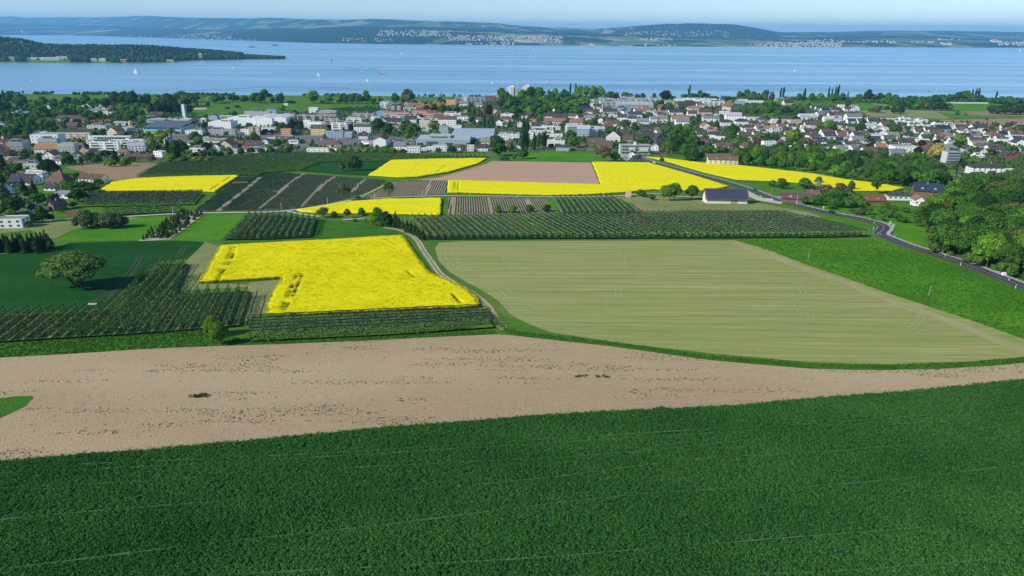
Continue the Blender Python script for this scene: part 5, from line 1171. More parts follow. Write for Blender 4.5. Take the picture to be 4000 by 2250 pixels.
# wooded rise in the middle of the town
mid = []
for q in [(30, 300), (90, 330), (160, 400), (60, 430), (140, 480), (230, 450), (330, 330), (310, 430), (380, 480), (420, 400), (450, 300), (470, 440), (540, 380), (560, 460), (560, 300), (620, 420), (650, 500), (700, 450), (730, 370), (760, 500), (800, 420), (850, 380), (880, 470), (930, 330), (940, 420), (960, 510), (1020, 380), (1060, 440), (1100, 360), (1150, 400), (1200, 420), (500, 520), (300, 530), (420, 540), (200, 540), (600, 560), (1090, 540)]:
    mid.append((q[0], q[1], 150 + rnd.uniform(-25, 40), 130 + rnd.uniform(-20, 35), rnd.choice('bbbr'), rnd.choice('mmmdl')))
T4(1950, mid, "trees of the wooded rise in the town")
T4(1950, [(1004, 260, 42, 160, 'p', 'd'), (1080, 260, 40, 155, 'p', 'd'), (1140, 280, 120, 160, 'r', 'l'), (1230, 290, 130, 165, 'r', 'l'), (1330, 300, 130, 165, 'r', 'l'), (1430, 300, 130, 160, 'r', 'l'), (700, 260, 60, 90, 'c', 'd'), (790, 290, 120, 120, 'b', 'l'), (545, 230, 30, 50, 'c', 'd'), (1570, 310, 170, 100, 'b', 'm'), (1660, 310, 90, 90, 'b', 'g'), (1780, 300, 130, 90, 'b', 'm'),
          (1860, 310, 70, 80, 'b', 'm'), (1950, 310, 90, 70, 'b', 'g'), (2030, 310, 80, 80, 'b', 'g'), (2190, 300, 70, 70, 'b', 'g'), (920, 250, 90, 70, 'b', 'm')], G1)
T4(1950, [(2350, 340, 175, 150, 'r', 'k', "huge round copper beech on the lake shore behind the hotel blocks")], None)
T4(1950, [(340, 1030, 95, 450, 'p', 'n', "left of two very tall poplars at the meadow edge"), (395, 1030, 95, 430, 'p', 'd', "right of two very tall poplars at the meadow edge")], "very tall poplars at the meadow edge")
T4(1950, [(490, 1040, 90, 230, 'p', 'd'), (560, 1040, 90, 260, 'o', 'o'), (630, 1010, 120, 230, 'b', 'o'), (740, 1010, 90, 70, 's', 'd'), (825, 950, 60, 90, 'p', 'm'), (330, 1160, 170, 150, 'r', 'm'), (215, 1180, 90, 90, 's', 'm'), (100, 1185, 120, 60, 's', 'm'), (30, 1190, 100, 60, 's', 'm'), (150, 1050, 110, 120, 'b', 'o'), (540, 1110, 60, 70, 'x', 'b'),
          (1050, 1000, 170, 160, 'r', 'm'), (1000, 830, 120, 80, 'b', 'm'), (1190, 960, 90, 130, 'o', 'm'), (1480, 1200, 240, 240, 'x', 'b'), (1480, 1200, 220, 215, 'o', 'b'), (1640, 1200, 130, 150, 'b', 'm'), (1600, 1000, 150, 80, 'b', 'm'), (1610, 800, 120, 90, 'b', 'm'), (1540, 790, 100, 90, 'b', 'm'), (1910, 770, 110, 120, 'r', 'd'), (1780, 690, 130, 90, 'b', 'm'),
          (2040, 940, 230, 110, 'r', 'm'), (1340, 690, 120, 110, 'b', 'm'), (1420, 760, 90, 70, 'b', 'm'), (1130, 570, 60, 100, 'c', 'd'), (580, 620, 120, 90, 'b', 'l'), (930, 700, 130, 80, 'b', 'm'), (960, 640, 80, 60, 'b', 'm'), (2270, 400, 120, 70, 'b', 'm'), (2210, 500, 90, 110, 'c', 'm'), (2400, 480, 130, 120, 'b', 'm'), (2120, 560, 90, 60, 'b', 'm'), (1590, 610, 60, 50, 'b', 'd'),
          (230, 610, 110, 90, 'b', 'd'), (160, 710, 80, 60, 's', 'm'), (2340, 790, 170, 110, 'b', 'm'), (2480, 790, 150, 110, 'B', 'm'), (2450, 900, 200, 130, 'B', 'm'), (2390, 1010, 180, 140, 'B', 'm'), (2500, 1100, 160, 170, 'B', 'd'), (2310, 1090, 100, 110, 'b', 'o'), (2300, 1200, 80, 60, 's', 'm'), (1980, 1140, 70, 50, 's', 'o'), (810, 800, 90, 50, 's', 'm'), (1350, 600, 60, 40, 's', 'm')], G2)
T4(2600, [(330, 290, 60, 165, 'p', 'd'), (250, 310, 120, 70, 's', 'm'), (370, 310, 150, 80, 'b', 'm'), (480, 310, 110, 115, 'b', 'm'), (550, 310, 70, 90, 'b', 'k'), (600, 310, 60, 80, 'b', 'g'), (1040, 310, 85, 110, 'b', 'm'), (1140, 310, 110, 135, 'b', 'm'), (1240, 320, 90, 120, 'b', 'g'), (1310, 330, 90, 100, 'b', 'm'), (1410, 320, 110, 135, 'b', 'g'), (1495, 330, 80, 120, 'b', 'g'), (1390, 330, 90, 70, 'b', 'l'),
          (1622, 300, 45, 135, 'p', 'd'), (1662, 300, 48, 140, 'p', 'd'), (1740, 345, 90, 60, 's', 'l'), (1880, 350, 80, 120, 'r', 'm'), (1950, 350, 65, 175, 'p', 'd'), (2060, 360, 100, 125, 'r', 'm'), (2180, 360, 120, 130, 'b', 'l'), (2300, 330, 45, 180, 'p', 'd'), (2345, 340, 40, 170, 'p', 'd'), (2380, 345, 40, 205, 'p', 'd'), (2420, 340, 55, 210, 'p', 'd'), (2370, 370, 170, 130, 'b', 'm'),
          (2490, 350, 100, 130, 'b', 'g'), (650, 340, 100, 40, 's', 'm'), (770, 345, 100, 45, 's', 'm'), (860, 360, 90, 75, 'b', 'd'), (980, 360, 70, 50, 's', 'm')], G1)
T4(2600, [(1290, 520, 150, 100, 'b', 'm'), (1380, 560, 180, 190, 'b', 'm'), (1480, 540, 180, 180, 'r', 'm'), (1420, 590, 130, 80, 'b', 'l'), (1510, 610, 150, 100, 'b', 'l'), (1550, 460, 110, 80, 'b', 'd'), (1700, 530, 140, 110, 'b', 'd'), (1800, 530, 160, 130, 'r', 'm'), (1900, 540, 150, 120, 'b', 'm'), (2030, 440, 60, 90, 'c', 'd'), (1130, 540, 90, 70, 'b', 'm'), (1040, 510, 90, 50, 's', 'm'),
          (60, 490, 110, 110, 'b', 'm'), (220, 470, 80, 90, 'r', 'm'), (620, 500, 190, 70, 'b', 'm'), (290, 540, 60, 60, 'b', 'd'), (460, 640, 80, 110, 'c', 'd'), (545, 640, 50, 50, 'c', 'd'), (720, 750, 120, 160, 'c', 'd'), (870, 590, 80, 70, 'b', 'm'), (1800, 610, 160, 70, 'b', 'm'), (2270, 560, 150, 80, 'b', 'l'), (1600, 690, 80, 140, 'c', 'd'), (2290, 750, 170, 150, 'B', 'l'),
          (2350, 770, 150, 140, 'B', 'm'), (2180, 740, 90, 100, 'b', 'o'), (1900, 720, 70, 70, 'b', 'm'), (1700, 780, 110, 80, 'b', 'm'), (380, 720, 100, 110, 'o', 'm'), (40, 800, 180, 110, 'B', 'm'), (180, 800, 170, 130, 'B', 'm'), (310, 800, 180, 140, 'B', 'l'), (100, 880, 190, 130, 'B', 'm'), (260, 890, 200, 150, 'B', 'm'), (380, 900, 150, 130, 'b', 'm'), (50, 980, 190, 140, 'B', 'm'),
          (180, 990, 190, 150, 'B', 'd'), (330, 990, 180, 150, 'B', 'm'), (430, 970, 130, 130, 'b', 'm'), (100, 1090, 180, 150, 'B', 'm'), (250, 1170, 190, 230, 'B', 'm'), (400, 1190, 190, 260, 'c', 'd'), (320, 1180, 120, 180, 'c', 'd'), (500, 1180, 110, 130, 'b', 'm'), (560, 880, 110, 70, 'b', 'm'), (560, 1080, 150, 120, 'b', 'm'), (600, 1020, 120, 90, 'b', 'm'), (790, 1070, 220, 90, 'b', 'm'),
          (860, 800, 120, 110, 'b', 'm'), (940, 770, 130, 110, 'B', 'm'), (930, 910, 170, 170, 'B', 'm'), (1000, 760, 90, 70, 'b', 'm'), (1330, 870, 140, 100, 'b', 'l'), (1440, 900, 110, 120, 'c', 'd'), (1550, 900, 110, 80, 'b', 'd'), (1620, 880, 90, 80, 'b', 'b'), (1290, 960, 150, 90, 'b', 'b'), (1090, 980, 170, 100, 'b', 'm'), (1160, 1000, 130, 100, 'b', 'm'), (1000, 960, 110, 80, 'b', 'l'),
          (1790, 900, 180, 150, 'r', 'y', "glowing yellow-green round tree among the hillside houses"), (1880, 910, 100, 140, 'c', 'd'), (1750, 1000, 110, 130, 'b', 'm'), (1930, 990, 130, 120, 'b', 'o'), (2030, 960, 80, 120, 'c', 'd'), (1520, 1000, 120, 70, 'b', 'd'), (2370, 960, 130, 80, 'b', 'm'), (950, 1030, 100, 90, 'b', 'g'), (1060, 1230, 130, 170, 'x', 'b'), (1050, 1140, 110, 80, 's', 'W'),
          (630, 1240, 80, 30, 's', 'm'), (900, 1240, 90, 30, 's', 'm'), (700, 1240, 80, 30, 's', 'd')], G2)
T4(3300, [(40, 300, 30, 90, 'p', 'd'), (60, 360, 90, 60, 'b', 'm'), (190, 350, 120, 110, 'b', 'm'), (320, 350, 130, 165, 'b', 'd'), (400, 350, 100, 110, 'b', 'g'), (490, 350, 110, 125, 'b', 'd'), (600, 350, 130, 120, 'b', 'm'), (560, 380, 140, 80, 'b', 'l'), (710, 350, 110, 100, 'b', 'g'), (450, 370, 90, 60, 'b', 'd'), (270, 370, 110, 40, 's', 'g'),
          (900, 360, 120, 90, 'b', 'd'), (980, 380, 130, 110, 'b', 'm'), (1070, 400, 130, 130, 'b', 'm'), (1170, 400, 140, 130, 'b', 'm'), (1270, 380, 140, 130, 'b', 'd'), (1370, 360, 140, 110, 'b', 'm'), (1480, 360, 140, 120, 'b', 'm'), (1590, 350, 150, 130, 'b', 'd'), (1690, 340, 150, 140, 'r', 'm'), (1780, 340, 45, 155, 'p', 'd'), (1830, 345, 50, 170, 'p', 'd'), (1870, 345, 45, 175, 'p', 'd'),
          (1800, 370, 160, 110, 'b', 'g'), (1900, 370, 150, 110, 'b', 'm'), (1970, 360, 90, 70, 'b', 'g'), (2125, 360, 35, 150, 'p', 'd'), (2120, 380, 120, 90, 'b', 'm'), (2200, 380, 130, 100, 'b', 'm'), (2310, 390, 130, 120, 'b', 'g'), (2420, 400, 130, 110, 'b', 'g'), (2520, 400, 120, 110, 'b', 'g'), (30, 430, 80, 110, 'b', 'd')], G1)
T4(3300, [(700, 440, 140, 120, 'b', 'm'), (800, 450, 130, 110, 'b', 'd'), (920, 460, 140, 110, 'b', 'd'), (1030, 470, 150, 120, 'b', 'm'), (1150, 470, 150, 110, 'b', 'b'), (1260, 480, 150, 120, 'b', 'd'), (1360, 480, 140, 120, 'b', 'd'), (1450, 480, 120, 110, 'b', 'm'), (370, 500, 110, 60, 'b', 'm'), (460, 510, 120, 100, 'r', 'b'), (595, 470, 80, 60, 'b', 'd'), (690, 520, 100, 90, 'r', 'n'), (780, 530, 110, 110, 'r', 'n'),
          (1590, 540, 70, 75, 'c', 'm'), (1710, 550, 40, 40, 's', 'm'), (2060, 520, 150, 120, 'b', 'd'), (2150, 530, 150, 130, 'b', 'd'), (2260, 535, 170, 170, 'b', 'd'), (2370, 540, 160, 150, 'b', 'n'), (2480, 540, 170, 150, 'b', 'd'), (2130, 700, 120, 60, 's', 'm'), (2270, 780, 80, 140, 'o', 'g'), (2330, 780, 60, 150, 'o', 'g'), (2460, 810, 190, 130, 'r', 'm'), (2080, 770, 25, 70, 'p', 'd'),
          (235, 770, 190, 190, 'c', 'd', "broad dark conifer towering over the right-hand houses"), (310, 930, 100, 130, 'o', 'o'), (380, 800, 90, 60, 's', 'd'), (700, 790, 160, 120, 'r', 'm'), (690, 770, 190, 105, 'r', 'n'), (880, 790, 110, 90, 'b', 'm'), (1060, 760, 110, 60, 'b', 'm'), (1110, 830, 90, 60, 's', 'm'), (1620, 970, 180, 160, 'r', 'l', "vivid green round tree among the right-hand roofs"), (1590, 1000, 160, 90, 'b', 'd'),
          (1080, 1000, 130, 100, 'r', 'k'), (1030, 1090, 120, 95, 'r', 'k'), (1290, 1170, 230, 240, 'w', 'G', "golden weeping willow standing among the right-hand houses"), (1310, 940, 110, 50, 'b', 'k'), (380, 1010, 130, 80, 'r', 'k'), (520, 1010, 70, 50, 'r', 'k'), (1820, 760, 110, 50, 'b', 'k'), (1990, 770, 80, 40, 'b', 'k'), (1190, 880, 100, 70, 'b', 'm'), (830, 850, 90, 60, 'b', 'm'), (700, 960, 100, 80, 'b', 'd'),
          (560, 1140, 130, 140, 'b', 'm'), (200, 1150, 170, 120, 'b', 'b'), (340, 1160, 150, 120, 'b', 'm'), (930, 1160, 150, 90, 'b', 'l'), (860, 1190, 120, 70, 's', 'm'), (1150, 1190, 150, 80, 's', 'm'), (1050, 1140, 130, 60, 's', 'm'), (1820, 1090, 160, 100, 'b', 'm'), (2070, 1100, 120, 80, 'b', 'd'), (1830, 1240, 170, 110, 'b', 'l'), (1700, 1170, 110, 60, 's', 'm'), (2180, 970, 120, 70, 'b', 'm'),
          (2370, 1080, 130, 100, 'b', 'd'), (2200, 1170, 110, 60, 's', 'm'), (2450, 1200, 90, 60, 's', 'm'), (2320, 1230, 80, 50, 's', 'm'), (2160, 1230, 80, 60, 's', 'b'), (1670, 1290, 110, 100, 's', 'd'), (1960, 980, 90, 60, 'b', 'm'), (1100, 1200, 90, 50, 's', 'd'), (2000, 620, 60, 40, 's', 'm')], G2)
# the left side, near
T2 = lambda ox, oy, rows, g: trees_px(ox, oy, 2.576, rows, g)
T2(0, 600, [(40, 170, 110, 150, 'c', 'n'), (110, 290, 160, 180, 'c', 'g'), (60, 500, 180, 230, 'c', 'g'), (150, 600, 220, 170, 'b', 'd'), (250, 420, 110, 190, 'c', 'd'), (360, 450, 110, 200, 'c', 'd'), (390, 520, 180, 130, 'b', 'm'), (430, 690, 120, 170, 'b', 'm'), (560, 520, 130, 130, 'b', 'd'), (660, 370, 110, 110, 'b', 'l'), (720, 380, 90, 90, 'b', 'm'), (780, 260, 80, 70, 'b', 'd'), (830, 360, 180, 90, 'b', 'm'),
            (920, 390, 150, 80, 'b', 'd'), (990, 330, 100, 80, 'b', 'm'), (790, 480, 180, 130, 'b', 'd'), (30, 620, 110, 90, 'b', 'm'), (110, 640, 120, 80, 'b', 'l'), (330, 700, 120, 110, 'b', 'd'), (300, 740, 80, 70, 's', 'l'), (510, 680, 90, 80, 's', 'd'), (630, 590, 110, 60, 's', 'd'), (740, 540, 90, 60, 's', 'd'), (20, 330, 100, 120, 'b', 'd'), (180, 260, 110, 60, 's', 'k')], "garden trees at the left edge of town")
T2(0, 600, [(880, 745, 250, 190, 'w', 'g'), (1000, 745, 150, 160, 'w', 'm'), (1120, 748, 220, 175, 'w', 'g'), (1215, 745, 160, 150, 'w', 'g')], "bushy willows in a clump on the left meadow")
for i_, (x_, h_) in enumerate(((-40, 190), (15, 190), (60, 175), (110, 190), (165, 200), (205, 185), (255, 215), (310, 195), (350, 200), (400, 190), (440, 185), (480, 195), (520, 165), (85, 170), (230, 180), (380, 175))):
    T2(0, 600, [(x_, 1000 - (i_ % 3) * 14 - (30 if x_ > 380 else 0), 95, h_, 'c', 'n')], "dark spruces in a dense plot on the left")
g = np.random.default_rng(3)
npoly = [(548, 938), (600, 905), (684, 850), (706, 836), (798, 838), (776, 852), (665, 930), (600, 938)]
a = wpoly(npoly); q = pts_in(a, 0.13, 4); kept = []
for p in q:
    if all((p[0] - k[0]) ** 2 + (p[1] - k[1]) ** 2 > 3.0 for k in kept): kept.append(p)
kept = kept[:110]
kept.sort(key=lambda p: p[1])
for p in kept:
    plant(p[:2], g.uniform(1.9, 2.8), g.uniform(2.8, 4.6), 'c', g.choice(['g', 'd']), group="young spruces in the tree nursery strip")
# copse by the junction
T2(900, 600, [(940, 645, 150, 115, 'x', 'o'), (940, 645, 130, 108, 'o', 'o'), (1045, 645, 70, 72, 'b', 'm'), (1180, 650, 75, 98, 'o', 'b'), (1320, 625, 78, 85, 'b', 'm'), (1440, 715, 150, 130, 'r', 'l'), (1480, 660, 100, 130, 'r', 'l'), (1500, 730, 80, 60, 'b', 'm'), (1250, 685, 60, 32, 's', 'm'),
              (1560, 740, 130, 170, 'o', 'd'), (1620, 740, 90, 140, 'c', 'd'), (1665, 745, 90, 175, 'c', 'd'), (1700, 755, 80, 130, 'c', 'd'), (1735, 760, 60, 110, 'c', 'g'), (1780, 790, 90, 130, 'c', 'd'), (1820, 800, 90, 130, 'c', 'n'), (1860, 820, 80, 130, 'c', 'd'), (1890, 840, 70, 110, 'c', 'n'), (1940, 870, 70, 130, 'c', 'n'), (1910, 855, 60, 90, 'c', 'd'), (1360, 700, 60, 50, 's', 'm')], "trees of the dark copse at the track junction")
T2(900, 600, [(1138, 470, 165, 180, 'O', 'o', "leaning grey-green old tree at the track fork left"), (1600, 460, 130, 188, 'O', 'm', "tall grey-green old tree beside the gravel track fork"), (1252, 172, 145, 155, 'b', 'd', "larger dark round tree standing alone in the wheat patch"), (1122, 178, 66, 98, 'b', 'o', "small dark tree beside the larger one in the wheat patch")], None)
T2(1800, 600, [(372, 600, 88, 84, 'r', 'l', "first of four round bushes from the left in the striped field"), (522, 600, 84, 84, 'r', 'l', "second of four round bushes from the left in the striped field"), (690, 592, 92, 78, 'r', 'm', "third of four round bushes from the left in the striped field"), (865, 588, 98, 76, 'r', 'd', "fourth of four round bushes from the left in the striped field")], "four round bushes in the striped field")
T2(1800, 600, [(1800, 430, 80, 75, 'b', 'm'), (1835, 440, 75, 60, 'b', 'g'), (1920, 470, 90, 60, 's', 'b'), (2040, 475, 110, 165, 'B', 'l'), (2150, 475, 150, 190, 'B', 'l'), (2100, 478, 160, 180, 'B', 'l'), (2320, 465, 150, 155, 'B', 'm')], "trees left of the solar-roofed roadside barn")
# right of the road: garden trees and orchard
T2(3000, 640, [(130, 200, 100, 60, 's', 'g'), (40, 230, 90, 70, 'b', 'm'), (140, 250, 120, 90, 'b', 'm'), (370, 255, 150, 110, 'r', 'm'), (505, 200, 75, 75, 'b', 'm'), (500, 260, 70, 90, 'b', 'W'), (570, 330, 170, 130, 'b', 'b'), (590, 400, 170, 130, 'b', 'm'), (480, 420, 150, 100, 'b', 'm'), (720, 290, 120, 100, 'b', 'b'), (690, 350, 120, 120, 'b', 'm'), (830, 270, 80, 100, 'b', 'm'), (800, 340, 130, 100, 'b', 'g'),
               (680, 440, 160, 110, 'b', 'm'), (790, 440, 150, 120, 'b', 'm'), (880, 420, 150, 130, 'b', 'm'), (640, 460, 90, 70, 'r', 'm'), (370, 410, 90, 90, 'b', 'm'), (1090, 300, 110, 160, 'o', 'm'), (240, 385, 50, 40, 's', 'm'), (950, 450, 120, 100, 'b', 'm'), (1325, 360, 60, 110, 'o', 'm'), (1450, 290, 80, 50, 'b', 'm'), (1620, 490, 120, 160, 'o', 'b', ), (1560, 470, 90, 90, 'b', 'o'), (1700, 440, 110, 80, 'b', 'b'), (1780, 400, 90, 80, 'b', 'm')], "garden trees around the roadside farms")
for (x_, y_, w_, h_, t_) in ((830, 500, 60, 55, 'g'), (920, 520, 100, 90, 'g'), (1010, 515, 90, 90, 'm'), (1050, 560, 60, 40, 'm'), (1150, 575, 80, 60, 'm'), (1160, 510, 110, 90, 'm'), (1215, 540, 120, 100, 'm'), (1290, 585, 100, 90, 'm'), (1380, 595, 110, 60, 'm'), (1260, 470, 80, 60, 'm'), (1375, 490, 90, 60, 'm'), (1490, 630, 80, 90, 'm'), (1540, 530, 90, 80, 'm'), (1480, 560, 90, 60, 'm'), (1490, 500, 70, 50, 'm'), (1660, 550, 130, 100, 'g'), (1200, 420, 60, 40, 'm'), (1180, 460, 90, 40, 'm')):
    X_, Y_ = 3000 + x_ / 2.576, 640 + y_ / 2.576; p = P(X_, Y_); m_ = mpp(p)
    plant(p[:2], w_ / 2.576 * m_, h_ / 2.576 * m_, rnd.choice('bo'), t_, group="fruit trees on the slope above the road bend", name="fruit_tree", px=(X_, Y_))
# hero trees
hero = crown_mesh("crown_spreading", 77, 12000, 0.0165, lobes=40, lr=(0.085, 0.15), spread=0.36, z0=0.0, open_=0.26)
htr = MB()
for (a_, L_, r_) in ((2.9, 0.42, .016), (0.2, 0.36, .014), (1.3, 0.3, .014), (-1.1, 0.3, .014), (3.6, 0.30, .012), (-0.4, 0.2, .014), (2.1, .22, .014)):
    htr.tube((0.0, 0, -0.02), (math.cos(a_) * L_ * .35, math.sin(a_) * L_ * .35, 0.27), r_ * 1.5, r_, 7)
    htr.tube((math.cos(a_) * L_ * .35, math.sin(a_) * L_ * .35, 0.27), (math.cos(a_) * L_, math.sin(a_) * L_, 0.58), r_, r_ * .4, 6)
htr.tube((0, 0, -0.03), (0, 0, 0.12), 0.034, 0.03, 9)
p = P(306, 1122); m_ = mpp(p)
r = obj("willow_tree", None, loc=tuple(p)); tag(r, "lone spreading many-stemmed willow standing in the dark wheat field", "willow")
obj("crown", hero, r, loc=(0, 0, 2.6), scale=(262 * m_, 230 * m_, 150 * m_ - 2.4), color=(0.125, 0.215, 0.058)); obj("trunk", htr.mesh("trunk", [M['bark']]), r, scale=(270 * m_, 230 * m_, 150 * m_))
pm = MB(); pm.tube((0, 0, -.2), (-0.1, 0, 2.0), 0.1, 0.09, 6)
q_ = obj("stake", pm.mesh("stake", [M['wood']]), loc=tuple(P(315, 1124))); tag(q_, "short pale wooden stake leaning at the willow's foot", "stake")
up = crown_mesh("crown_upright", 78, 5200, 0.026, lobes=22, lr=(0.12, 0.2), spread=0.3, z0=0.03)
for (x_, y_, w_, h_, lb) in ((862, 1347, 82, 106, "front one of the two bright upright trees beside the orchard corner"), (838, 1312, 76, 92, "rear one of the two bright upright trees beside the orchard corner")):
    p = P(x_, y_); m_ = mpp(p); r = obj("broadleaf_tree", None, loc=tuple(p), rotz=x_); tag(r, lb, "tree", "two bright upright trees beside the orchard corner")
    obj("crown", up, r, scale=(w_ * m_, w_ * m_, h_ * m_), color=(0.105, 0.225, 0.034)); obj("trunk", TR_['d'][0], r, scale=(w_ * m_,) * 2 + (h_ * m_,))
def build_trees():
    """the 300 broadleaf trees that show largest become things, the smaller rest one joined mass"""
    big_, rest = [], []
    for a, k in SPEC:
        kd = a[3] if len(a) > 3 else 'b'; tn = a[4] if len(a) > 4 else 'm'
        if k.get('name') or k.get('label') or kd not in 'borBO' or tn == 'k': plant_now(*a, **k); continue
        xy = a[0]; m = mpp((xy[0], xy[1], float(ground_z(xy[1])))); U_, V_ = PIX((xy[0], xy[1], float(ground_z(xy[1]))))
        (big_ if -30 < U_ < 4030 else rest).append((a[1] * a[2] / m / m, a, k))
    big_.sort(key=lambda t: -t[0])
    for _, a, k in sorted(big_[:262], key=lambda t: t[1][0][1]): plant_now(*a, **k)
    VS = []; FS = []; CS = []; MS = []; nv = 0
    for _, a, k in big_[262:] + rest:
        xy, w, h, kd, tn = a[0], a[1], a[2], a[3], a[4]; w *= 1.18 if kd != 'B' else 1.0; me = rnd.choice(CR_['b' if kd == 'B' else kd]); c = TONES[tn][0]; j = rnd.uniform(.86, 1.15); th_ = rnd.uniform(0, 6.28); z = float(ground_z(xy[1]))
        for q, (mm, cc, sc) in enumerate(((me, tuple(x * j for x in c), (w, w, h * 1.14)), (TR_['d'][0], (.13, .10, .075), (w, w, h)))):
            v = np.empty(len(mm.vertices) * 3, np.float32); mm.vertices.foreach_get("co", v); v = v.reshape(-1, 3) * sc
            v = np.stack([v[:, 0] * math.cos(th_) - v[:, 1] * math.sin(th_) + xy[0], v[:, 0] * math.sin(th_) + v[:, 1] * math.cos(th_) + xy[1], v[:, 2] + z - (0.13 * h if q == 0 else 0)], -1)
            quads = [p_.vertices[:] for p_ in mm.polygons if len(p_.vertices) == 4] if mm.name not in QC else QC[mm.name]; QC[mm.name] = quads
            f = np.array(quads) + nv; nv += len(v); VS.append(v); FS.append(f); CS.append(np.tile((*cc, 1.0), (len(v), 1)))
    me = mesh_np("town_trees", np.concatenate(VS), np.concatenate(FS), [M['leafmass']])
    at = me.attributes.new("tree_colour", 'FLOAT_COLOR', 'POINT'); at.data.foreach_set("color", np.concatenate(CS).astype(np.float32).ravel())
    stuff(obj("town_trees", me), "mass of smaller leafy trees between houses, along the shore and in the woods", "trees")
    print("TREES", len(big_), len(rest))
QC = {}
def leafmass():
    m = foliage_mat("massed_foliage"); nt = m.node_tree; oi = [n for n in nt.nodes if n.type == 'OBJECT_INFO'][0]
    at = N(nt, "ShaderNodeAttribute", attribute_name="tree_colour")
    for l in list(oi.outputs["Color"].links): t = l.to_socket; nt.links.remove(l); nt.links.new(at.outputs["Color"], t)
    return m
M['leafmass'] = leafmass()
# woods: outline, spacing and mix; placed in the real wood area
def wood(outline, spacing, hr, kinds, tones, group, seed, wr=(0.75, 1.0), cap=999):
    a = wpoly(outline, False); g = random.Random(seed)
    arr = np.array(a); lo = arr.min(0); hi = arr.max(0); out = []
    tries = 0
    while tries < 6000:
        tries += 1
        x = g.uniform(lo[0], hi[0]); y = g.uniform(lo[1], hi[1])
        if not inside([x], [y], a)[0]: continue
        if any((x - k[0]) ** 2 + (y - k[1]) ** 2 < spacing ** 2 for k in out): continue
        out.append((x, y))
        if len(out) >= cap: break
    for (x, y) in sorted(out, key=lambda k: k[1]):
        h = g.uniform(*hr); plant((x, y), h * g.uniform(*wr), h, g.choice(kinds), g.choice(tones), group=group)
    return out
wood([(3640, 1000), (3700, 965), (3800, 940), (3900, 900), (4100, 900), (4100, 1125), (3960, 1085), (3860, 1050), (3740, 1015), (3655, 985)], 8.0, (12, 17), 'B', 'mmdlmdo', "big trees of the wood right of the road", 31, (0.8, 1.0))
wood([(3620, 960), (3640, 870), (3720, 810), (3800, 775), (4200, 770), (4200, 960), (3900, 960), (3700, 965)], 10.5, (12, 18), 'BBB', 'mmdlmdmog', "big trees of the wood right of the road", 32, (0.85, 1.05))
wood([(3700, 745), (3720, 712), (3800, 712), (4200, 715), (4200, 765), (3780, 770)], 8.5, (6, 9.5), 'Bb', 'mmgl', "trees on the slope under the white villas", 33, (0.8, 1.0))
wood([(2880, 640), (2990, 640), (3120, 652), (3250, 665), (3350, 680), (3480, 705), (3560, 730), (3640, 745), (3720, 720), (3560, 668), (3400, 640), (3200, 615), (3050, 600), (2950, 600), (2890, 610)], 11, (11, 17), 'BBb', 'mmmdlmg', "trees in the belt behind the rape strip", 34, (0.75, 1.0))
el = [P(*q)[:2] for q in [(2890, 643), (3014, 657), (3180, 676), (3300, 698), (3440, 716), (3560, 735)]]; el = smooth_line(el, 6); last = None
for q_ in el:
    if last is None or np.hypot(*(q_ - last)) > 9: last = q_; h_ = rnd.uniform(10, 15); plant(tuple(q_ + np.array([rnd.uniform(-2, 2), 4])), h_ * .9, h_, rnd.choice('BbB'), rnd.choice('mmdlmm'), group="trees in the belt behind the rape strip")
wood([(3640, 735), (3760, 740), (3720, 680), (3560, 665)], 12, (8, 13), 'bBx', 'mWg', "trees in the belt behind the rape strip", 35)

build_trees()
# ---------------------------------------------------------------- buildings
FOOT = []
WALLC = {'w': (0.86, 0.85, 0.83), 'c': (0.70, 0.64, 0.52), 'y': (0.72, 0.60, 0.30), 'o': (0.72, 0.42, 0.20), 'p': (0.68, 0.48, 0.42), 'g': (0.42, 0.43, 0.43), 'k': (0.07, 0.07, 0.08), 'b': (0.20, 0.13, 0.09), 'u': (0.20, 0.42, 0.62), 'e': (0.36, 0.44, 0.50),
         'n': (0.34, 0.50, 0.38), 'r': (0.40, 0.09, 0.07), 'l': (0.60, 0.60, 0.57), 'a': (0.62, 0.26, 0.16), 'f': (0.5, 0.44, 0.36), 'q': (0.46, 0.47, 0.42)}
WALLN = {'w': "white", 'c': "cream", 'y': "yellow", 'o': "orange", 'p': "pink", 'g': "grey", 'k': "black", 'b': "brown", 'u': "blue", 'e': "blue-grey", 'n': "green", 'r': "red", 'l': "pale grey", 'a': "brick-orange", 'f': "beige", 'q': "olive-grey"}
ROOFC = {'d': (0.075, 0.072, 0.078), 'n': (0.135, 0.095, 0.080), 'o': (0.36, 0.185, 0.115), 'r': (0.21, 0.11, 0.085), 'g': (0.24, 0.245, 0.25), 'l': (0.50, 0.51, 0.51), 's': (0.035, 0.05, 0.09), 'w': (0.75, 0.74, 0.70), 'G': (0.30, 0.32, 0.27), 'e': (0.44, 0.465, 0.48), 't': (0.36, 0.21, 0.12)}
ROOFN = {'d': "dark-roofed", 'n': "brown-roofed", 'o': "orange-roofed", 'r': "red-brown-roofed", 'g': "grey-roofed", 'l': "pale-roofed", 's': "solar-roofed", 'w': "white-roofed", 'G': "gravel-roofed", 'e': "blue-grey-roofed", 't': "tan-roofed"}
def window_mesh():
    mb = MB(); mb.box(-0.5, 0.5, -0.05, 0.03, -0.5, 0.5, 0); mb.box(-0.44, 0.44, -0.075, -0.05, -0.42, 0.42, 1); mb.box(-0.03, 0.03, -0.09, -0.075, -0.42, 0.42, 0)
    return mb.mesh("window", [M['frame'], M['glass']])
def wband_mesh():
    mb = MB(); mb.box(-0.5, 0.5, -0.05, 0.03, -0.5, 0.5, 1)
    for k in range(9): x = -0.5 + k / 8; mb.box(x - .008, x + .008, -0.09, -0.05, -0.5, 0.5, 0)
    return mb.mesh("window_band", [M['frame'], M['glass']])
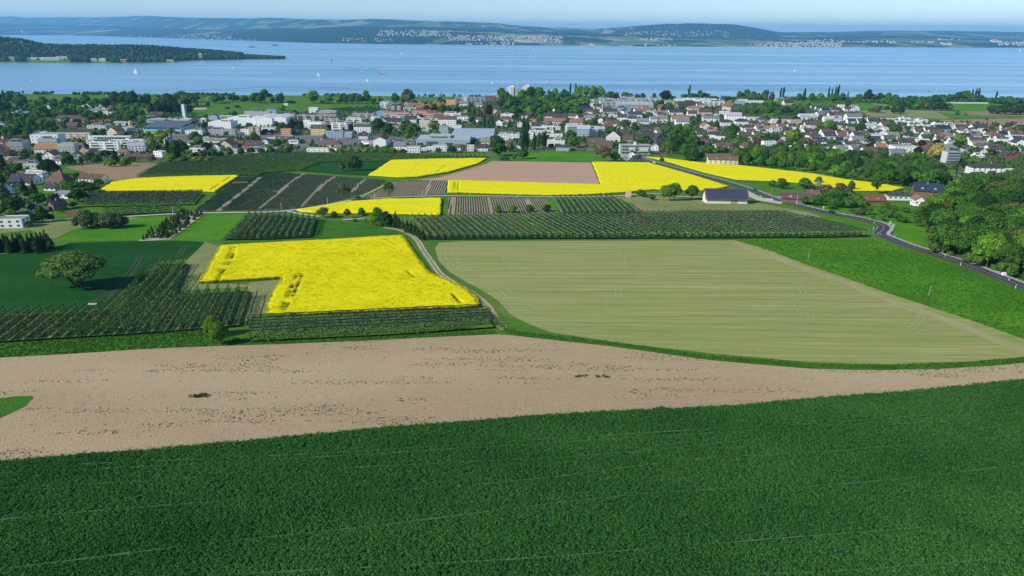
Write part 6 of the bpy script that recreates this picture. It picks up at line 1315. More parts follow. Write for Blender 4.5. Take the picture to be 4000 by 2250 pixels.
WIN = window_mesh(); WB = wband_mesh()
CHM = MB(); CHM.box(-.4, .4, -.4, .4, -1.5, 1.2); CHM = CHM.mesh("chimney", [M['wall']])
DORM = MB(); DORM.add([(-1, 0, 0), (1, 0, 0), (1, 0, 1.2), (0, 0, 1.9), (-1, 0, 1.2), (-1, 3, 1.2), (1, 3, 1.2), (0, 3, 1.9), (-1, 3, 0), (1, 3, 0)], [(0, 1, 2, 3, 4)], 0)
DORM.add([(-1.15, -.2, 1.1), (0, -.2, 1.98), (0, 3, 1.98), (-1.15, 3, 1.1), (1.15, -.2, 1.1), (1.15, 3, 1.1)], [(0, 1, 2, 3), (1, 4, 5, 2)], 1); DORM.add([(-1, 0, 0), (-1, 0, 1.2), (-1, 3, 1.2), (-1, 3, 0), (1, 0, 0), (1, 0, 1.2), (1, 3, 1.2), (1, 3, 0)], [(0, 1, 2, 3), (4, 7, 6, 5)], 0)
DORM.box(-.5, .5, -.06, 0, .2, 1.1, 2); DORM = DORM.mesh("dormer", [M['white'], M['metalroof'], M['glass']])

def gable_wall(w, d, h, rise, axis):
    mb = MB(); x, y = w / 2, d; z0 = -4.0
    if axis == 'x':      # ridge along the width
        mb.add([(-x, 0, z0), (x, 0, z0), (x, y, z0), (-x, y, z0), (-x, 0, h), (x, 0, h), (x, y, h), (-x, y, h), (-x, y / 2, h + rise), (x, y / 2, h + rise)],
               [(0, 1, 5, 4), (2, 3, 7, 6), (1, 2, 6, 9, 5), (3, 0, 4, 8, 7)])
    else:
        mb.add([(-x, 0, z0), (x, 0, z0), (x, y, z0), (-x, y, z0), (-x, 0, h), (x, 0, h), (x, y, h), (-x, y, h), (0, 0, h + rise), (0, y, h + rise)],
               [(0, 1, 5, 8, 4), (1, 2, 6, 5), (2, 3, 7, 9, 6), (3, 0, 4, 7)])
    return mb
def slab_quad(mb, a, b, c, d, t=0.22, m=0):
    a, b, c, d = map(Vector, (a, b, c, d)); n = (b - a).cross(d - a).normalized() * t
    mb.add([a, b, c, d, a + n, b + n, c + n, d + n], [(3, 2, 1, 0), (4, 5, 6, 7), (0, 1, 5, 4), (1, 2, 6, 5), (2, 3, 7, 6), (3, 0, 4, 7)], m)

def house(px, py, wpx, hpx, typ, roof, wall, rot=0, dep=None, label=None, scale=1.0, group=None, name=None, win=True, rise=None, floors=None, trim=None, cat=None, look=None, eaves=0.5):
    """px, py: middle of the front foot in photo points; wpx, hpx: facade width and eaves height in photo points"""
    p = P(px, py); m = mpp(p); w = wpx * m * scale; h = max(2.4, hpx * m)
    d = (dep * m) if dep else (min(w * 0.8, 14) if typ in 'gGhk' else min(w * 0.5, 16))
    if typ == 'G': d = (dep * m) if dep else w * 1.15
    cx_, cy_ = p[0], p[1]
    sname = {'g': 'house', 'G': 'house', 'h': 'house', 'f': 'flat_roofed_house', 'a': 'apartment_block', 'i': 'industrial_hall', 'I': 'industrial_hall'}[typ]
    root = obj(name or sname, None, loc=(p[0], p[1], p[2] + 0.2), rotz=math.radians(rot))
    wc = WALLC[wall]; j = rnd.uniform(0.93, 1.05); wc = tuple(x * j for x in wc); rc = tuple(x * rnd.uniform(0.72, 0.98) for x in ROOFC[roof])
    ov = eaves
    if typ in 'gG':
        ax = 'x' if typ == 'g' else 'y'; half = d / 2 if ax == 'x' else w / 2
        r = rise if rise is not None else half * 0.72
        obj("wall", gable_wall(w, d, h, r, ax).mesh("wall", [M['wall']]), root, color=wc)
        mb = MB(); k = r / half; x = w / 2 + ov; e = ov
        if ax == 'x':
            slab_quad(mb, (-x, -e, h - k * e), (x, -e, h - k * e), (x, d / 2, h + r), (-x, d / 2, h + r))
            slab_quad(mb, (x, d + e, h - k * e), (-x, d + e, h - k * e), (-x, d / 2, h + r), (x, d / 2, h + r))
        else:
            slab_quad(mb, (-w / 2 - e, d + ov, h - k * e), (-w / 2 - e, -ov, h - k * e), (0, -ov, h + r), (0, d + ov, h + r))
            slab_quad(mb, (w / 2 + e, -ov, h - k * e), (w / 2 + e, d + ov, h - k * e), (0, d + ov, h + r), (0, -ov, h + r))
        ro = obj("roof", mb.mesh("roof", [M['roof']]), root, color=rc)
        if w < 30 and rnd.random() < 0.65:
            cpos = (rnd.uniform(-w * .25, w * .25), d * 0.42, h + r * 0.9) if ax == 'x' else (w * 0.12, rnd.uniform(d * .3, d * .7), h + r * 0.9)
            obj("chimney", CHM, ro, loc=cpos, scale=(0.9, 0.9, 0.9), color=(0.4, 0.28, 0.22))
        if ax == 'x' and w > 9 and rnd.random() < 0.45:
            for xx in ((-w * 0.22, w * 0.22) if w > 14 else (rnd.uniform(-1, 1),)):
                obj("dormer", DORM, root, loc=(xx, d * 0.10, h + r * 0.12), scale=(0.9, min(1, d / 8), min(1.0, r / 3.5)), color=rc)
        elif ax == 'x' and rnd.random() < 0.3:
            mb = MB(); slab_quad(mb, (-w * .3, d * .10, h + k * d * .10 + .24), (w * .1, d * .10, h + k * d * .10 + .24), (w * .1, d * .36, h + k * d * .36 + .24), (-w * .3, d * .36, h + k * d * .36 + .24), 0.06)
            obj("solar_panel", mb.mesh("solar_panel", [M['solar']]), ro)
    elif typ == 'h':
        r = rise if rise is not None else min(w, d) * 0.30
        mb = MB(); mb.box(-w / 2, w / 2, 0, d, -4, h); obj("wall", mb.mesh("wall", [M['wall']]), root, color=wc)
        mb = MB(); x = w / 2 + ov; q = max(0.3, w / 2 - d / 2); z = h - .15
        mb.add([(-x, -ov, z), (x, -ov, z), (x, d + ov, z), (-x, d + ov, z), (-q, d / 2, h + r), (q, d / 2, h + r)], [(0, 1, 5, 4), (1, 2, 5), (2, 3, 4, 5), (3, 0, 4), (0, 3, 2, 1)])
        ro = obj("roof", mb.mesh("roof", [M['roof']]), root, color=rc)
        if rnd.random() < 0.6: obj("chimney", CHM, ro, loc=(q * 0.5, d * 0.5, h + r), color=(0.4, 0.3, 0.25))
    elif typ in 'iI':
        r = rise if rise is not None else min(w, d) * 0.10
        ax = 'x' if typ == 'i' else 'y'
        obj("wall", gable_wall(w, d, h, r, ax).mesh("wall", [M['wall']]), root, color=wc)
        mb = MB(); x = w / 2 + .2; half = d / 2 if ax == 'x' else w / 2; k = r / half; e = .3
        if ax == 'x':
            slab_quad(mb, (-x, -e, h - k * e), (x, -e, h - k * e), (x, d / 2, h + r), (-x, d / 2, h + r), .15); slab_quad(mb, (x, d + e, h - k * e), (-x, d + e, h - k * e), (-x, d / 2, h + r), (x, d / 2, h + r), .15)
        else:
            slab_quad(mb, (-w / 2 - e, d + .2, h - k * e), (-w / 2 - e, -.2, h - k * e), (0, -.2, h + r), (0, d + .2, h + r), .15); slab_quad(mb, (w / 2 + e, -.2, h - k * e), (w / 2 + e, d + .2, h - k * e), (0, d + .2, h + r), (0, -.2, h + r), .15)
        ro = obj("roof", mb.mesh("roof", [M['metalroof']]), root, color=rc)
        mb = MB()
        if ax == 'x':
            for xx in np.arange(-w / 2 + 6, w / 2 - 4, 11): mb = MB(); slab_quad(mb, (xx, d * .15, h + k * d * .15 + .17), (xx + 1.3, d * .15, h + k * d * .15 + .17), (xx + 1.3, d * .42, h + k * d * .42 + .17), (xx, d * .42, h + k * d * .42 + .17), .1); obj("skylight", mb.mesh("skylight", [M['frame']]), ro)
    else:
        pr = 0.5
        mb = MB(); mb.box(-w / 2, w / 2, 0, d, -4, h); mb.box(-w / 2, w / 2, 0, .3, h, h + pr); mb.box(-w / 2, w / 2, d - .3, d, h, h + pr); mb.box(-w / 2, -w / 2 + .3, .3, d - .3, h, h + pr); mb.box(w / 2 - .3, w / 2, .3, d - .3, h, h + pr)
        obj("wall", mb.mesh("wall", [M['wall']]), root, color=wc)
        mb = MB(); mb.box(-w / 2 + .3, w / 2 - .3, .3, d - .3, h, h + .15); ro = obj("roof", mb.mesh("roof", [M['flat']]), root, color=rc)
        if w > 14 and typ == 'a' or (w > 9 and rnd.random() < 0.5):
            aw = w * (0.62 if typ == 'a' else 0.4); x0 = rnd.uniform(-1, 1) * (w - aw) * 0.3; ad = d * 0.55
            mb = MB(); mb.box(x0 - aw / 2, x0 + aw / 2, d * .3, d * .3 + ad, h, h + 2.7); pn_ = obj("penthouse", mb.mesh("penthouse", [M['wall']]), root, color=wc)
            mb = MB(); mb.box(x0 - aw / 2 - .4, x0 + aw / 2 + .4, d * .3 - .5, d * .3 + ad + .3, h + 2.7, h + 2.95); obj("penthouse_roof", mb.mesh("penthouse_roof", [M['flat']]), pn_, color=rc)
            obj("window", WB, pn_, loc=(x0, d * .3 - .02, h + 1.4), scale=(aw * .8, 1, 1.6))
    # windows on the sides one can see
    fl = floors or max(1, int(round(h / 2.9)))
    fh = h / fl
    if win:
        if typ in 'a':
            for f in range(fl):
                z = f * fh + fh * 0.55
                nb = max(1, int(round(w / 14)))
                for b_ in range(nb):
                    xx = -w / 2 + (b_ + .5) * w / nb
                    obj("window", WB, root, loc=(xx - w / nb * .12, -.03, z), scale=(w / nb * .55, 1, 1.5))
                    mb = MB(); mb.box(-w / nb * .30, w / nb * .30, -1.5, -0.02, -0.12, 0.08); mb.box(-w / nb * .30, w / nb * .30, -1.56, -1.44, 0.08, 1.0)
                    obj("balcony", mb.mesh("balcony", [M['wall']]), root, loc=(xx - w / nb * .12, 0, f * fh + .1), color=WALLC.get(trim, wc) if trim else wc)
                    obj("window", WIN, root, loc=(xx + w / nb * .33, -.03, z), scale=(1.4, 1, 1.4))
        elif typ in 'iI':
            if w > 8: obj("window", WB, root, loc=(0, -.03, h * 0.68), scale=(w * .75, 1, min(1.4, h * .3)))
        else:
            nx = int(np.clip(round(w / 3.6), 2, 6))
            for f in range(min(fl, 3)):
                z = f * fh + fh * .56
                for c_ in range(nx):
                    xx = -w / 2 + (c_ + .5) * w / nx
                    obj("window", WIN, root, loc=(xx, -.03, z), scale=(min(1.5, w / nx * .5), 1, 1.35))
            if typ == 'G' and r > 2.2: obj("window", WIN, root, loc=(0, -.03, h + r * .3), scale=(1.2, 1, 1.3))
        # side facing the camera
        sx = -1 if p[0] * math.cos(math.radians(rot)) + p[1] * math.sin(math.radians(rot)) > 0 else 1
        ny = int(np.clip(round(d / 4.2), 1, 4))
        for f in range(min(fl, 3)):
            z = f * fh + fh * .56
            for c_ in range(ny):
                obj("window", WIN, root, loc=(sx * (w / 2 + .03), (c_ + .5) * d / ny, z), rotz=math.pi / 2 * sx, scale=(1.3, 1, 1.3))
    a = math.radians(rot); cx_ = p[0] - math.sin(a) * d / 2; cy_ = p[1] + math.cos(a) * d / 2
    n_ = max(1, int(max(w, d) / min(w, d)))
    for k in range(n_):
        if w >= d: o_ = (-w / 2 + (k + .5) * w / n_, 0)
        else: o_ = (0, -d / 2 + (k + .5) * d / n_)
        FOOT.append((cx_ + o_[0] * math.cos(a) - o_[1] * math.sin(a), cy_ + o_[0] * math.sin(a) + o_[1] * math.cos(a), math.hypot(min(w, w / n_ if w >= d else w), min(d, d / n_ if d > w else d)) / 2))
    cat = cat or {'g': 'house', 'G': 'house', 'h': 'house', 'f': 'flat-roofed house', 'a': 'apartment block', 'i': 'hall', 'I': 'hall'}[typ]
    if label: tag(root, label, cat, group)
    else:
        word = {'g': "gabled house", 'G': "house with gable front", 'h': "hip-roofed house", 'f': "flat-roofed building", 'a': "apartment block with balconies", 'i': "long low hall", 'I': "gable-fronted hall"}[typ]
        lk = look or (f"{WALLN[wall]} {ROOFN[roof]} {word}" if typ in 'gGhiI' else f"{WALLN[wall]} {word}")
        auto_label(root, lk, cat, group, px, py - hpx / 2)
    return root

def H(ox, rows, oy=300, s=3.623, group="houses and blocks of the lakeside town"):
    for r in rows:
        x, y, w, h, t, rf, wl = r[:7]; rot = r[7] if len(r) > 7 else 0; kw = r[8] if len(r) > 8 else {}
        if 'dep' in kw: kw = dict(kw, dep=kw['dep'] / s)
        house(ox + x / s, oy + y / s, w / s, h / s, t, rf, wl, rot, group=None if 'label' in kw else group, **kw)
L = lambda s, **k: dict(label=s, **k)
H(0, [(225, 1085, 215, 145, 'f', 'G', 'q', 12, L("square grey-green flat block with dark window columns behind the crane", dep=230)), (545, 850, 190, 60, 'f', 'G', 'w', 4), (650, 975, 380, 150, 'f', 'G', 'w', 4, dict(floors=3)), (690, 1010, 260, 125, 'f', 'G', 'q', 4, dict(dep=90)), (950, 1085, 225, 130, 'f', 'G', 'q', 4, dict(dep=130)),
      (1055, 885, 430, 105, 'g', 'd', 'c', 5, L("cream block with dark gabled roof and rows of orange awnings", dep=70, rise=3.0)), (1370, 760, 270, 65, 'f', 'g', 'l', 0), (1590, 838, 165, 60, 'G', 'o', 'c', -12, dict(dep=170)), (1730, 805, 190, 75, 'I', 'l', 'g', -18, dict(dep=150)), (1700, 690, 200, 40, 'i', 'l', 'l', -10),
      (1570, 475, 110, 40, 'G', 'r', 'r', 0, L("small bright red hall by the campsite")), (1400, 500, 260, 30, 'i', 'g', 'l', -3), (1480, 540, 210, 28, 'f', 'G', 'w', 0),
      (1550, 890, 600, 45, 'f', 'G', 'w', 0, L("long white upper terrace of the stepped apartment complex", dep=50)), (1640, 1000, 790, 105, 'a', 'G', 'w', 2, L("widest white balcony block of the stepped apartment complex", dep=60)), (1490, 1078, 400, 150, 'a', 'G', 'w', 2, L("white front balcony block of the stepped apartment complex", dep=70)), (1940, 1072, 220, 130, 'f', 'G', 'w', 16, L("angled white corner block of the stepped apartment complex", dep=130, floors=4)),
      (655, 1080, 320, 55, 'g', 't', 'w', 3), (690, 1170, 160, 55, 'G', 't', 'w', 3), (1050, 1075, 200, 60, 'g', 't', 'w', 15), (1080, 1160, 120, 50, 'G', 't', 'w', 20), (1180, 1120, 150, 45, 'g', 't', 'w', -20), (1240, 1120, 120, 50, 'G', 't', 'w', -15), (1310, 1110, 110, 40, 'g', 'n', 'w', -10),
      (1970, 1185, 370, 45, 'g', 'n', 'b', 0, dict(dep=80, rise=3)), (2240, 1135, 160, 70, 'f', 'G', 'w', -20), (830, 1240, 145, 60, 'g', 'g', 'w', 0), (470, 1300, 270, 60, 'f', 'g', 'l', 0, L("flat grey roof dotted with round white skylights", dep=100)), (240, 1230, 280, 40, 'f', 'g', 'b', 0), (130, 1180, 160, 30, 'f', 'g', 'g', 0),
      (500, 1400, 240, 70, 'f', 'G', 'w', 0), (450, 1449, 430, 32, 'f', 'G', 'w', 0, dict(dep=60)), (2200, 655, 245, 45, 'I', 'l', 'e', 0, dict(dep=120)), (2210, 562, 180, 22, 'g', 'n', 'b', 0), (1110, 652, 170, 28, 'g', 'n', 'f', 0), (970, 622, 320, 30, 'g', 'n', 'f', 0), (2110, 590, 120, 30, 'i', 'g', 'l', 0), (1010, 720, 150, 24, 'g', 'n', 'b', 0), (30, 620, 60, 40, 'g', 'd', 'w'), (20, 700, 90, 30, 'f', 'G', 'l'), (80, 1120, 130, 70, 'g', 'r', 'w', 40), (1740, 1130, 110, 60, 'g', 'o', 'w', 10), (60, 950, 100, 30, 'g', 'n', 'w')])
H(0, [(210, 455, 0.1, 0.1, 'f', 'G', 'w')] if False else [])
H(650, [(240, 672, 165, 62, 'I', 'w', 'f', 0, dict(dep=130)), (290, 762, 265, 62, 'f', 'r', 'w', 0, dict(dep=70)), (525, 642, 70, 48, 'f', 'w', 'w'), (665, 632, 120, 75, 'f', 'd', 'e', 0, L("dark blue-grey cube of offices beside the white halls", dep=80, floors=2)), (840, 622, 170, 60, 'i', 'l', 'g'), (1290, 572, 370, 75, 'f', 'g', 'g', -3, L("long grey institutional building with saw-toothed glass roofs", dep=70, floors=2)), (1500, 560, 130, 90, 'f', 'g', 'g', -3, dict(floors=3)),
        (760, 735, 320, 85, 'f', 'w', 'w', 0, L("low white hall with stepped flat roof at the left", dep=260, win=False)), (1070, 690, 400, 100, 'f', 'w', 'w', 0, L("middle white hall with a flat roof and canopy", dep=240, win=False)),
        (1395, 706, 225, 118, 'I', 'w', 'w', 0, L("left half of the twin-gabled big white hall", dep=420, win=False, rise=2.6)), (1600, 706, 210, 118, 'I', 'w', 'w', 0, L("right half of the twin-gabled big white hall", dep=420, win=False, rise=2.6)),
        (790, 832, 370, 80, 'f', 'G', 'g', 0, dict(dep=80)), (1120, 822, 130, 72, 'f', 'g', 'w'), (1250, 828, 150, 105, 'f', 'g', 'f', 0, L("beige office block with a dark red stair tower", floors=3)), (1430, 772, 210, 45, 'f', 'g', 'w'), (1695, 838, 135, 92, 'f', 'r', 'o', 6, L("yellow-orange corner block with balconies by the roundabout", floors=3)), (1820, 830, 100, 70, 'f', 'd', 'k', 0),
        (2080, 512, 125, 68, 'f', 'w', 'w', 0), (2275, 572, 240, 75, 'I', 'l', 'g', 0, dict(dep=130)), (1790, 562, 110, 40, 'G', 'n', 'b'), (2030, 645, 355, 95, 'a', 'r', 'g', -3, dict(trim='b', dep=80)), (2150, 832, 210, 100, 'g', 'n', 'y', 0, dict(dep=120)), (2110, 760, 200, 110, 'f', 'G', 'w', -10), (2000, 722, 110, 100, 'f', 'G', 'w', -8), (2340, 700, 210, 100, 'a', 'r', 'f', -5),
        (390, 822, 240, 55, 'f', 'g', 'w'), (200, 912, 190, 80, 'f', 'g', 'f', 20), (130, 880, 140, 60, 'f', 'r', 'f', 35), (60, 960, 140, 70, 'f', 'g', 'l', 35), (680, 935, 350, 50, 'i', 'g', 'l', -8, dict(dep=110)), (830, 1040, 210, 60, 'G', 'o', 'c', 0), (920, 1010, 320, 40, 'g', 'n', 'f', -5), (1215, 1012, 220, 40, 'g', 'n', 'c', 0), (430, 1070, 190, 50, 'f', 'G', 'w'), (700, 1050, 110, 60, 'G', 'r', 'w'),
        (940, 1085, 130, 50, 'f', 'l', 'l'), (1260, 1078, 200, 40, 'f', 'l', 'l'), (1480, 912, 120, 40, 'i', 'w', 'w'), (1800, 952, 130, 45, 'i', 'w', 'w'), (1750, 905, 200, 30, 'f', 'l', 'k'), (2200, 1068, 430, 45, 'f', 'G', 'w', 0, L("long low white building at the orchard edge", dep=110)), (2350, 995, 240, 35, 'h', 'r', 'w', 0, L("low red and white striped pavilion roof at the garden centre")), (2370, 872, 270, 90, 'f', 'e', 'e', 0, L("blue glass fronted showroom block", dep=70, floors=3)),
        (2440, 760, 200, 100, 'f', 'G', 'w', 0), (2330, 590, 150, 50, 'f', 'r', 'g'), (1690, 412, 60, 30, 'f', 'l', 'w', 0, L("tiny pale beach hut at the water's edge")), (150, 800, 60, 20, 'g', 'd', 'w'), (1560, 1080, 100, 50, 'g', 'g', 'w'), (560, 900, 80, 40, 'f', 'l', 'l')])
H(1300, [(745, 455, 150, 90, 'a', 'G', 'w', -6, dict(dep=90)), (810, 475, 130, 85, 'a', 'G', 'g', -6), (905, 485, 170, 80, 'a', 'G', 'k', -6, dict(trim='w')), (1090, 500, 190, 62, 'a', 'G', 'n', -10), (1255, 445, 110, 50, 'G', 'o', 'a', 10), (1485, 445, 120, 60, 'G', 'o', 'a', 10), (1130, 435, 120, 32, 'g', 'o', 'a', 20), (1370, 455, 90, 40, 'G', 'o', 'a', 10), (1570, 430, 80, 40, 'G', 'o', 'a', 10), (1040, 420, 90, 35, 'G', 'o', 'a', -10), (1210, 470, 80, 30, 'g', 'o', 'a'),
         (695, 575, 150, 72, 'I', 'e', 'u', 0, L("bright blue metal hall beside the orange-ended apartments", win=False, dep=110)), (900, 585, 370, 80, 'a', 'r', 'a', -3, dict(trim='w', dep=70)), (1290, 560, 340, 72, 'a', 'r', 'a', -3, dict(trim='w', dep=70)), (1400, 592, 330, 72, 'a', 'r', 'a', -3, dict(trim='w', dep=70)), (1000, 642, 350, 85, 'a', 'G', 'l', -3, dict(trim='e', dep=70)), (430, 600, 310, 75, 'a', 'r', 'f', -2, dict(trim='g', dep=80)),
         (300, 662, 210, 75, 'a', 'G', 'w', -4), (100, 765, 210, 105, 'a', 'G', 'w', 0), (420, 802, 240, 95, 'g', 'n', 'w', 0, dict(dep=90)), (400, 740, 220, 70, 'f', 'G', 'w', -6), (595, 622, 120, 50, 'f', 'G', 'w'), (830, 760, 240, 60, 'a', 'd', 'f', 0), (1100, 660, 160, 60, 'g', 'd', 'w', 0), (870, 680, 180, 45, 'g', 'd', 'l'), (1320, 735, 200, 110, 'f', 'G', 'q', -14, L("plain olive-grey block with window grid behind the supermarket", dep=90, floors=4)), (1320, 640, 170, 45, 'f', 'G', 'w', -8),
         (1620, 695, 250, 90, 'g', 'r', 'w', 0, L("large white house with triple red gables above the supermarket", dep=110, floors=4)), (1500, 620, 120, 45, 'g', 'n', 'c', 0), (1690, 572, 240, 50, 'a', 'G', 'w', -8), (1850, 640, 180, 60, 'a', 'G', 'w', -8), (1670, 415, 130, 85, 'f', 'r', 'o', 0, L("orange block with roof terrace by the harbour", floors=3)), (1790, 385, 110, 90, 'a', 'G', 'g', 0), (1860, 345, 110, 50, 'f', 'g', 'w'), (1960, 370, 130, 75, 'a', 'g', 'e', 0), (2090, 375, 140, 75, 'a', 'g', 'e', 0),
         (1850, 420, 120, 40, 'g', 'g', 'w'), (2060, 430, 110, 35, 'g', 'g', 'w'), (2230, 345, 160, 45, 'g', 'n', 'b'), (2300, 515, 60, 32, 'G', 'g', 'w'), (2350, 545, 70, 35, 'g', 'n', 'f'), (2350, 715, 110, 65, 'G', 'r', 'w', -10), (2430, 660, 120, 60, 'h', 'r', 'c', 0), (2440, 715, 80, 40, 'g', 'n', 'w'), (1880, 515, 60, 30, 'G', 'o', 'o'), (2520, 580, 60, 50, 'f', 'G', 'w'),
         (1960, 925, 620, 60, 'f', 'e', 'e', 0, L("huge blue-grey supermarket hall with saw-toothed edge", dep=950, win=False)), (1560, 972, 760, 75, 'f', 'e', 'e', 0, L("front wing of the supermarket with sloping blue-grey roof", dep=480, win=False)), (1570, 810, 130, 100, 'f', 'r', 'e', 0, dict(dep=80, win=False)), (1710, 730, 220, 30, 'f', 'l', 'w', 0), (665, 990, 180, 95, 'G', 'n', 'w', 0, L("white hall with brown gable roof beside the car park", dep=300, rise=4.0, win=False)), (430, 885, 130, 50, 'g', 'd', 'w', 0),
         (460, 960, 150, 50, 'i', 'g', 'w', -40), (945, 1032, 165, 55, 'g', 'g', 'w', 0), (1140, 1075, 190, 75, 'f', 'G', 'w', 0), (1290, 1060, 80, 45, 'f', 'G', 'w'), (1400, 1032, 150, 60, 'g', 'n', 'w', 0), (1510, 1055, 200, 70, 'f', 'G', 'w', 0), (1780, 1042, 110, 45, 'g', 'n', 'w', 0), (1855, 1052, 90, 75, 'f', 'd', 'k', 0), (1950, 1055, 100, 80, 'f', 'G', 'c', 0), (2125, 1055, 140, 50, 'g', 'd', 'w', 0), (2150, 960, 140, 40, 'g', 'g', 'w'), (1650, 1010, 90, 40, 'g', 'd', 'w'),
         (2430, 905, 185, 80, 'f', 'g', 'w', 0, L("white office block with blue window bands behind the poplars", dep=70, floors=3)), (40, 1065, 110, 40, 'g', 'r', 'w', -20), (140, 872, 260, 70, 'f', 'e', 'e', 0, dict(floors=2)), (1310, 780, 90, 30, 'f', 'g', 'l'), (1030, 1060, 90, 40, 'f', 'l', 'w')])
H(1950, [(110, 575, 180, 42, 'f', 'G', 'w'), (360, 595, 90, 32, 'f', 'G', 'w'), (290, 712, 70, 55, 'G', 'o', 'w'), (455, 690, 130, 45, 'g', 'o', 'w', 0), (110, 655, 160, 55, 'h', 'r', 'c'), (50, 712, 100, 50, 'G', 'r', 'w'), (610, 262, 100, 35, 'h', 'r', 'c'), (815, 505, 80, 42, 'g', 'o', 'w', 25), (715, 595, 170, 38, 'g', 'd', 'w'), (860, 620, 210, 35, 'g', 'd', 'w'), (720, 665, 170, 35, 'g', 'o', 'c'), (860, 670, 150, 35, 'g', 'o', 'c'),
         (1090, 685, 180, 42, 'g', 'o', 'c'), (1045, 592, 110, 35, 'g', 'n', 'w'), (1230, 495, 140, 45, 'g', 's', 'w', 10), (1255, 532, 120, 42, 'g', 'd', 'w', -10), (1240, 595, 120, 50, 'h', 'n', 'p'), (1465, 575, 80, 35, 'G', 'n', 'p'), (1320, 430, 55, 55, 'G', 'r', 'w'), (1205, 375, 200, 45, 'a', 'g', 'l'), (1380, 415, 120, 80, 'a', 'g', 'l', 5), (1550, 432, 240, 75, 'a', 'g', 'l', 5), (1510, 350, 200, 40, 'a', 'g', 'l'), (1730, 375, 200, 50, 'a', 'g', 'l', 3),
         (1820, 350, 200, 55, 'a', 'g', 'l'), (2010, 362, 140, 45, 'a', 'g', 'l'), (2170, 355, 240, 45, 'a', 'g', 'l'), (1920, 445, 520, 45, 'i', 'e', 'e', -2, L("long blue-grey hall roof below the hotel blocks", dep=320)), (1750, 505, 220, 60, 'f', 'd', 'e', 0), (1570, 530, 200, 40, 'g', 'd', 'g'), (1400, 460, 130, 40, 'g', 'd', 'c'), (1810, 545, 95, 55, 'G', 'd', 'w', 15), (2000, 525, 160, 40, 'g', 'o', 'w', 10), (2090, 500, 120, 40, 'g', 'o', 'w', 10), (1920, 580, 200, 45, 'g', 'd', 'w', -3),
         (1740, 640, 130, 65, 'g', 'd', 'w', -5), (1880, 650, 120, 60, 'g', 'd', 'w', -5), (1620, 575, 130, 32, 'f', 'G', 'w'), (2325, 480, 95, 42, 'G', 'r', 'r', 25, L("red-painted gabled house near the shore")), (2480, 445, 90, 45, 'g', 'r', 'w'), (2450, 535, 150, 35, 'g', 'd', 'w'), (2290, 545, 190, 25, 'g', 'g', 'w'), (2030, 690, 180, 55, 'g', 'g', 'w', 0, dict(floors=3)), (2190, 655, 110, 60, 'g', 'g', 'w', 0), (2320, 655, 130, 60, 'g', 'g', 'w', 0), (2490, 640, 100, 50, 'g', 'o', 'c'),
         (2260, 725, 470, 38, 'f', 'd', 'k', 4, L("long dark flat-roofed terrace crossing the town centre", dep=60)), (1430, 660, 90, 45, 'G', 'd', 'w', -20), (1530, 645, 110, 35, 'g', 'd', 'w'), (1610, 705, 190, 42, 'g', 'n', 'w'), (1040, 825, 160, 110, 'g', 'l', 'n', 12, L("mint green end of the colourful pale-roofed apartments", floors=4)), (1185, 862, 170, 120, 'g', 'e', 'e', -5, L("blue-grey middle of the colourful pale-roofed apartments", floors=4)), (1330, 850, 130, 105, 'g', 'l', 'w', 3, L("white part of the colourful pale-roofed apartments", floors=4)),
         (1435, 838, 110, 95, 'g', 'l', 'n', 3, L("vivid green end of the colourful pale-roofed apartments", floors=4)), (660, 750, 130, 50, 'f', 'G', 'w', -5), (780, 752, 170, 45, 'f', 'l', 'w'), (550, 735, 180, 40, 'g', 'd', 'w'), (560, 800, 420, 35, 'f', 'n', 'w', 2, dict(dep=60)), (680, 850, 430, 35, 'f', 'n', 'w', 2, dict(dep=60)), (800, 985, 250, 75, 'f', 'l', 'w', 2, L("plain low white hall behind the meadow barn", win=False)), (470, 900, 70, 100, 'f', 'G', 'w', 0, dict(floors=3)),
         (140, 885, 290, 70, 'f', 'g', 'w', 0, dict(floors=3)), (1740, 890, 210, 65, 'g', 'd', 'k', -15, dict(floors=3)), (2090, 835, 190, 60, 'g', 'd', 'k', 0), (2310, 955, 190, 90, 'G', 'd', 'k', 12, dict(floors=3, dep=130)), (2060, 900, 210, 40, 'g', 'd', 'k', 8), (1610, 918, 210, 70, 'G', 'n', 'l', -25, dict(dep=180)), (1370, 985, 240, 50, 'g', 'n', 'b', -12), (1500, 1015, 200, 40, 'g', 'n', 'b', -18), (1820, 925, 150, 40, 'g', 'n', 'f'),
         (895, 1052, 185, 58, 'g', 'd', 'e', -4, L("blue-grey corrugated barn with dark roof on the meadow edge", win=False, dep=70)), (1060, 1045, 95, 22, 'f', 'l', 'b', 0), (255, 1045, 95, 48, 'G', 'r', 'w', -5), (95, 975, 100, 30, 'g', 'r', 'w'), (2200, 1045, 100, 60, 'G', 'r', 'w', -10), (1865, 1168, 110, 70, 'G', 'n', 'w', -12, L("white farmhouse with brown half-hipped roof at the road start", dep=130)), (1765, 1185, 115, 42, 'g', 'G', 'n', 0, L("low green shed attached beside the white farmhouse", win=False)), (1930, 1198, 150, 12, 'f', 'd', 'k', 0),
         (1310, 560, 60, 25, 'f', 'l', 'f'), (1660, 480, 90, 25, 'g', 'g', 'w'), (420, 560, 80, 30, 'g', 'n', 'w'), (1990, 850, 90, 30, 'g', 'n', 'f')])
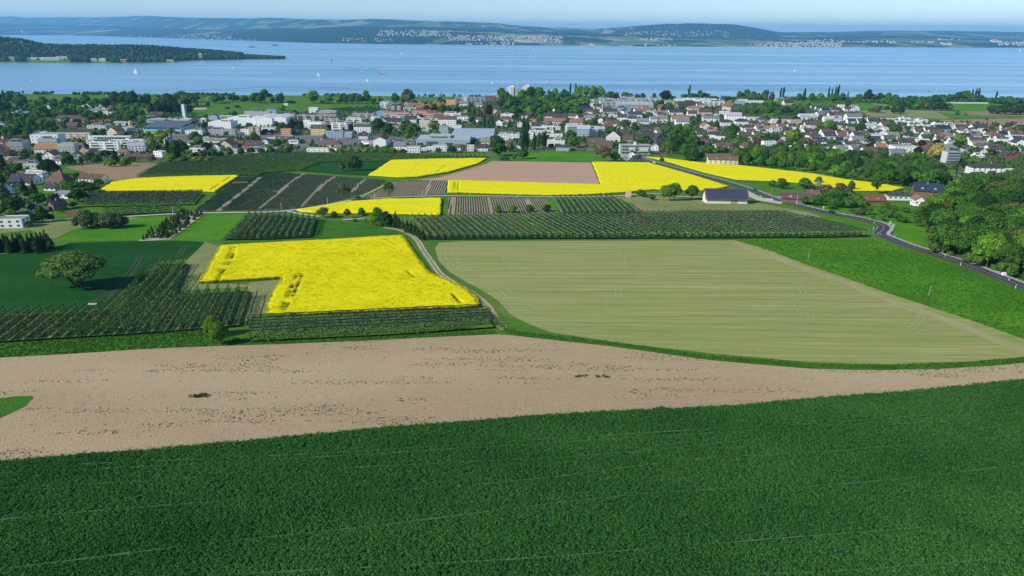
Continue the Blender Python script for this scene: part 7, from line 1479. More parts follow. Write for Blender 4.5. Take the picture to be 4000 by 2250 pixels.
H(2600, [(60, 385, 130, 40, 'f', 'G', 'g'), (300, 412, 240, 58, 'f', 'G', 'k', 0, L("dark cubic block below white terraces near the shore", dep=70, floors=3)), (200, 345, 150, 28, 'f', 'G', 'w'), (340, 335, 150, 25, 'f', 'G', 'w'), (470, 350, 120, 30, 'f', 'G', 'w'), (680, 422, 300, 68, 'a', 'G', 'w', 0, L("white stepped terrace block facing the town", dep=70)), (560, 345, 120, 30, 'f', 'G', 'w'), (650, 345, 140, 30, 'f', 'G', 'w'), (780, 385, 100, 50, 'f', 'G', 'w', 15), (860, 412, 55, 42, 'G', 'd', 'w'), (910, 400, 60, 35, 'G', 'g', 'b'),
         (1055, 402, 120, 55, 'f', 'g', 'e', 0, dict(floors=2)), (1240, 368, 290, 26, 'f', 'G', 'w', 4, dict(dep=40)), (1080, 345, 160, 20, 'f', 'G', 'w'), (140, 460, 100, 50, 'G', 'o', 'c', 15), (400, 485, 165, 42, 'h', 'o', 'c'), (490, 432, 90, 30, 'g', 'r', 'w'), (975, 485, 150, 55, 'G', 'r', 'f', 25, L("beige barn with red-brown roof near the shore road", dep=180, win=False)), (1445, 312, 45, 22, 'f', 'w', 'w'), (1570, 335, 40, 15, 'g', 'n', 'w'), (1745, 412, 140, 45, 'g', 'd', 'c', 12, L("cream house with dark twin gables on the shore meadow")),
         (150, 545, 200, 42, 'g', 'd', 'w', 5), (560, 555, 190, 55, 'g', 'n', 'p', -3, L("long pink house with brown roof in the centre")), (380, 560, 130, 40, 'g', 'n', 'w'), (700, 555, 110, 40, 'g', 'n', 'w'), (210, 615, 250, 45, 'g', 'o', 'c', 0, dict(dep=60)), (240, 690, 190, 55, 'g', 'g', 'w', 0), (640, 645, 230, 58, 'g', 'g', 'w', 0, L("grey-roofed house with a row of small dormers", dep=80)), (820, 545, 170, 45, 'f', 'w', 'w', -4), (960, 625, 220, 75, 'g', 'l', 'w', -4, L("large white house with pale grey twin gables in the centre", floors=3)),
         (1240, 615, 220, 35, 'f', 's', 'w', -3, L("flat roof covered with rows of dark solar panels")), (860, 710, 170, 65, 'h', 'd', 'w'), (1080, 688, 180, 55, 'h', 'd', 'w'), (1180, 770, 200, 50, 'h', 'd', 'w'), (1300, 705, 130, 40, 'h', 'd', 'w'), (570, 745, 110, 45, 'G', 'o', 'w', 0), (510, 860, 140, 50, 'g', 'd', 'w', 10), (650, 800, 130, 45, 'g', 'o', 'w', -15), (660, 870, 120, 55, 'g', 'd', 'w', -15), (770, 890, 130, 55, 'h', 'd', 'w', -15), (1370, 785, 170, 45, 'g', 'o', 'w', 5), (1560, 790, 120, 50, 'G', 'o', 'w', 10), (1480, 790, 90, 50, 'G', 'o', 'w', 0),
         (1640, 745, 110, 45, 'g', 'r', 'w'), (1530, 680, 80, 70, 'f', 'G', 'w'), (1670, 660, 90, 50, 'f', 'G', 'p'), (1840, 700, 160, 80, 'f', 'G', 'f', 0, dict(floors=3)), (1790, 745, 110, 45, 'g', 'd', 'w'), (1960, 610, 130, 45, 'g', 'l', 'w'), (2080, 610, 130, 45, 'g', 'l', 'w'), (2070, 735, 190, 55, 'g', 'n', 'c', 0, dict(dep=90, floors=2)), (1985, 755, 130, 55, 'f', 'G', 'w'), (2300, 640, 110, 42, 'g', 'l', 'w'), (2430, 640, 120, 45, 'g', 'l', 'w'), (2400, 580, 170, 35, 'g', 'd', 'w', 0), (2110, 455, 90, 22, 'g', 'd', 'l'), (2190, 470, 110, 22, 'g', 'd', 'l'),
         (2270, 495, 120, 20, 'g', 's', 'w'), (2400, 495, 120, 30, 'g', 'd', 'c'), (2490, 445, 90, 42, 'f', 'G', 'w'), (2020, 800, 120, 30, 'g', 'n', 'w', 10), (2130, 880, 180, 42, 'h', 'n', 'w', 10), (2330, 875, 180, 40, 'g', 'd', 'w', 8), (2490, 865, 110, 40, 'g', 'r', 'w'), (2290, 820, 150, 30, 'g', 'n', 'w'), (2180, 945, 200, 30, 'g', 'd', 'w'), (2460, 945, 110, 50, 'g', 's', 'w', 12), (1655, 905, 75, 40, 'G', 'n', 'w'), (1280, 905, 120, 25, 'g', 'n', 'f'), (1130, 865, 180, 25, 'g', 'n', 'w'), (1210, 810, 130, 30, 'g', 'n', 'w'),
         (540, 965, 160, 25, 'g', 'n', 'b'), (665, 965, 115, 22, 'g', 's', 'w'), (820, 1005, 220, 30, 'g', 'r', 'w', -6, dict(dep=80)), (1470, 1005, 180, 80, 'f', 'G', 'w', 5, dict(floors=3)), (1655, 975, 110, 35, 'G', 'n', 'b'), (1610, 1075, 200, 45, 'h', 'g', 'w', -10), (1880, 1092, 250, 95, 'a', 'w', 'w', -12, L("modern white terraced apartment house above the tree belt", dep=90)), (1440, 1090, 110, 25, 'g', 'o', 'c'), (1170, 1035, 130, 40, 'G', 'n', 'w', 10), (960, 1075, 110, 30, 'g', 'n', 'p'), (1250, 1030, 120, 35, 'g', 'n', 'w'),
         (810, 1250, 415, 75, 'g', 'r', 'c', -4, L("very large farmhouse with long red-brown roof at the rape field", dep=120, floors=3)), (2310, 1175, 125, 80, 'g', 'n', 'w', -3, dict(floors=2)), (2240, 1065, 100, 35, 'g', 'g', 'w'), (2480, 1065, 140, 45, 'g', 'g', 'w'), (2380, 1040, 100, 40, 'G', 'd', 'w'), (1390, 850, 90, 25, 'g', 'n', 'w'), (1730, 830, 70, 25, 'g', 'n', 'w'), (520, 720, 90, 25, 'g', 'n', 'f')])
H(3300, [(130, 630, 225, 70, 'g', 'g', 'w', 6, L("large white block with grey gabled roof at the field edge", floors=3, dep=90)), (100, 660, 110, 30, 'g', 'd', 'w'), (240, 662, 110, 32, 'g', 'd', 'w'), (420, 665, 170, 32, 'g', 'd', 'w'), (150, 492, 110, 45, 'G', 'g', 'w'), (40, 490, 90, 35, 'g', 'd', 'w')] +
     [(330 + k * 75, 612 + (k % 2) * 3, 74, 22, 'f', 'l', 'l') for k in range(7)] + [(860, 618, 140, 30, 'f', 'G', 'w'), (990, 618, 120, 20, 'f', 'd', 'w'), (900, 658, 380, 28, 'f', 'w', 'w', 2, dict(dep=40)), (1100, 645, 150, 30, 'f', 'w', 'w'),
      (390, 755, 150, 50, 'g', 'l', 'w', 10), (600, 730, 150, 40, 'g', 'n', 'w', 12), (510, 772, 210, 45, 'f', 'G', 'w', -3), (60, 800, 150, 25, 'g', 'o', 'w'), (100, 760, 110, 30, 'g', 's', 'w'), (210, 865, 160, 32, 'g', 'n', 'w', 5), (200, 928, 180, 30, 'g', 'g', 'w'), (460, 862, 220, 38, 'f', 'G', 'w', 0, L("white framed modern house with wide dark opening", floors=1)), (690, 865, 160, 28, 'g', 'g', 'w', -4), (640, 905, 160, 22, 'g', 'n', 'w'), (430, 925, 180, 25, 'g', 'd', 'w', 5), (530, 962, 90, 35, 'G', 'n', 'w'),
      (820, 795, 90, 25, 'g', 'o', 'w'), (810, 715, 110, 25, 'g', 'd', 'w'), (970, 715, 150, 25, 'f', 'G', 'w'), (1130, 715, 160, 28, 'f', 'd', 'w'), (950, 780, 90, 40, 'G', 'n', 'w'), (1060, 800, 120, 25, 'g', 'n', 'w'), (1000, 935, 380, 45, 'f', 'l', 'w', -4, L("long white modern house with corner windows", dep=50)), (880, 955, 230, 25, 'g', 'n', 'w'), (900, 855, 120, 25, 'g', 's', 'w'), (1390, 785, 200, 50, 'g', 's', 'u', -3, L("pale blue house with dark blue roof in the right-hand town")), (1230, 790, 170, 28, 'g', 'd', 'w'),
      (1290, 830, 160, 30, 'g', 'n', 'w'), (1650, 775, 160, 50, 'g', 'n', 'c', -5), (1700, 805, 110, 40, 'G', 'n', 'w'), (1470, 870, 170, 38, 'h', 'o', 'w', 5), (1500, 715, 150, 25, 'f', 'G', 'w'), (1340, 685, 160, 22, 'f', 'd', 'w'), (1490, 675, 120, 20, 'f', 'd', 'w'), (1640, 695, 130, 18, 'f', 'g', 'w'), (1920, 755, 215, 35, 'g', 'd', 'w', 0), (1850, 862, 180, 40, 'g', 'g', 'w', 10), (1720, 870, 130, 30, 'g', 'd', 'w'), (2140, 880, 210, 50, 'h', 'r', 'w', 8), (2260, 850, 150, 32, 'g', 's', 'w'),
      (2430, 858, 170, 42, 'g', 'r', 'w', -8), (2330, 955, 280, 48, 'f', 'w', 'w'), (2480, 990, 140, 50, 'G', 'd', 'w', -10), (2150, 1060, 220, 32, 'g', 'n', 'w', 6), (1950, 1100, 140, 35, 'G', 'd', 'w'), (1730, 1070, 90, 50, 'G', 'd', 'g'), (1900, 1000, 170, 30, 'g', 'g', 'w'), (1870, 940, 190, 25, 'g', 'n', 'w'), (1490, 985, 120, 55, 'f', 'w', 'w', 10, L("white wedge-shaped house wall left of the vivid tree", win=False)), (1500, 1040, 220, 30, 'h', 'g', 'w'), (370, 1105, 200, 40, 'g', 'n', 'w'), (450, 1165, 90, 45, 'f', 'G', 'w'),
      (740, 1155, 180, 70, 'g', 'g', 'g', -2, L("grey house with a yellow awning above the tree belt", floors=2)), (850, 1070, 320, 75, 'f', 'G', 'w', 0, dict(floors=2)), (1150, 1080, 130, 45, 'g', 'n', 'c', -10), (2320, 1165, 110, 50, 'G', 'd', 'r', 10, L("left red gable house at the right edge")), (2410, 1150, 100, 50, 'G', 'd', 'r', 10, L("right red gable house at the right edge")), (1900, 1145, 150, 22, 'f', 'w', 'w'), (2010, 1375, 430, 85, 'h', 'd', 'w', -6, L("large white villa with dark hipped roof and balconies", dep=170, floors=3)),
      (2480, 1449, 180, 60, 'h', 'd', 'w', -6, dict(floors=2)), (2320, 1350, 130, 35, 'f', 'G', 'w'), (30, 1065, 80, 40, 'G', 'g', 'w'), (150, 1055, 140, 45, 'g', 'g', 'w', 30), (250, 1055, 70, 35, 'G', 'd', 'w'), (520, 1025, 150, 28, 'g', 'o', 'w'), (2280, 800, 110, 25, 'g', 'n', 'w'), (2060, 830, 120, 25, 'g', 'n', 'w'), (2000, 900, 110, 25, 'g', 'd', 'w'), (1620, 860, 110, 25, 'g', 'r', 'w'), (1140, 880, 110, 28, 'g', 'n', 'w'), (1350, 910, 110, 25, 'g', 'n', 'w'), (2450, 910, 130, 28, 'g', 'd', 'w'), (280, 820, 110, 22, 'g', 'n', 'w'), (1780, 930, 110, 22, 'g', 'd', 'w')])
# left edge, near
NG = "houses at the left edge beside the fields"
H(0, [(560, 330, 210, 45, 'h', 'r', 'b', -8, L("large rust-red hipped roof house on the left", dep=150, rise=7)), (500, 375, 110, 30, 'g', 'd', 'w'), (905, 300, 260, 45, 'g', 'n', 'w', -12, L("grey-brown gabled house with roof windows beside the bare plot", dep=110)), (640, 455, 200, 50, 'h', 'g', 'w', -6, L("white bungalow with grey hipped roof among garden trees", dep=90)), (520, 575, 110, 60, 'G', 'd', 'b', -30), (110, 752, 230, 85, 'f', 'G', 'w', 6, L("white modern villa with flat roof at the left edge", dep=150, floors=2)),
      (735, 632, 130, 40, 'f', 'r', 'b', 0, L("rusty brown wooden shed beside the gravel track", win=False, dep=40)), (200, 320, 230, 25, 'g', 'd', 'w'), (180, 125, 200, 30, 'f', 'g', 'b'), (350, 260, 170, 60, 'f', 'G', 'w'), (-60, 420, 200, 40, 'g', 'd', 'w'), (350, 590, 120, 25, 'g', 'd', 'w'), (60, 540, 90, 20, 'f', 'G', 'w')], oy=600, s=2.576, group=NG)
RG = "farm buildings along the road on the right"
H(3000, [(280, 400, 270, 45, 'g', 'n', 'b', -16, L("long dark timber barn with brown roof at the road", dep=130, win=False)), (450, 350, 120, 40, 'g', 'r', 'b', -10), (1040, 408, 260, 38, 'g', 'r', 'b', -4, L("low rust-roofed barn behind the slope orchard", dep=110, win=False)), (1130, 405, 100, 35, 'g', 'r', 'c', -4), (1330, 368, 250, 45, 'h', 'd', 'w', -4, L("white bungalow with dark hipped roof behind the orchard slope", dep=90)), (1515, 425, 90, 60, 'G', 'o', 'w', -10, L("narrow white gable house below the solar barn", dep=110))], oy=640, s=2.576, group=RG)
house(3622, 772, 100, 24, 'g', 's', 'b', -20, dep=62, label="dark timber barn roofed with blue solar panels by the wood", rise=5.0, win=False, name="barn", cat="barn")
house(2455, 771, 20, 17, 'f', 'r', 'p', 0, dep=12, label="small pinkish hut behind the round trees", name="shed", cat="shed", win=False)
# the roadside barn with a solar roof: panels one by one
p = P(2838, 796); m_ = mpp(p); W_ = 158 * m_; D_ = 50 * m_ * 1.35; H_ = 3.9; R__ = 5.0
b = obj("barn", None, loc=(p[0], p[1], p[2] + .1), rotz=math.radians(-3)); tag(b, "white-walled barn under a roof of blue solar panels beside the road", "barn")
obj("wall", gable_wall(W_, D_, H_, R__, 'x').mesh("wall", [M['wall']]), b, color=(0.74, 0.70, 0.64))
mb = MB(); kk = R__ / (D_ / 2); x = W_ / 2 + .9; e = 1.2
slab_quad(mb, (-x, -e, H_ - kk * e), (x, -e, H_ - kk * e), (x, D_ / 2, H_ + R__), (-x, D_ / 2, H_ + R__), .3); slab_quad(mb, (x, D_ + e, H_ - kk * e), (-x, D_ + e, H_ - kk * e), (-x, D_ / 2, H_ + R__), (x, D_ / 2, H_ + R__), .3)
ro = obj("roof", mb.mesh("roof", [M['roof']]), b, color=(0.17, 0.10, 0.08))
sl = math.hypot(D_ / 2 + e, R__ + kk * e); nxp, nyp = 16, 6; pw = W_ / nxp; ph = sl / (nyp + .4)
pmesh = MB(); pmesh.box(0.06, pw - 0.06, 0.06, ph - 0.06, 0, 0.09, 0); pmesh = pmesh.mesh("solar_panel", [M['solar']])
ang = math.atan2(R__, D_ / 2)
for i in range(nxp):
    for j in range(nyp):
        t = (j + .1) * ph; o_ = obj("solar_panel", pmesh, ro, loc=(-W_ / 2 + i * pw, -e + t * math.cos(ang), H_ - kk * e + t * math.sin(ang) + .40)); o_.rotation_euler = (ang, 0, 0)
mb = MB(); mb.box(-2.2, 2.2, -.12, 0, 0, 3.6); obj("door", mb.mesh("door", [M['wood']]), b, loc=(W_ * .18, -.02, -.1))
FOOT.append((p[0], p[1] + D_ / 2, W_ / 2))
# colour accents as parts of their own buildings
def accent(label, part, x0, x1, z0, z1, color, y=-0.1, mat='wall'):
    for o in COL.objects:
        if o.get("label") == label:
            w = max(v.co.x for v in [c for c in o.children if c.name.startswith("wall")][0].data.vertices) * 2
            h = sorted(v.co.z for v in [c for c in o.children if c.name.startswith("wall")][0].data.vertices)[-1]
            mb = MB(); mb.box((x0 - .5) * w, (x1 - .5) * w, y - .12, y, z0 * h, z1 * h); obj(part, mb.mesh(part, [M[mat]]), o, color=color); return
accent("beige office block with a dark red stair tower", "stair_tower", .42, .6, -.2, .98, (0.22, 0.08, 0.07))
accent("grey house with a yellow awning above the tree belt", "awning", .4, .85, .3, .42, (0.8, 0.6, 0.05), -1.2)
accent("huge blue-grey supermarket hall with saw-toothed edge", "facade_band", .02, .98, .6, .75, (0.5, 0.52, 0.54))
for k in range(9):
    accent("huge blue-grey supermarket hall with saw-toothed edge", "sawtooth", .03 + k * .075, .07 + k * .075, .86, 1.02, (0.8, 0.8, 0.8), -.4)
for k in range(4):
    for f in range(3): accent("cream block with dark gabled roof and rows of orange awnings", "awning", .08 + k * .24, .2 + k * .24, .12 + f * .2, .19 + f * .2, (0.72, 0.42, 0.28), -.8)
# -- towers, silos, crane and other landmarks
def tower(px, py, wpx, hpx, label, rot=0):
    p = P(px, py); m = mpp(p); w = wpx * m; h = hpx * m; d = w * .75
    t = obj("tower_block", None, loc=tuple(p), rotz=math.radians(rot)); tag(t, label, "tower block", "twin tower blocks near the lake")
    mb = MB(); mb.box(-w / 2, w * .12, 0, d, -3, h); mb.box(w * .12, w / 2, d * .2, d, -3, h * .96); mb.box(-w * .2, w * .15, d * .3, d * .7, h, h + 3.2); obj("wall", mb.mesh("wall", [M['wall']]), t, color=(0.72, 0.68, 0.62))
    n = max(8, int(h / 2.9))
    for f in range(n):
        z = f * h / n
        obj("window", WIN, t, loc=(-w * .35, -.05, z + 1.6), scale=(1.6, 1, 1.5)); obj("window", WB, t, loc=(-w * .05, -.05, z + 1.6), scale=(w * .16, 1, 1.4))
        mb = MB(); mb.box(0, w * .34, -1.3, 0, -.1, 1.0); obj("balcony", mb.mesh("balcony", [M['wall']]), t, loc=(w * .15, d * .2, z + .3), color=(0.78, 0.76, 0.72)); obj("window", WB, t, loc=(w * .32, d * .2 - .05, z + 1.9), scale=(w * .3, 1, 1.2))
    FOOT.append((p[0], p[1] + d / 2, w * .7))
tower(1950 + 185 / 3.623, 300 + 300 / 3.623, 40, 41, "left one of the two white tower blocks near the lake", -8)
tower(1950 + 400 / 3.623, 300 + 298 / 3.623, 40, 43, "right one of the two white tower blocks near the lake", -8)
p = P(722, 462); m_ = mpp(p); s = obj("silo_tower", None, loc=tuple(p)); tag(s, "tall white and blue silo tower of the gravel works", "silo"); w = 20 * m_; h = 52 * m_
mb = MB(); mb.box(-w * .32, w * .18, 0, w * .5, -2, h); obj("white_shaft", mb.mesh("white_shaft", [M['paint']]), s, color=(0.8, 0.82, 0.84))
mb = MB(); mb.tube((w * .32, w * .3, -2), (w * .32, w * .3, h * .98), w * .16, n=14); obj("silo_tube", mb.mesh("silo_tube", [M['paint']]), s, color=(0.22, 0.42, 0.62))
mb = MB(); mb.tube((-w * .42, w * .3, -2), (-w * .42, w * .3, h * .8), w * .1, n=12); obj("silo_tube", mb.mesh("silo_tube", [M['paint']]), s, color=(0.22, 0.42, 0.62))
p = P(511, 513); m_ = mpp(p); s = obj("silo", None, loc=tuple(p)); tag(s, "round mustard yellow silo beside the grey halls", "silo"); w = 15 * m_; h = 37 * m_
mb = MB(); mb.tube((0, w / 2, -2), (0, w / 2, h), w / 2, n=18); obj("body", mb.mesh("body", [M['paint']]), s, color=(0.60, 0.50, 0.14)); mb = MB(); mb.tube((0, w / 2, h), (0, w / 2, h + .8), w * .52, w * .3, n=18); obj("cap", mb.mesh("cap", [M['paint']]), s, color=(0.5, 0.42, 0.12))
p = P(34, 618); m_ = mpp(p); s = obj("tower_crane", None, loc=tuple(p)); tag(s, "red lattice tower crane at the left edge", "crane"); h = 84 * m_; w = 2.0
mb = MB()
for sx in (-w / 2, w / 2):
    for sy in (-w / 2, w / 2): mb.tube((sx, sy, 0), (sx, sy, h), .14, n=4)
for k in range(int(h / 2)):
    z = k * 2; mb.tube((-w / 2, -w / 2, z), (w / 2, -w / 2, z + 2), .09, n=3); mb.tube((w / 2, -w / 2, z), (w / 2, w / 2, z + 2), .09, n=3); mb.tube((-w / 2, w / 2, z), (-w / 2, -w / 2, z + 2), .09, n=3)
obj("mast", mb.mesh("mast", [M['red']]), s)
mb = MB()
for (y_, z_) in ((-.6, 0), (.6, 0), (0, 1.1)): mb.tube((-6, y_, h + z_), (26, y_, h + z_), .12, n=4)
for k in range(15): mb.tube((-5 + 2 * k, -.6, h), (-4 + 2 * k, 0, h + 1.1), .07, n=3); mb.tube((-4 + 2 * k, 0, h + 1.1), (-3 + 2 * k, .6, h), .07, n=3)
obj("jib", mb.mesh("jib", [M['red']]), s, rotz=math.radians(25)); mb = MB(); mb.box(-6, -4, -.8, .8, h - 1.8, h - .1); obj("counterweight", mb.mesh("counterweight", [M['wall']]), s, rotz=math.radians(25), color=(.3, .3, .3)); mb = MB(); mb.box(-.9, .9, -1.8, -.9, h - 2, h); obj("cab", mb.mesh("cab", [M['white']]), s)
p = P(58, 458); m_ = mpp(p); s = obj("round_office", None, loc=tuple(p)); tag(s, "low round office with a turquoise drum on its roof", "office"); R1 = 32 * m_
mb = MB(); mb.tube((0, R1, -2), (0, R1, 6.5), R1, n=28); obj("wall", mb.mesh("wall", [M['wall']]), s, color=(.7, .7, .68)); mb = MB(); mb.tube((0, R1, 6.5), (0, R1, 7.3), R1 * 1.06, n=28); obj("roof", mb.mesh("roof", [M['flat']]), s, color=(.35, .36, .35)); mb = MB(); mb.tube((0, R1, 7.3), (0, R1, 11), R1 * .36, n=20); obj("drum", mb.mesh("drum", [M['paint']]), s, color=(.10, .36, .34))
mb = MB(); mb.tube((0, R1, 2.4), (0, R1, 4.2), R1 * 1.01, n=28, cap=False); obj("window_band", mb.mesh("window_band", [M['glass']]), s)
# green and blue banded hall
p = P(635, 521); m_ = mpp(p); s = obj("industrial_hall", None, loc=(p[0], p[1], p[2] + .2)); tag(s, "long hall with a dark roof over blue and bright green bands", "hall"); w = 145 * m_; d = 46; h = 8.5
mb = MB(); mb.box(-w / 2, w / 2, 0, d, -3, h); obj("wall", mb.mesh("wall", [M['wall']]), s, color=(.62, .64, .66)); mb = MB(); slab_quad(mb, (-w / 2 - .5, -.8, h), (w / 2 + .5, -.8, h), (w / 2 + .5, d, h + 4.5), (-w / 2 - .5, d, h + 4.5), .4); obj("roof", mb.mesh("roof", [M['metalroof']]), s, color=(.10, .11, .13))
for (z0, z1, c) in ((5.6, 8.0, (.05, .14, .34)), (1.2, 4.4, (.12, .62, .22))): mb = MB(); mb.box(-w / 2 + 1, w / 2 - 1, -.15, -.02, z0, z1); obj("colour_band", mb.mesh("colour_band", [M['wall']]), s, color=c)
for k in range(12): obj("window", WIN, s, loc=(-w / 2 + 5 + k * (w - 10) / 11, -.17, 2.8), scale=(2, 1, 1.4))
FOOT.append((p[0], p[1] + 15, w / 2))
# chapel
p = P(2352, 439); m_ = mpp(p); s = obj("chapel", None, loc=tuple(p)); tag(s, "small white chapel with a slim spire", "chapel"); obj("wall", gable_wall(7, 14, 7, 4, 'y').mesh("wall", [M['wall']]), s, color=WALLC['w'])
mb = MB(); slab_quad(mb, (-3.9, 14.3, 6.6), (-3.9, -.3, 6.6), (0, -.3, 11), (0, 14.3, 11)); slab_quad(mb, (3.9, -.3, 6.6), (3.9, 14.3, 6.6), (0, 14.3, 11), (0, -.3, 11)); obj("roof", mb.mesh("roof", [M['roof']]), s, color=ROOFC['d'])
mb = MB(); mb.box(-1, 1, 1, 3, 7, 14); mb.add([(-1.2, .8, 14), (1.2, .8, 14), (1.2, 3.2, 14), (-1.2, 3.2, 14), (0, 2, 21)], [(0, 1, 4), (1, 2, 4), (2, 3, 4), (3, 0, 4)]); obj("spire", mb.mesh("spire", [M['wall']]), s, color=(.6, .6, .6))
# scaffolded buildings
def scaffold(px, py, wpx, hpx, label, col, tint, dp=14):
    p = P(px, py); m = mpp(p); w = wpx * m; h = hpx * m; s = obj("scaffolded_building", None, loc=tuple(p)); tag(s, label, "building site")
    mb = MB(); mb.box(-w / 2, w / 2, 1.5, dp, -3, h); obj("shell", mb.mesh("shell", [M['wall']]), s, color=col); fl = max(2, int(h / 2.8))
    for f in range(fl): obj("window", WB, s, loc=(0, 1.45, (f + .5) * h / fl), scale=(w * .85, 1, 1.4))
    mb = MB()
    for x in np.arange(-w / 2, w / 2 + .1, 2.5): mb.tube((x, 0, 0), (x, 0, h + 1.2), .08, n=4); mb.tube((x, 1.1, 0), (x, 1.1, h + 1.2), .08, n=4)
    for f in range(fl + 1): z = f * h / fl; mb.tube((-w / 2, 0, z + 1), (w / 2, 0, z + 1), .07, n=4)
    so = obj("scaffold_frame", mb.mesh("scaffold_frame", [M['paint']]), s, color=tint)
    for f in range(1, fl + 1): z = f * h / fl; mb = MB(); mb.box(-w / 2, w / 2, 0, 1.1, z - .06, z); obj("scaffold_deck", mb.mesh("scaffold_deck", [M['wood']]), so)
    mb = MB(); mb.box(-w / 2, w / 2, 1.5, dp, h, h + .3); obj("roof", mb.mesh("roof", [M['flat']]), s, color=(.34, .36, .32)); FOOT.append((p[0], p[1] + 7, w * .6)); return s, w, h
s_, w_, h_ = scaffold(1950 + 1925 / 3.623, 300 + 1100 / 3.623, 118, 34, "half-finished shell building wrapped in scaffolding by the white farmhouse", (.5, .5, .47), (.45, .45, .45))
for (x0, x1) in ((-.22, -.02), (.12, .42)): mb = MB(); mb.box(x0 * w_, x1 * w_, -.1, .0, h_ * .35, h_ * .85); obj("sheeting", mb.mesh("sheeting", [M['paleposts']]), s_)
mb = MB(); mb.box(-.05 * w_, .02 * w_, 3, 6, h_, h_ + 4); obj("lift_shaft", mb.mesh("lift_shaft", [M['white']]), s_)
scaffold(3300 + 1530 / 3.623, 300 + 1225 / 3.623, 52, 42, "white house under blue scaffolding above the tree belt", (.55, .54, .50), (.18, .36, .62), 12)
# radio mast and hop-pole
for (x_, y_, h_, lb) in ((3651, 381, 40, "thin lattice radio mast standing in the shore trees"), (424, 413, 42, "thin bare flagpole rising from the red campsite hall")):
    p = P(x_, y_); m_ = mpp(p); mb = MB(); hh = h_ * m_; mb.tube((0, 0, 0), (0, 0, hh), .45, .2, 6); mb.box(-.8, .8, -.8, .8, hh * .93, hh); o = obj("mast", mb.mesh("mast", [M['paleposts']]), loc=tuple(p)); tag(o, lb, "mast")

# smaller houses closing the gaps between the ones above, on free plots only
g = random.Random(21); made = 0
for (ox, x0, x1, y0, y1, n) in ((2600, 1000, 2536, 560, 1000, 26), (3300, 0, 2536, 720, 1060, 34), (1950, 1100, 2500, 520, 800, 16), (650, 300, 1500, 930, 1060, 8), (1300, 300, 2400, 560, 700, 8)):
    k = 0
    for _ in range(n * 30):
        if k >= n: break
        X_, Y_ = ox + g.uniform(x0, x1) / 3.623, 300 + g.uniform(y0, y1) / 3.623; q_ = P(X_, Y_)
        if any((q_[0] - f[0]) ** 2 + (q_[1] + 5 - f[1]) ** 2 < (f[2] + 8.5) ** 2 for f in FOOT): continue
        k += 1; house(X_, Y_, g.uniform(22, 36), g.uniform(7, 11), g.choice('ggGhf'), g.choice('ddnnnrg'), g.choice('wwwwcl'), g.uniform(-25, 25), group="houses and blocks of the lakeside town")
# ---------------------------------------------------------------- boats, vehicles, poles, signs
def hull(L, B, Hh):
    mb = MB(); V = []; n = 8
    for i in range(n + 1):
        t = i / n; x = -L / 2 + L * t; b = B / 2 * (1 - max(0, (t - .45) / .55) ** 2) * (0.85 + .15 * min(1, t * 3)); s_ = Hh * (1 + .25 * t * t)
        V += [(x, -b, s_), (x, -b * .6, -.2), (x, b * .6, -.2), (x, b, s_)]
    F = []
    for i in range(n):
        for k in range(3): F.append((i * 4 + k, i * 4 + 4 + k, i * 4 + 5 + k, i * 4 + 1 + k))
        F.append((i * 4 + 3, i * 4 + 7, i * 4 + 4, i * 4))
    F.append((0, 1, 2, 3)); mb.add(V, F); return mb
def sailboat(px, py, hpx, label, sails=True, group="sailing boats on the lake", rot=None, name="sailboat"):
    p = P(px, py, lake=True); h = hpx * mpp(p); L = h * 0.75
    b = obj(name, None, loc=tuple(p), rotz=rot if rot is not None else rnd.uniform(-.6, .6)); tag(b, label, "sailing boat", group)
    obj("hull", hull(L, L * .3, L * .11).mesh("hull", [M['white']]), b)
    mb = MB(); mb.tube((0, 0, 0), (0, 0, h), .07 + h * .006, n=5); obj("mast", mb.mesh("mast", [M['white']]), b)
    if sails:
        mb = MB(); t = .12
        for (pts) in ([(0, 0, h * .97), (-L * .44, t * 3, h * .14), (-L * .02, 0, h * .12)], [(L * .03, 0, h * .85), (L * .02, -t * 2, h * .14), (L * .42, 0, h * .12)]):
            a = [Vector(q) for q in pts]; mid_ = (a[0] + a[1] + a[2]) / 3 + Vector((0, h * .04, 0)); o2 = Vector((0, .06, 0))
            mb.add([a[0], a[1], a[2], mid_, a[0] + o2, a[1] + o2, a[2] + o2, mid_ + o2], [(0, 1, 3), (1, 2, 3), (2, 0, 3), (5, 4, 7), (6, 5, 7), (4, 6, 7)])
        obj("sail", mb.mesh("sail", [M['white']]), b)
    return b
sb = [(530, 286, 21, "off the peninsula shore, leftmost on the lake"), (912, 268, 12, "right of the leftmost one, near the peninsula"), (1260, 206, 8, "above the dark marker post"), (1244, 299, 19, "below the dark marker post"), (1412, 278, 6, "left of a tiny pair mid-lake"), (1429, 274, 6, "right of a tiny pair mid-lake"), (1641, 181, 6, "close under the wooded far shore"), (2084, 200, 8, "below the far old town"), (3103, 280, 11, "alone on the wide right water"), (3983, 200, 8, "at the far right water edge"),
      (2135, 327, 20, "large one right of the tower blocks"), (1435, 317, 11, "above the shore poplars in the centre"), (123, 317, 6, "small one on the left bay"), (1923, 327, 9, "faint one left of the tower blocks"), (1567, 210, 6, "right above the white ferry")]
for (x, y, h, t) in sb: sailboat(x, y, h, f"white sailing boat {t}")
sailboat(1727, 384, 30, "tall white sail just off the harbour trees", rot=.5)
sailboat(1774, 331, 15, "white yacht with bare mast off the harbour", sails=False)
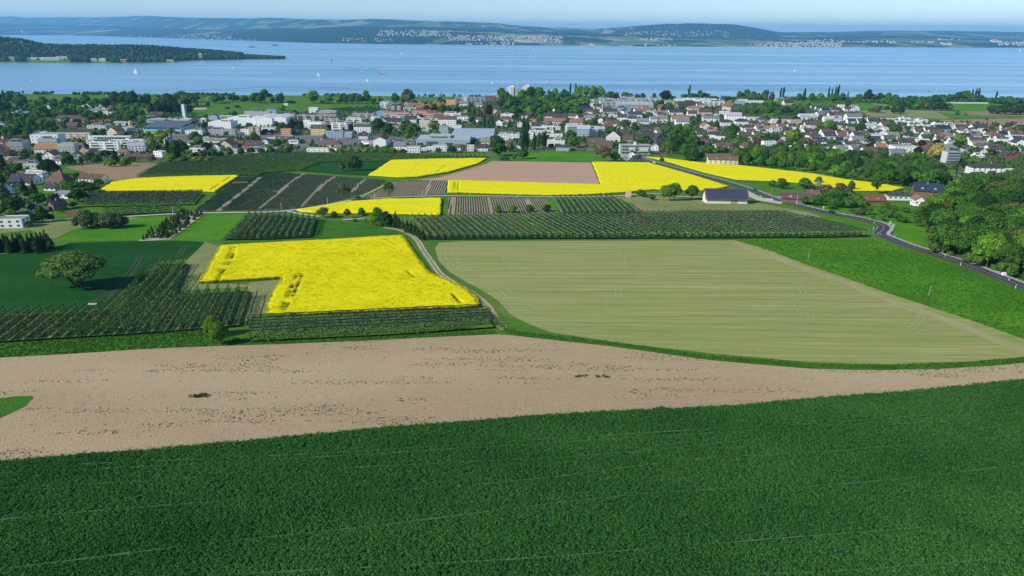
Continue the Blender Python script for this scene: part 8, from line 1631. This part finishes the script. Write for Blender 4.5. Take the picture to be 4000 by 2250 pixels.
for i, (x, y, h) in enumerate([(1812, 372, 17), (1840, 373, 13), (1857, 376, 15), (1870, 378, 10), (1890, 377, 16), (1903, 378, 11), (1914, 380, 18), (1930, 377, 12), (1950, 378, 14), (1965, 374, 17), (1820, 378, 9), (1880, 370, 11), (1940, 371, 12), (1972, 380, 12), (1847, 381, 10), (1898, 383, 9)]):
    sailboat(x, y, h, f"moored yacht with bare mast, {ordw(i + 1)} berth in the marina", sails=False, group="yachts moored in the marina", rot=1.2 + rnd.uniform(-.2, .2), name="moored_yacht")
def ship(px, py, wpx, label, col=(.78, .78, .76), dark=False, rot=0.1, decks=2, stripe=None, name="passenger_ship", cat="ship"):
    p = P(px, py, lake=True); L = wpx * mpp(p); Bm = L * .22
    b = obj(name, None, loc=tuple(p), rotz=rot); tag(b, label, cat); h = max(1.2, L * .07)
    obj("hull", hull(L, Bm, h).mesh("hull", [M['paint']]), b, color=col if not dark else (.10, .13, .17))
    for k in range(decks):
        f = .38 - k * .09; mb = MB(); mb.box(-L * f, L * (f - .08), -Bm * .38, Bm * .38, h * (1 + k), h * (1.95 + k)); dk = obj("deck_house", mb.mesh("deck_house", [M['paint']]), b, color=col if not dark else (.25, .30, .35))
        mb = MB(); mb.box(-L * f * .95, L * (f - .1), -Bm * .39, Bm * .39, h * (1.35 + k), h * (1.7 + k)); obj("window_band", mb.mesh("window_band", [M['glass']]), dk)
    mb = MB(); mb.tube((0, 0, h * (1 + decks)), (0, 0, h * (2.3 + decks)), L * .01, n=5); obj("mast", mb.mesh("mast", [M['white']]), b)
    if stripe: mb = MB(); mb.box(-L * .46, -L * .08, -Bm * .44, Bm * .44, h * .2, h * 1.6); obj("stern_block", mb.mesh("stern_block", [M['red']]), b)
ship(986, 185, 24, "dark car ferry left of its twin near the peninsula tip", dark=True, name="car_ferry", cat="ferry"); ship(1074, 178, 26, "dark car ferry right of its twin near the peninsula tip", dark=True, name="car_ferry", cat="ferry")
ship(1016, 171, 14, "small pale ship between the two dark ferries"); ship(1541, 234, 20, "white passenger ship with a long wake mid-lake"); ship(1494, 288, 34, "red and white catamaran ferry crossing leftwards", stripe=True, rot=.1); ship(1946, 373, 42, "large white passenger ship in the harbour", decks=3)
def motorboat(px, py, wpx, label, rot=0.0):
    p = P(px, py, lake=True); L = max(5, wpx * mpp(p)); b = obj("motorboat", None, loc=tuple(p), rotz=rot); tag(b, label, "motorboat", "motorboats on the lake")
    obj("hull", hull(L, L * .32, L * .12).mesh("hull", [M['white']]), b); mb = MB(); mb.box(-L * .15, L * .15, -L * .1, L * .1, L * .1, L * .24); obj("cabin", mb.mesh("cabin", [M['paint']]), b, color=(.6, .65, .7))
for r in ((2024, 334, 13, "white motorboat above the twin tower blocks"), (1372, 345, 6, "tiny motorboat with a wake left of centre"), (2888, 334, 11, "white motorboat crossing before the right poplars"), (2772, 364, 12, "white motorboat close to the right shore"), (3600, 337, 10, "white motorboat left of the radio mast"), (1058, 308, 6, "tiny motorboat below the peninsula tip"), (1604, 309, 6, "tiny motorboat right of the centre sails"), (3701, 245, 7, "distant motorboat trailing a wake on the right"), (2033, 237, 5, "speck-like boat left of the far village"), (2527, 244, 6, "distant motorboat in mid-lake right of centre"), (1747, 212, 5, "distant boat under the far old town"), (1719, 243, 6, "distant boat right of the white passenger ship")): motorboat(*r)
p = P(1296, 246, lake=True); mb = MB(); mb.tube((0, 0, -2), (0, 0, 14 * mpp(p)), 1.0, .7, 7); mb.box(-1.6, 1.6, -1.6, 1.6, 9 * mpp(p), 14 * mpp(p)); tag(obj("marker_post", mb.mesh("marker_post", [M['net']]), loc=tuple(p)), "dark navigation marker post standing in the lake", "marker post")
# wakes: smoother dark water ribbons
wm, nt, out = newmat("wake_water"); bsdf(nt, out, (0.035, 0.10, 0.20), 0.35, 0.5); M['wake'] = wm
def wake(pts, w0, w1):
    w = smooth_line([P(*q, lake=True)[:2] for q in pts], 5); V = []; n = len(w)
    for i, p_ in enumerate(w):
        a_ = w[max(i - 1, 0)]; b_ = w[min(i + 1, n - 1)]; d = (b_ - a_) / (np.hypot(*(b_ - a_)) + 1e-9); ww = (w0 + (w1 - w0) * i / (n - 1)) / 2 * rnd.uniform(.8, 1.2); nr = np.array([-d[1], d[0]])
        V += [(*(p_ + nr * ww), .25), (*(p_ - nr * ww), .25)]
    structure(obj("boat_wake_water", mesh_py("boat_wake_water", V, [(2 * i, 2 * i + 1, 2 * i + 3, 2 * i + 2) for i in range(n - 1)], [M['wake']])), "dark wake trailing across the water")
for w_ in (([(1552, 233), (1650, 229), (1800, 224), (2000, 214), (2200, 206)], 16, 8), ([(1456, 287), (1330, 288), (1200, 289), (1050, 286)], 13, 6), ([(2035, 333), (2150, 333), (2400, 336), (2880, 334)], 10, 5), ([(2895, 334), (3100, 333), (3400, 330)], 7, 4), ([(1058, 183), (1090, 178), (1170, 178)], 14, 8), ([(980, 185), (900, 184)], 14, 8), ([(1425, 273), (1380, 268), (1320, 262)], 7, 4), ([(1432, 272), (1470, 264), (1500, 258)], 7, 4), ([(3690, 245), (3500, 242), (3300, 240), (3050, 238)], 8, 4),
           ([(1365, 345), (1300, 344), (1200, 346)], 5, 3), ([(750, 354), (900, 347), (1100, 340), (1350, 342)], 5, 3), ([(3590, 336), (3500, 336), (3380, 332)], 7, 4), ([(3610, 337), (3800, 339), (3990, 342)], 6, 4), ([(2000, 252), (2300, 251), (2865, 251)], 6, 3), ([(2000, 281), (2300, 275), (2700, 268), (3000, 263)], 6, 3), ([(1050, 256), (1200, 258), (1500, 250), (2000, 252)], 5, 3), ([(2000, 238), (2300, 234), (2850, 223)], 5, 3), ([(650, 325), (900, 323)], 4, 3)): wake(*w_)
# cars
def car_mesh(kind=0):
    mb = MB(); prof = [(-2.15, .35), (-2.15, .85), (-1.95, 1.0), (-1.45, 1.05), (-0.95, 1.48), (0.55, 1.50), (1.15, 1.02), (1.95, .88), (2.15, .65), (2.15, .35)]
    n = len(prof); V = [(x, -.86 + (.12 if z > 1.1 else 0), z) for x, z in prof] + [(x, .86 - (.12 if z > 1.1 else 0), z) for x, z in prof]
    mb.add(V, [tuple(range(n))[::-1], tuple(range(n, 2 * n))] + [(i, (i + 1) % n, n + (i + 1) % n, n + i) for i in range(n)])
    return mb
def car_parts(): 
    body = car_mesh().mesh("body", [M['paint']])
    g_ = MB(); g_.add([(-.9, -.78, 1.06), (.98, -.78, 1.06), (.52, -.765, 1.40), (-.85, -.765, 1.40)], [(0, 1, 2, 3)]); g_.add([(-.9, .78, 1.06), (.98, .78, 1.06), (.52, .765, 1.40), (-.85, .765, 1.40)], [(3, 2, 1, 0)]); g_.add([(.62, -.68, 1.47), (.62, .68, 1.47), (1.17, .74, 1.06), (1.17, -.74, 1.06)], [(0, 1, 2, 3)]); g_.add([(-1.0, -.68, 1.47), (-1.0, .68, 1.47), (-1.44, .74, 1.08), (-1.44, -.74, 1.08)], [(3, 2, 1, 0)])
    wh = MB(); wh.tube((0, -.12, 0), (0, .12, 0), .33, n=10)
    return body, g_.mesh("windows", [M['glass']]), wh.mesh("wheel", [M['tyre']])
CB, CG, CW = car_parts()
def car(loc, rot, col, label, parts=True, group=None, name="car", sc=1.0, auto=None):
    r = obj(name, None, loc=loc, rotz=rot, scale=(sc, sc, sc)); obj("body", CB, r, color=col)
    g_ = obj("windows", CG, r, scale=(1.01, 1.03, 1.01))
    for x in (-1.35, 1.35):
        for y in (-.8, .8): obj("wheel", CW, r, loc=(x, y, .33))
    if auto: auto_label(r, auto[0], "car", group, auto[1], auto[2])
    else: tag(r, label, "car", group)
def road_rot(px, py):
    p = P(px, py)[:2]; i = int(np.argmin([np.hypot(*(q - p)) for q in rw])); i = min(max(i, 1), len(rw) - 2); d = rw[i + 1] - rw[i - 1]; return math.atan2(d[1], d[0])
for (x, y, c, lb) in ((3249, 834, (.02, .02, .025), "black car driving along the road beside the orchard"), (2948, 747, (.03, .03, .035), "dark car on the road behind the solar barn"), (2555, 638, (.8, .8, .8), "white car on the road where it leaves the town")):
    p = P(x, y); car((p[0], p[1], p[2] + .41), road_rot(x, y), c, lb)
p = P(1399, 776); car((p[0], p[1], p[2] + .37), .2, (.03, .03, .05), "dark car parked in the tree shade at the track fork")
CC = [((.75, .75, .75), "white"), ((.03, .03, .035), "black"), ((.30, .31, .33), "silver"), ((.12, .13, .15), "grey"), ((.04, .08, .25), "blue"), ((.35, .04, .03), "red")]
g = random.Random(5)
for (x0, x1, y0, y1, n, ox) in ((790, 1170, 885, 960, 44, 1300), (420, 700, 500, 560, 12, 0), (2100, 2500, 880, 905, 9, 650), (830, 1130, 880, 900, 9, 650), (170, 350, 870, 880, 5, 1300), (1500, 1700, 855, 875, 4, 650), (1000, 1180, 895, 920, 6, 1300), (150, 330, 690, 720, 3, 650)):
    placed = []
    for k in range(n * 6):
        if len(placed) >= n: break
        X_, Y_ = ox + g.uniform(x0, x1) / 3.623, 300 + round(g.uniform(y0, y1) / 12) * 12 / 3.623
        p = P(X_, Y_)
        if all(math.hypot(p[0] - q[0], (p[1] - q[1])) > 3.2 for q in placed):
            placed.append(p); c, cn = g.choice(CC); car((p[0], p[1], p[2] + .3), 1.57 + g.uniform(-.05, .05), c, None, group="cars parked in the town", name="parked_car", auto=(f"{cn} parked car", X_, Y_))
for k in range(15):
    X_, Y_ = (2330 + k * 15 if k < 14 else 2250) / 3.623, 300 + (608 + (k % 2) * 22) / 3.623; p = P(X_, Y_); mb = MB(); mb.box(-3, 3, -1.1, 1.1, .5, 2.7); mb.tube((-.6, -1.12, .4), (-.6, -.95, .4), .4, n=8)
    r = obj("caravan", None, loc=(p[0], p[1], p[2] + .3), rotz=1.3 + .1 * k); obj("body", mb.mesh("body", [M['white']]), r); mb = MB(); mb.box(-2, 2, -1.13, -1.1, 1.5, 2.2); obj("window", mb.mesh("window", [M['glass']]), r)
    tag(r, f"white caravan, {ordw(k + 1)} from the left in the row behind the green hall", "caravan", "caravans behind the green hall")
for i_, (x_, y_) in enumerate([(rnd.uniform(1180, 1480), rnd.uniform(395, 480)) for _ in range(26)] + [(rnd.uniform(620, 800), rnd.uniform(410, 470)) for _ in range(12)]):
    X_, Y_ = x_ / 3.623, 300 + y_ / 3.623; p = P(X_, Y_); mb = MB(); mb.box(-3.4, 3.4, -1.3, 1.3, .3, 2.8); mb.box(-3.6, 3.6, -2.6, -1.35, 2.3, 2.5); r = obj("caravan", None, loc=(p[0], p[1], p[2] + .1), rotz=rnd.uniform(-.3, .3)); obj("body", mb.mesh("body", [M['white']]), r); auto_label(r, "pale campsite caravan with awning", "caravan", "caravans on the campsite", X_, Y_)
# poles
def pole(px, py, hpx, label, r=.14, mat='paleposts', group="pale posts along the gravel track", name="utility_pole", arm=False, cat="pole"):
    p = P(px, py); h = hpx * mpp(p); mb = MB(); mb.tube((0, 0, -.5), (0, 0, h), r, r * .7, 7)
    root = obj(name, None, loc=tuple(p)); obj("shaft", mb.mesh("shaft", [M[mat]]), root); mb = MB(); mb.tube((0, 0, h - .02), (0, 0, h + .15), r * .9, r * .4, 7); obj("cap", mb.mesh("cap", [M['frame']]), root); tag(root, label, cat, group)
for i, (x, y, h) in enumerate([(202, 860, 31), (444, 833, 17), (677, 836, 29), (1100, 817, 25), (1280, 796, 24), (1465, 780, 25), (1651, 768, 24), (1836, 766, 20), (2021, 771, 22), (2200, 771, 20), (2359, 768, 17)]): pole(x, y, h, f"pale post beside the gravel track, {ordw(i + 1)} from the left", .16)
for (x, y, h, lb, mt) in ((2726, 675, 18, "thin lamp post by the road at the rape strip", 'wood'), (2922, 733, 23, "thin lamp post opposite the solar barn", 'wood'), (3011, 762, 32, "taller grey lamp post left of the timber barn", 'wood'), (3110, 803, 43, "tall pale pole in front of the timber barn", 'paleposts'), (2874, 780, 14, "short post in front of the solar barn", 'wood'), (3158, 1010, 35, "thin wooden post in the bright meadow, left one", 'wood'), (3627, 1158, 43, "thin wooden post in the bright meadow, lower right one", 'wood'), (3640, 984, 33, "stout wooden pole at the wood's edge by the road", 'wood'), (2616, 828, 22, "bare thin post behind the long orchard", 'wood')): pole(x, y, h, lb, .13, mt, None)
for i, (x, y) in enumerate([(3298, 842), (3398, 862), (3415, 876), (3411, 897), (3470, 912), (3492, 929), (3477, 902), (3691, 1003), (3751, 1038), (3940, 1098), (3966, 1127), (3428, 918)]):
    p = P(x, y); mb = MB(); mb.tube((0, 0, -.2), (0, 0, 1.3), .13, n=5); r = obj("delineator_post", None, loc=(p[0], p[1], p[2] + .3)); obj("shaft", mb.mesh("shaft", [M['white']]), r); mb = MB(); mb.box(-.14, .14, -.14, .14, .95, 1.12); obj("reflector", mb.mesh("reflector", [M['net']]), r); auto_label(r, "white roadside marker post", "marker post", "marker posts along the road bend", x, y)
def sign(px, py, hpx, kind, label):
    p = P(px, py); h = max(3.0, hpx * mpp(p)); r = obj("road_sign", None, loc=(p[0], p[1], p[2] + .2)); mb = MB(); mb.tube((0, .05, -.3), (0, .05, h), .07, n=6); obj("post", mb.mesh("post", [M['paleposts']]), r); mb = MB()
    if kind == 't': mb.add([(-.8, 0, h - 1.3), (.8, 0, h - 1.3), (0, 0, h), (-.8, .04, h - 1.3), (.8, .04, h - 1.3), (0, .04, h)], [(0, 1, 2), (5, 4, 3), (0, 3, 4, 1), (1, 4, 5, 2), (2, 5, 3, 0)]); mb.box(-.3, .3, -.03, 0, h - 2.1, h - 1.6)
    else: mb.box(-.8, .8, -.04, 0, h - 1.5, h)
    obj("sign_face", mb.mesh("sign_face", [M['paint']]), r, color=(.75, .75, .55) if kind == 't' else (.45, .62, .45)); tag(r, label, "road sign")
sign(3215, 822, 15, 't', "pale triangular warning sign above the road bend"); sign(3474, 886, 20, 's', "left square greenish sign at the outer bend"); sign(3487, 896, 20, 's', "right square greenish sign at the outer bend")
# concrete wall and bunker wall by the solar barn; small box at the lay-by
p0 = P(2972, 783); mb = MB(); L_ = 45 * mpp(p0); mb.box(0, L_, 0, .4, -.5, 1.8); mb.box(0, .4, .4, 9, -.5, 1.8); tag(obj("retaining_wall", mb.mesh("retaining_wall", [M['plain']]), loc=tuple(p0), rotz=-.25), "low grey concrete wall beside the solar-roofed barn", "wall")
p0 = P(3920, 1078); mb = MB(); mb.box(-.7, .7, -.5, .5, 0, 1.6); tag(obj("junction_box", mb.mesh("junction_box", [M['white']]), loc=tuple(p0)), "small white cabinet at the gravel lay-by", "cabinet")
# white greenhouses row at the far right shore and peninsula buildings
for (x, y, w, lb) in ((3780, 404, 160, "long low white polytunnel row beyond the far green field"),):
    p = P(x, y); L_ = w * mpp(p); mb = MB(); mb.box(-L_ / 2, L_ / 2, 0, 4, 0, 2.6); tag(obj("polytunnel", mb.mesh("polytunnel", [M['white']]), loc=tuple(p)), lb, "polytunnel")
def penb(x, f, wpx, h, label, col=(.78, .77, .73), roof=(.3, .3, .3), name="lakeside_building", gable=False, cat="building"):
    p = pen_point(x, f); m = mpp(p); w = wpx * m; r = obj(name, None, loc=tuple(p), rotz=.05); mb = MB(); mb.box(-w / 2, w / 2, 0, 14, -3, h); obj("wall", mb.mesh("wall", [M['wall']]), r, color=col); mb = MB()
    if gable: slab_quad(mb, (-w / 2 - 1, -1, h), (w / 2 + 1, -1, h), (w / 2 + 1, 7, h + 6), (-w / 2 - 1, 7, h + 6), .4); slab_quad(mb, (w / 2 + 1, 15, h), (-w / 2 - 1, 15, h), (-w / 2 - 1, 7, h + 6), (w / 2 + 1, 7, h + 6), .4)
    else: mb.box(-w / 2 - .5, w / 2 + .5, -.5, 14.5, h, h + .8)
    obj("roof", mb.mesh("roof", [M['flat']]), r, color=roof); n = max(2, int(w / 12))
    for k in range(int(max(1, h // 4))): obj("window", WB, r, loc=(0, -.1, 2.5 + k * 4), scale=(w * .9, 1, 1.7))
    tag(r, label, cat)
penb(200, .16, 66, 15, "long white lakeside hotel on the peninsula, central wing"); penb(150, .17, 50, 11, "long white lakeside hotel on the peninsula, left wing"); penb(245, .18, 40, 17, "long white lakeside hotel on the peninsula, right wing")
penb(48, .14, 20, 13, "white villa at the peninsula's left end", gable=True); penb(368, .12, 20, 11, "white villa right of the peninsula hotel", gable=True); penb(402, .12, 24, 11, "second white villa right of the peninsula hotel", gable=True, roof=(.4, .4, .4)); penb(482, .08, 22, 10, "tan boathouse at the peninsula shore", (.5, .36, .26), (.36, .22, .15), gable=True); penb(636, .45, 8, 26, "small white chapel dome rising from the peninsula wood"); penb(785, .16, 12, 24, "pale castle-like villa near the peninsula tip", (.6, .5, .4), gable=True)
penb(15, .4, 46, 14, "row of pale houses high on the peninsula's left end"); penb(90, .42, 26, 12, "pale houses at the hilltop of the peninsula"); penb(665, .1, 26, 7, "low white bath house on the peninsula shore")
g = random.Random(9)
for k in range(34):
    x = g.choice([g.uniform(960, 1112), g.uniform(660, 960), g.uniform(0, 660)]); p = pen_point(x, g.uniform(.07, .16)); hh = g.uniform(14, 24) if x < 950 else g.uniform(10, 19); kd = 'p' if x > 1050 and k % 3 == 0 else 'b'
    r = obj("broadleaf_tree" if kd == 'b' else "poplar_tree", None, loc=tuple(p)); obj("crown", g.choice(CR_[kd]), r, scale=(hh * (.8 if kd == 'b' else .3),) * 2 + (hh,), color=TONES[g.choice('mlmd')][0]); obj("trunk", TR_['d'][0], r, scale=(hh * .5, hh * .5, hh)); auto_label(r, "shore tree on the peninsula", "tree", "trees on the peninsula shore", *PIX(p))
LANDMARKS += [("peninsula tip", 1112, 228), ("peninsula hotel", 200, 235), ("peninsula boathouse", 482, 243)]
# the castle church on the far shore hillside, single far landmarks
for (x, y, w, h, lb) in ((86, 123, 4, 26, "far pink and white pilgrimage church on the opposite shore"), (2522, 178, 4, 18, "small white chapel at the far right shore"), (2056, 163, 22, 22, "large pinkish palace at the far old town"), (2030, 161, 20, 20, "large white palace in the far old town")):
    p = far_point(x, y); m = mpp(p); W = w * m; r = obj("distant_church" if w < 10 else "distant_palace", None, loc=tuple(p)); mb = MB(); mb.box(-W, W, 0, 20, -5, h * .6); obj("wall", mb.mesh("wall", [M['wall']]), r, color=(.78, .70, .62)); mb = MB()
    if w < 10: mb.box(-W * .3, W * .3, 2, 14, h * .6, h * 1.4); mb.add([(-W * .35, 2, h * 1.4), (W * .35, 2, h * 1.4), (W * .35, 14, h * 1.4), (-W * .35, 14, h * 1.4), (0, 8, h * 2.1)], [(0, 1, 4), (1, 2, 4), (2, 3, 4), (3, 0, 4)]); obj("spire", mb.mesh("spire", [M['wall']]), r, color=(.6, .45, .4))
    else: slab_quad(mb, (-W - 1, -1, h * .6), (W + 1, -1, h * .6), (W + 1, 10, h), (-W - 1, 10, h), .5); obj("roof", mb.mesh("roof", [M['roof']]), r, color=(.36, .17, .12))
    tag(r, lb, "church" if w < 10 else "palace")
# ---------------------------------------------------------------- garden greenery between the houses (uncountable)
FOOT = globals().get('FOOT', [])
def clear_of(x, y, r):
    return all((x - f[0]) ** 2 + (y - f[1]) ** 2 > (f[2] + r) ** 2 for f in FOOT)
town = wpoly([(-200, 440), (300, 440), (560, 450), (1000, 455), (1480, 412), (1700, 395), (2600, 395), (3300, 415), (3400, 460), (3800, 480), (4200, 515), (4200, 690), (3900, 680), (3500, 640), (3100, 630), (2800, 600), (2520, 600), (2400, 590), (2060, 575), (1600, 585), (1010, 590), (816, 600), (650, 618), (400, 620), (150, 690), (100, 800), (-200, 860)], False)
q = pts_in(town, 0.0088, 12, 0.1)
paved = [wpoly(A4(c, pg), False) for c, pg in ((650, [(560, 740), (640, 720), (1700, 820), (2536, 840), (2536, 960), (1900, 1010), (1500, 880), (900, 860), (640, 800)]), (1300, [(0, 850), (400, 870), (760, 850), (1190, 860), (1190, 980), (860, 960), (700, 1000), (420, 960), (0, 980)]))]
ok = np.ones(len(q), bool)
for pv_ in paved: ok &= ~inside(q[:, 0], q[:, 1], pv_)
F_ = np.array(FOOT) if FOOT else np.zeros((0, 3))
if len(F_):
    for i in range(len(q)):
        if ok[i] and (((q[i, 0] - F_[:, 0]) ** 2 + (q[i, 1] - F_[:, 1]) ** 2) < (F_[:, 2] * 0.8 + 1.5) ** 2).any(): ok[i] = False
q = q[ok]
PARK = wpoly([(-200, 402), (640, 398), (700, 430), (690, 455), (560, 490), (380, 470), (250, 500), (120, 560), (-200, 600)], False)
M['shrubleaf'] = crop_mat("garden_leaves", [(0.2, (0.034, 0.080, 0.018)), (0.5, (0.075, 0.16, 0.030)), (0.8, (0.14, 0.24, 0.045))], 0.2, 0.06)
shr = []
for s in (19, 20, 21):
    me = crown_mesh("garden_bush", s + 60, 150, 0.09, lobes=6, lr=(0.22, 0.3), spread=0.42, z0=0.0); me.materials.clear(); me.materials.append(M['shrubleaf']); shr.append(me)
scatter("garden_greenery", q, shr, 2.0, 5.5, (1, 1, 1), "hedges and bushes massed in the gardens between the houses", "shrubbery")
pk = pts_in(PARK, 0.0016, 41, -0.5); pk = pk[[clear_of(a, b, 4) for a, b, c in pk]]
pk2 = pts_in(wpoly(A4(3300, [(0, 385), (700, 375), (1500, 375), (2000, 365), (2500, 400), (2500, 350), (1900, 330), (1000, 335), (0, 335)]), False), 0.004, 43, -0.5)
scatter("parkland_trees", np.concatenate([pk, pk2]), shr, 7.0, 12.0, (1, 1, 1), "dense leafy trees massed over the campsite park and the right shore", "trees")
# undergrowth below the woods
for k_, (pg, dn) in enumerate((([(3640, 1000), (3620, 900), (3720, 790), (3640, 745), (3760, 690), (4200, 690), (4200, 1150), (3960, 1090), (3740, 1018)], 0.03), ([(2900, 648), (3120, 655), (3350, 684), (3560, 732), (3600, 700), (3200, 620), (2950, 605)], 0.03), (A4(1950, [(0, 300), (500, 260), (1250, 380), (1150, 470), (600, 580), (0, 560)]), 0.012))):
    q = pts_in(wpoly(pg, False), dn, 20 + k_, 0.0)
    scatter("undergrowth", q, shr, 3.0, 7.5, (1, 1, 1), "dense undergrowth beneath the wood " + ("right of the road", "behind the rape strip", "on the town rise")[k_], "undergrowth")

q = pts_in([(-1900, 1975), (1900, 1975), (1900, 2031), (-1900, 2031)], 0.013, 31, 0.0); q = q[fbm(q[:, 0] / 55, q[:, 0] * 0, 71, 3) > .44]; q = q[~((q[:, 0] > -330) & (q[:, 0] < 40) & (RNG.random(len(q)) < .8))]
scatter("shore_scrub", q, shr, 4.0, 10.0, (1, 1, 1), "reeds and scrub lining the near lake shore", "scrub")
finish_labels()
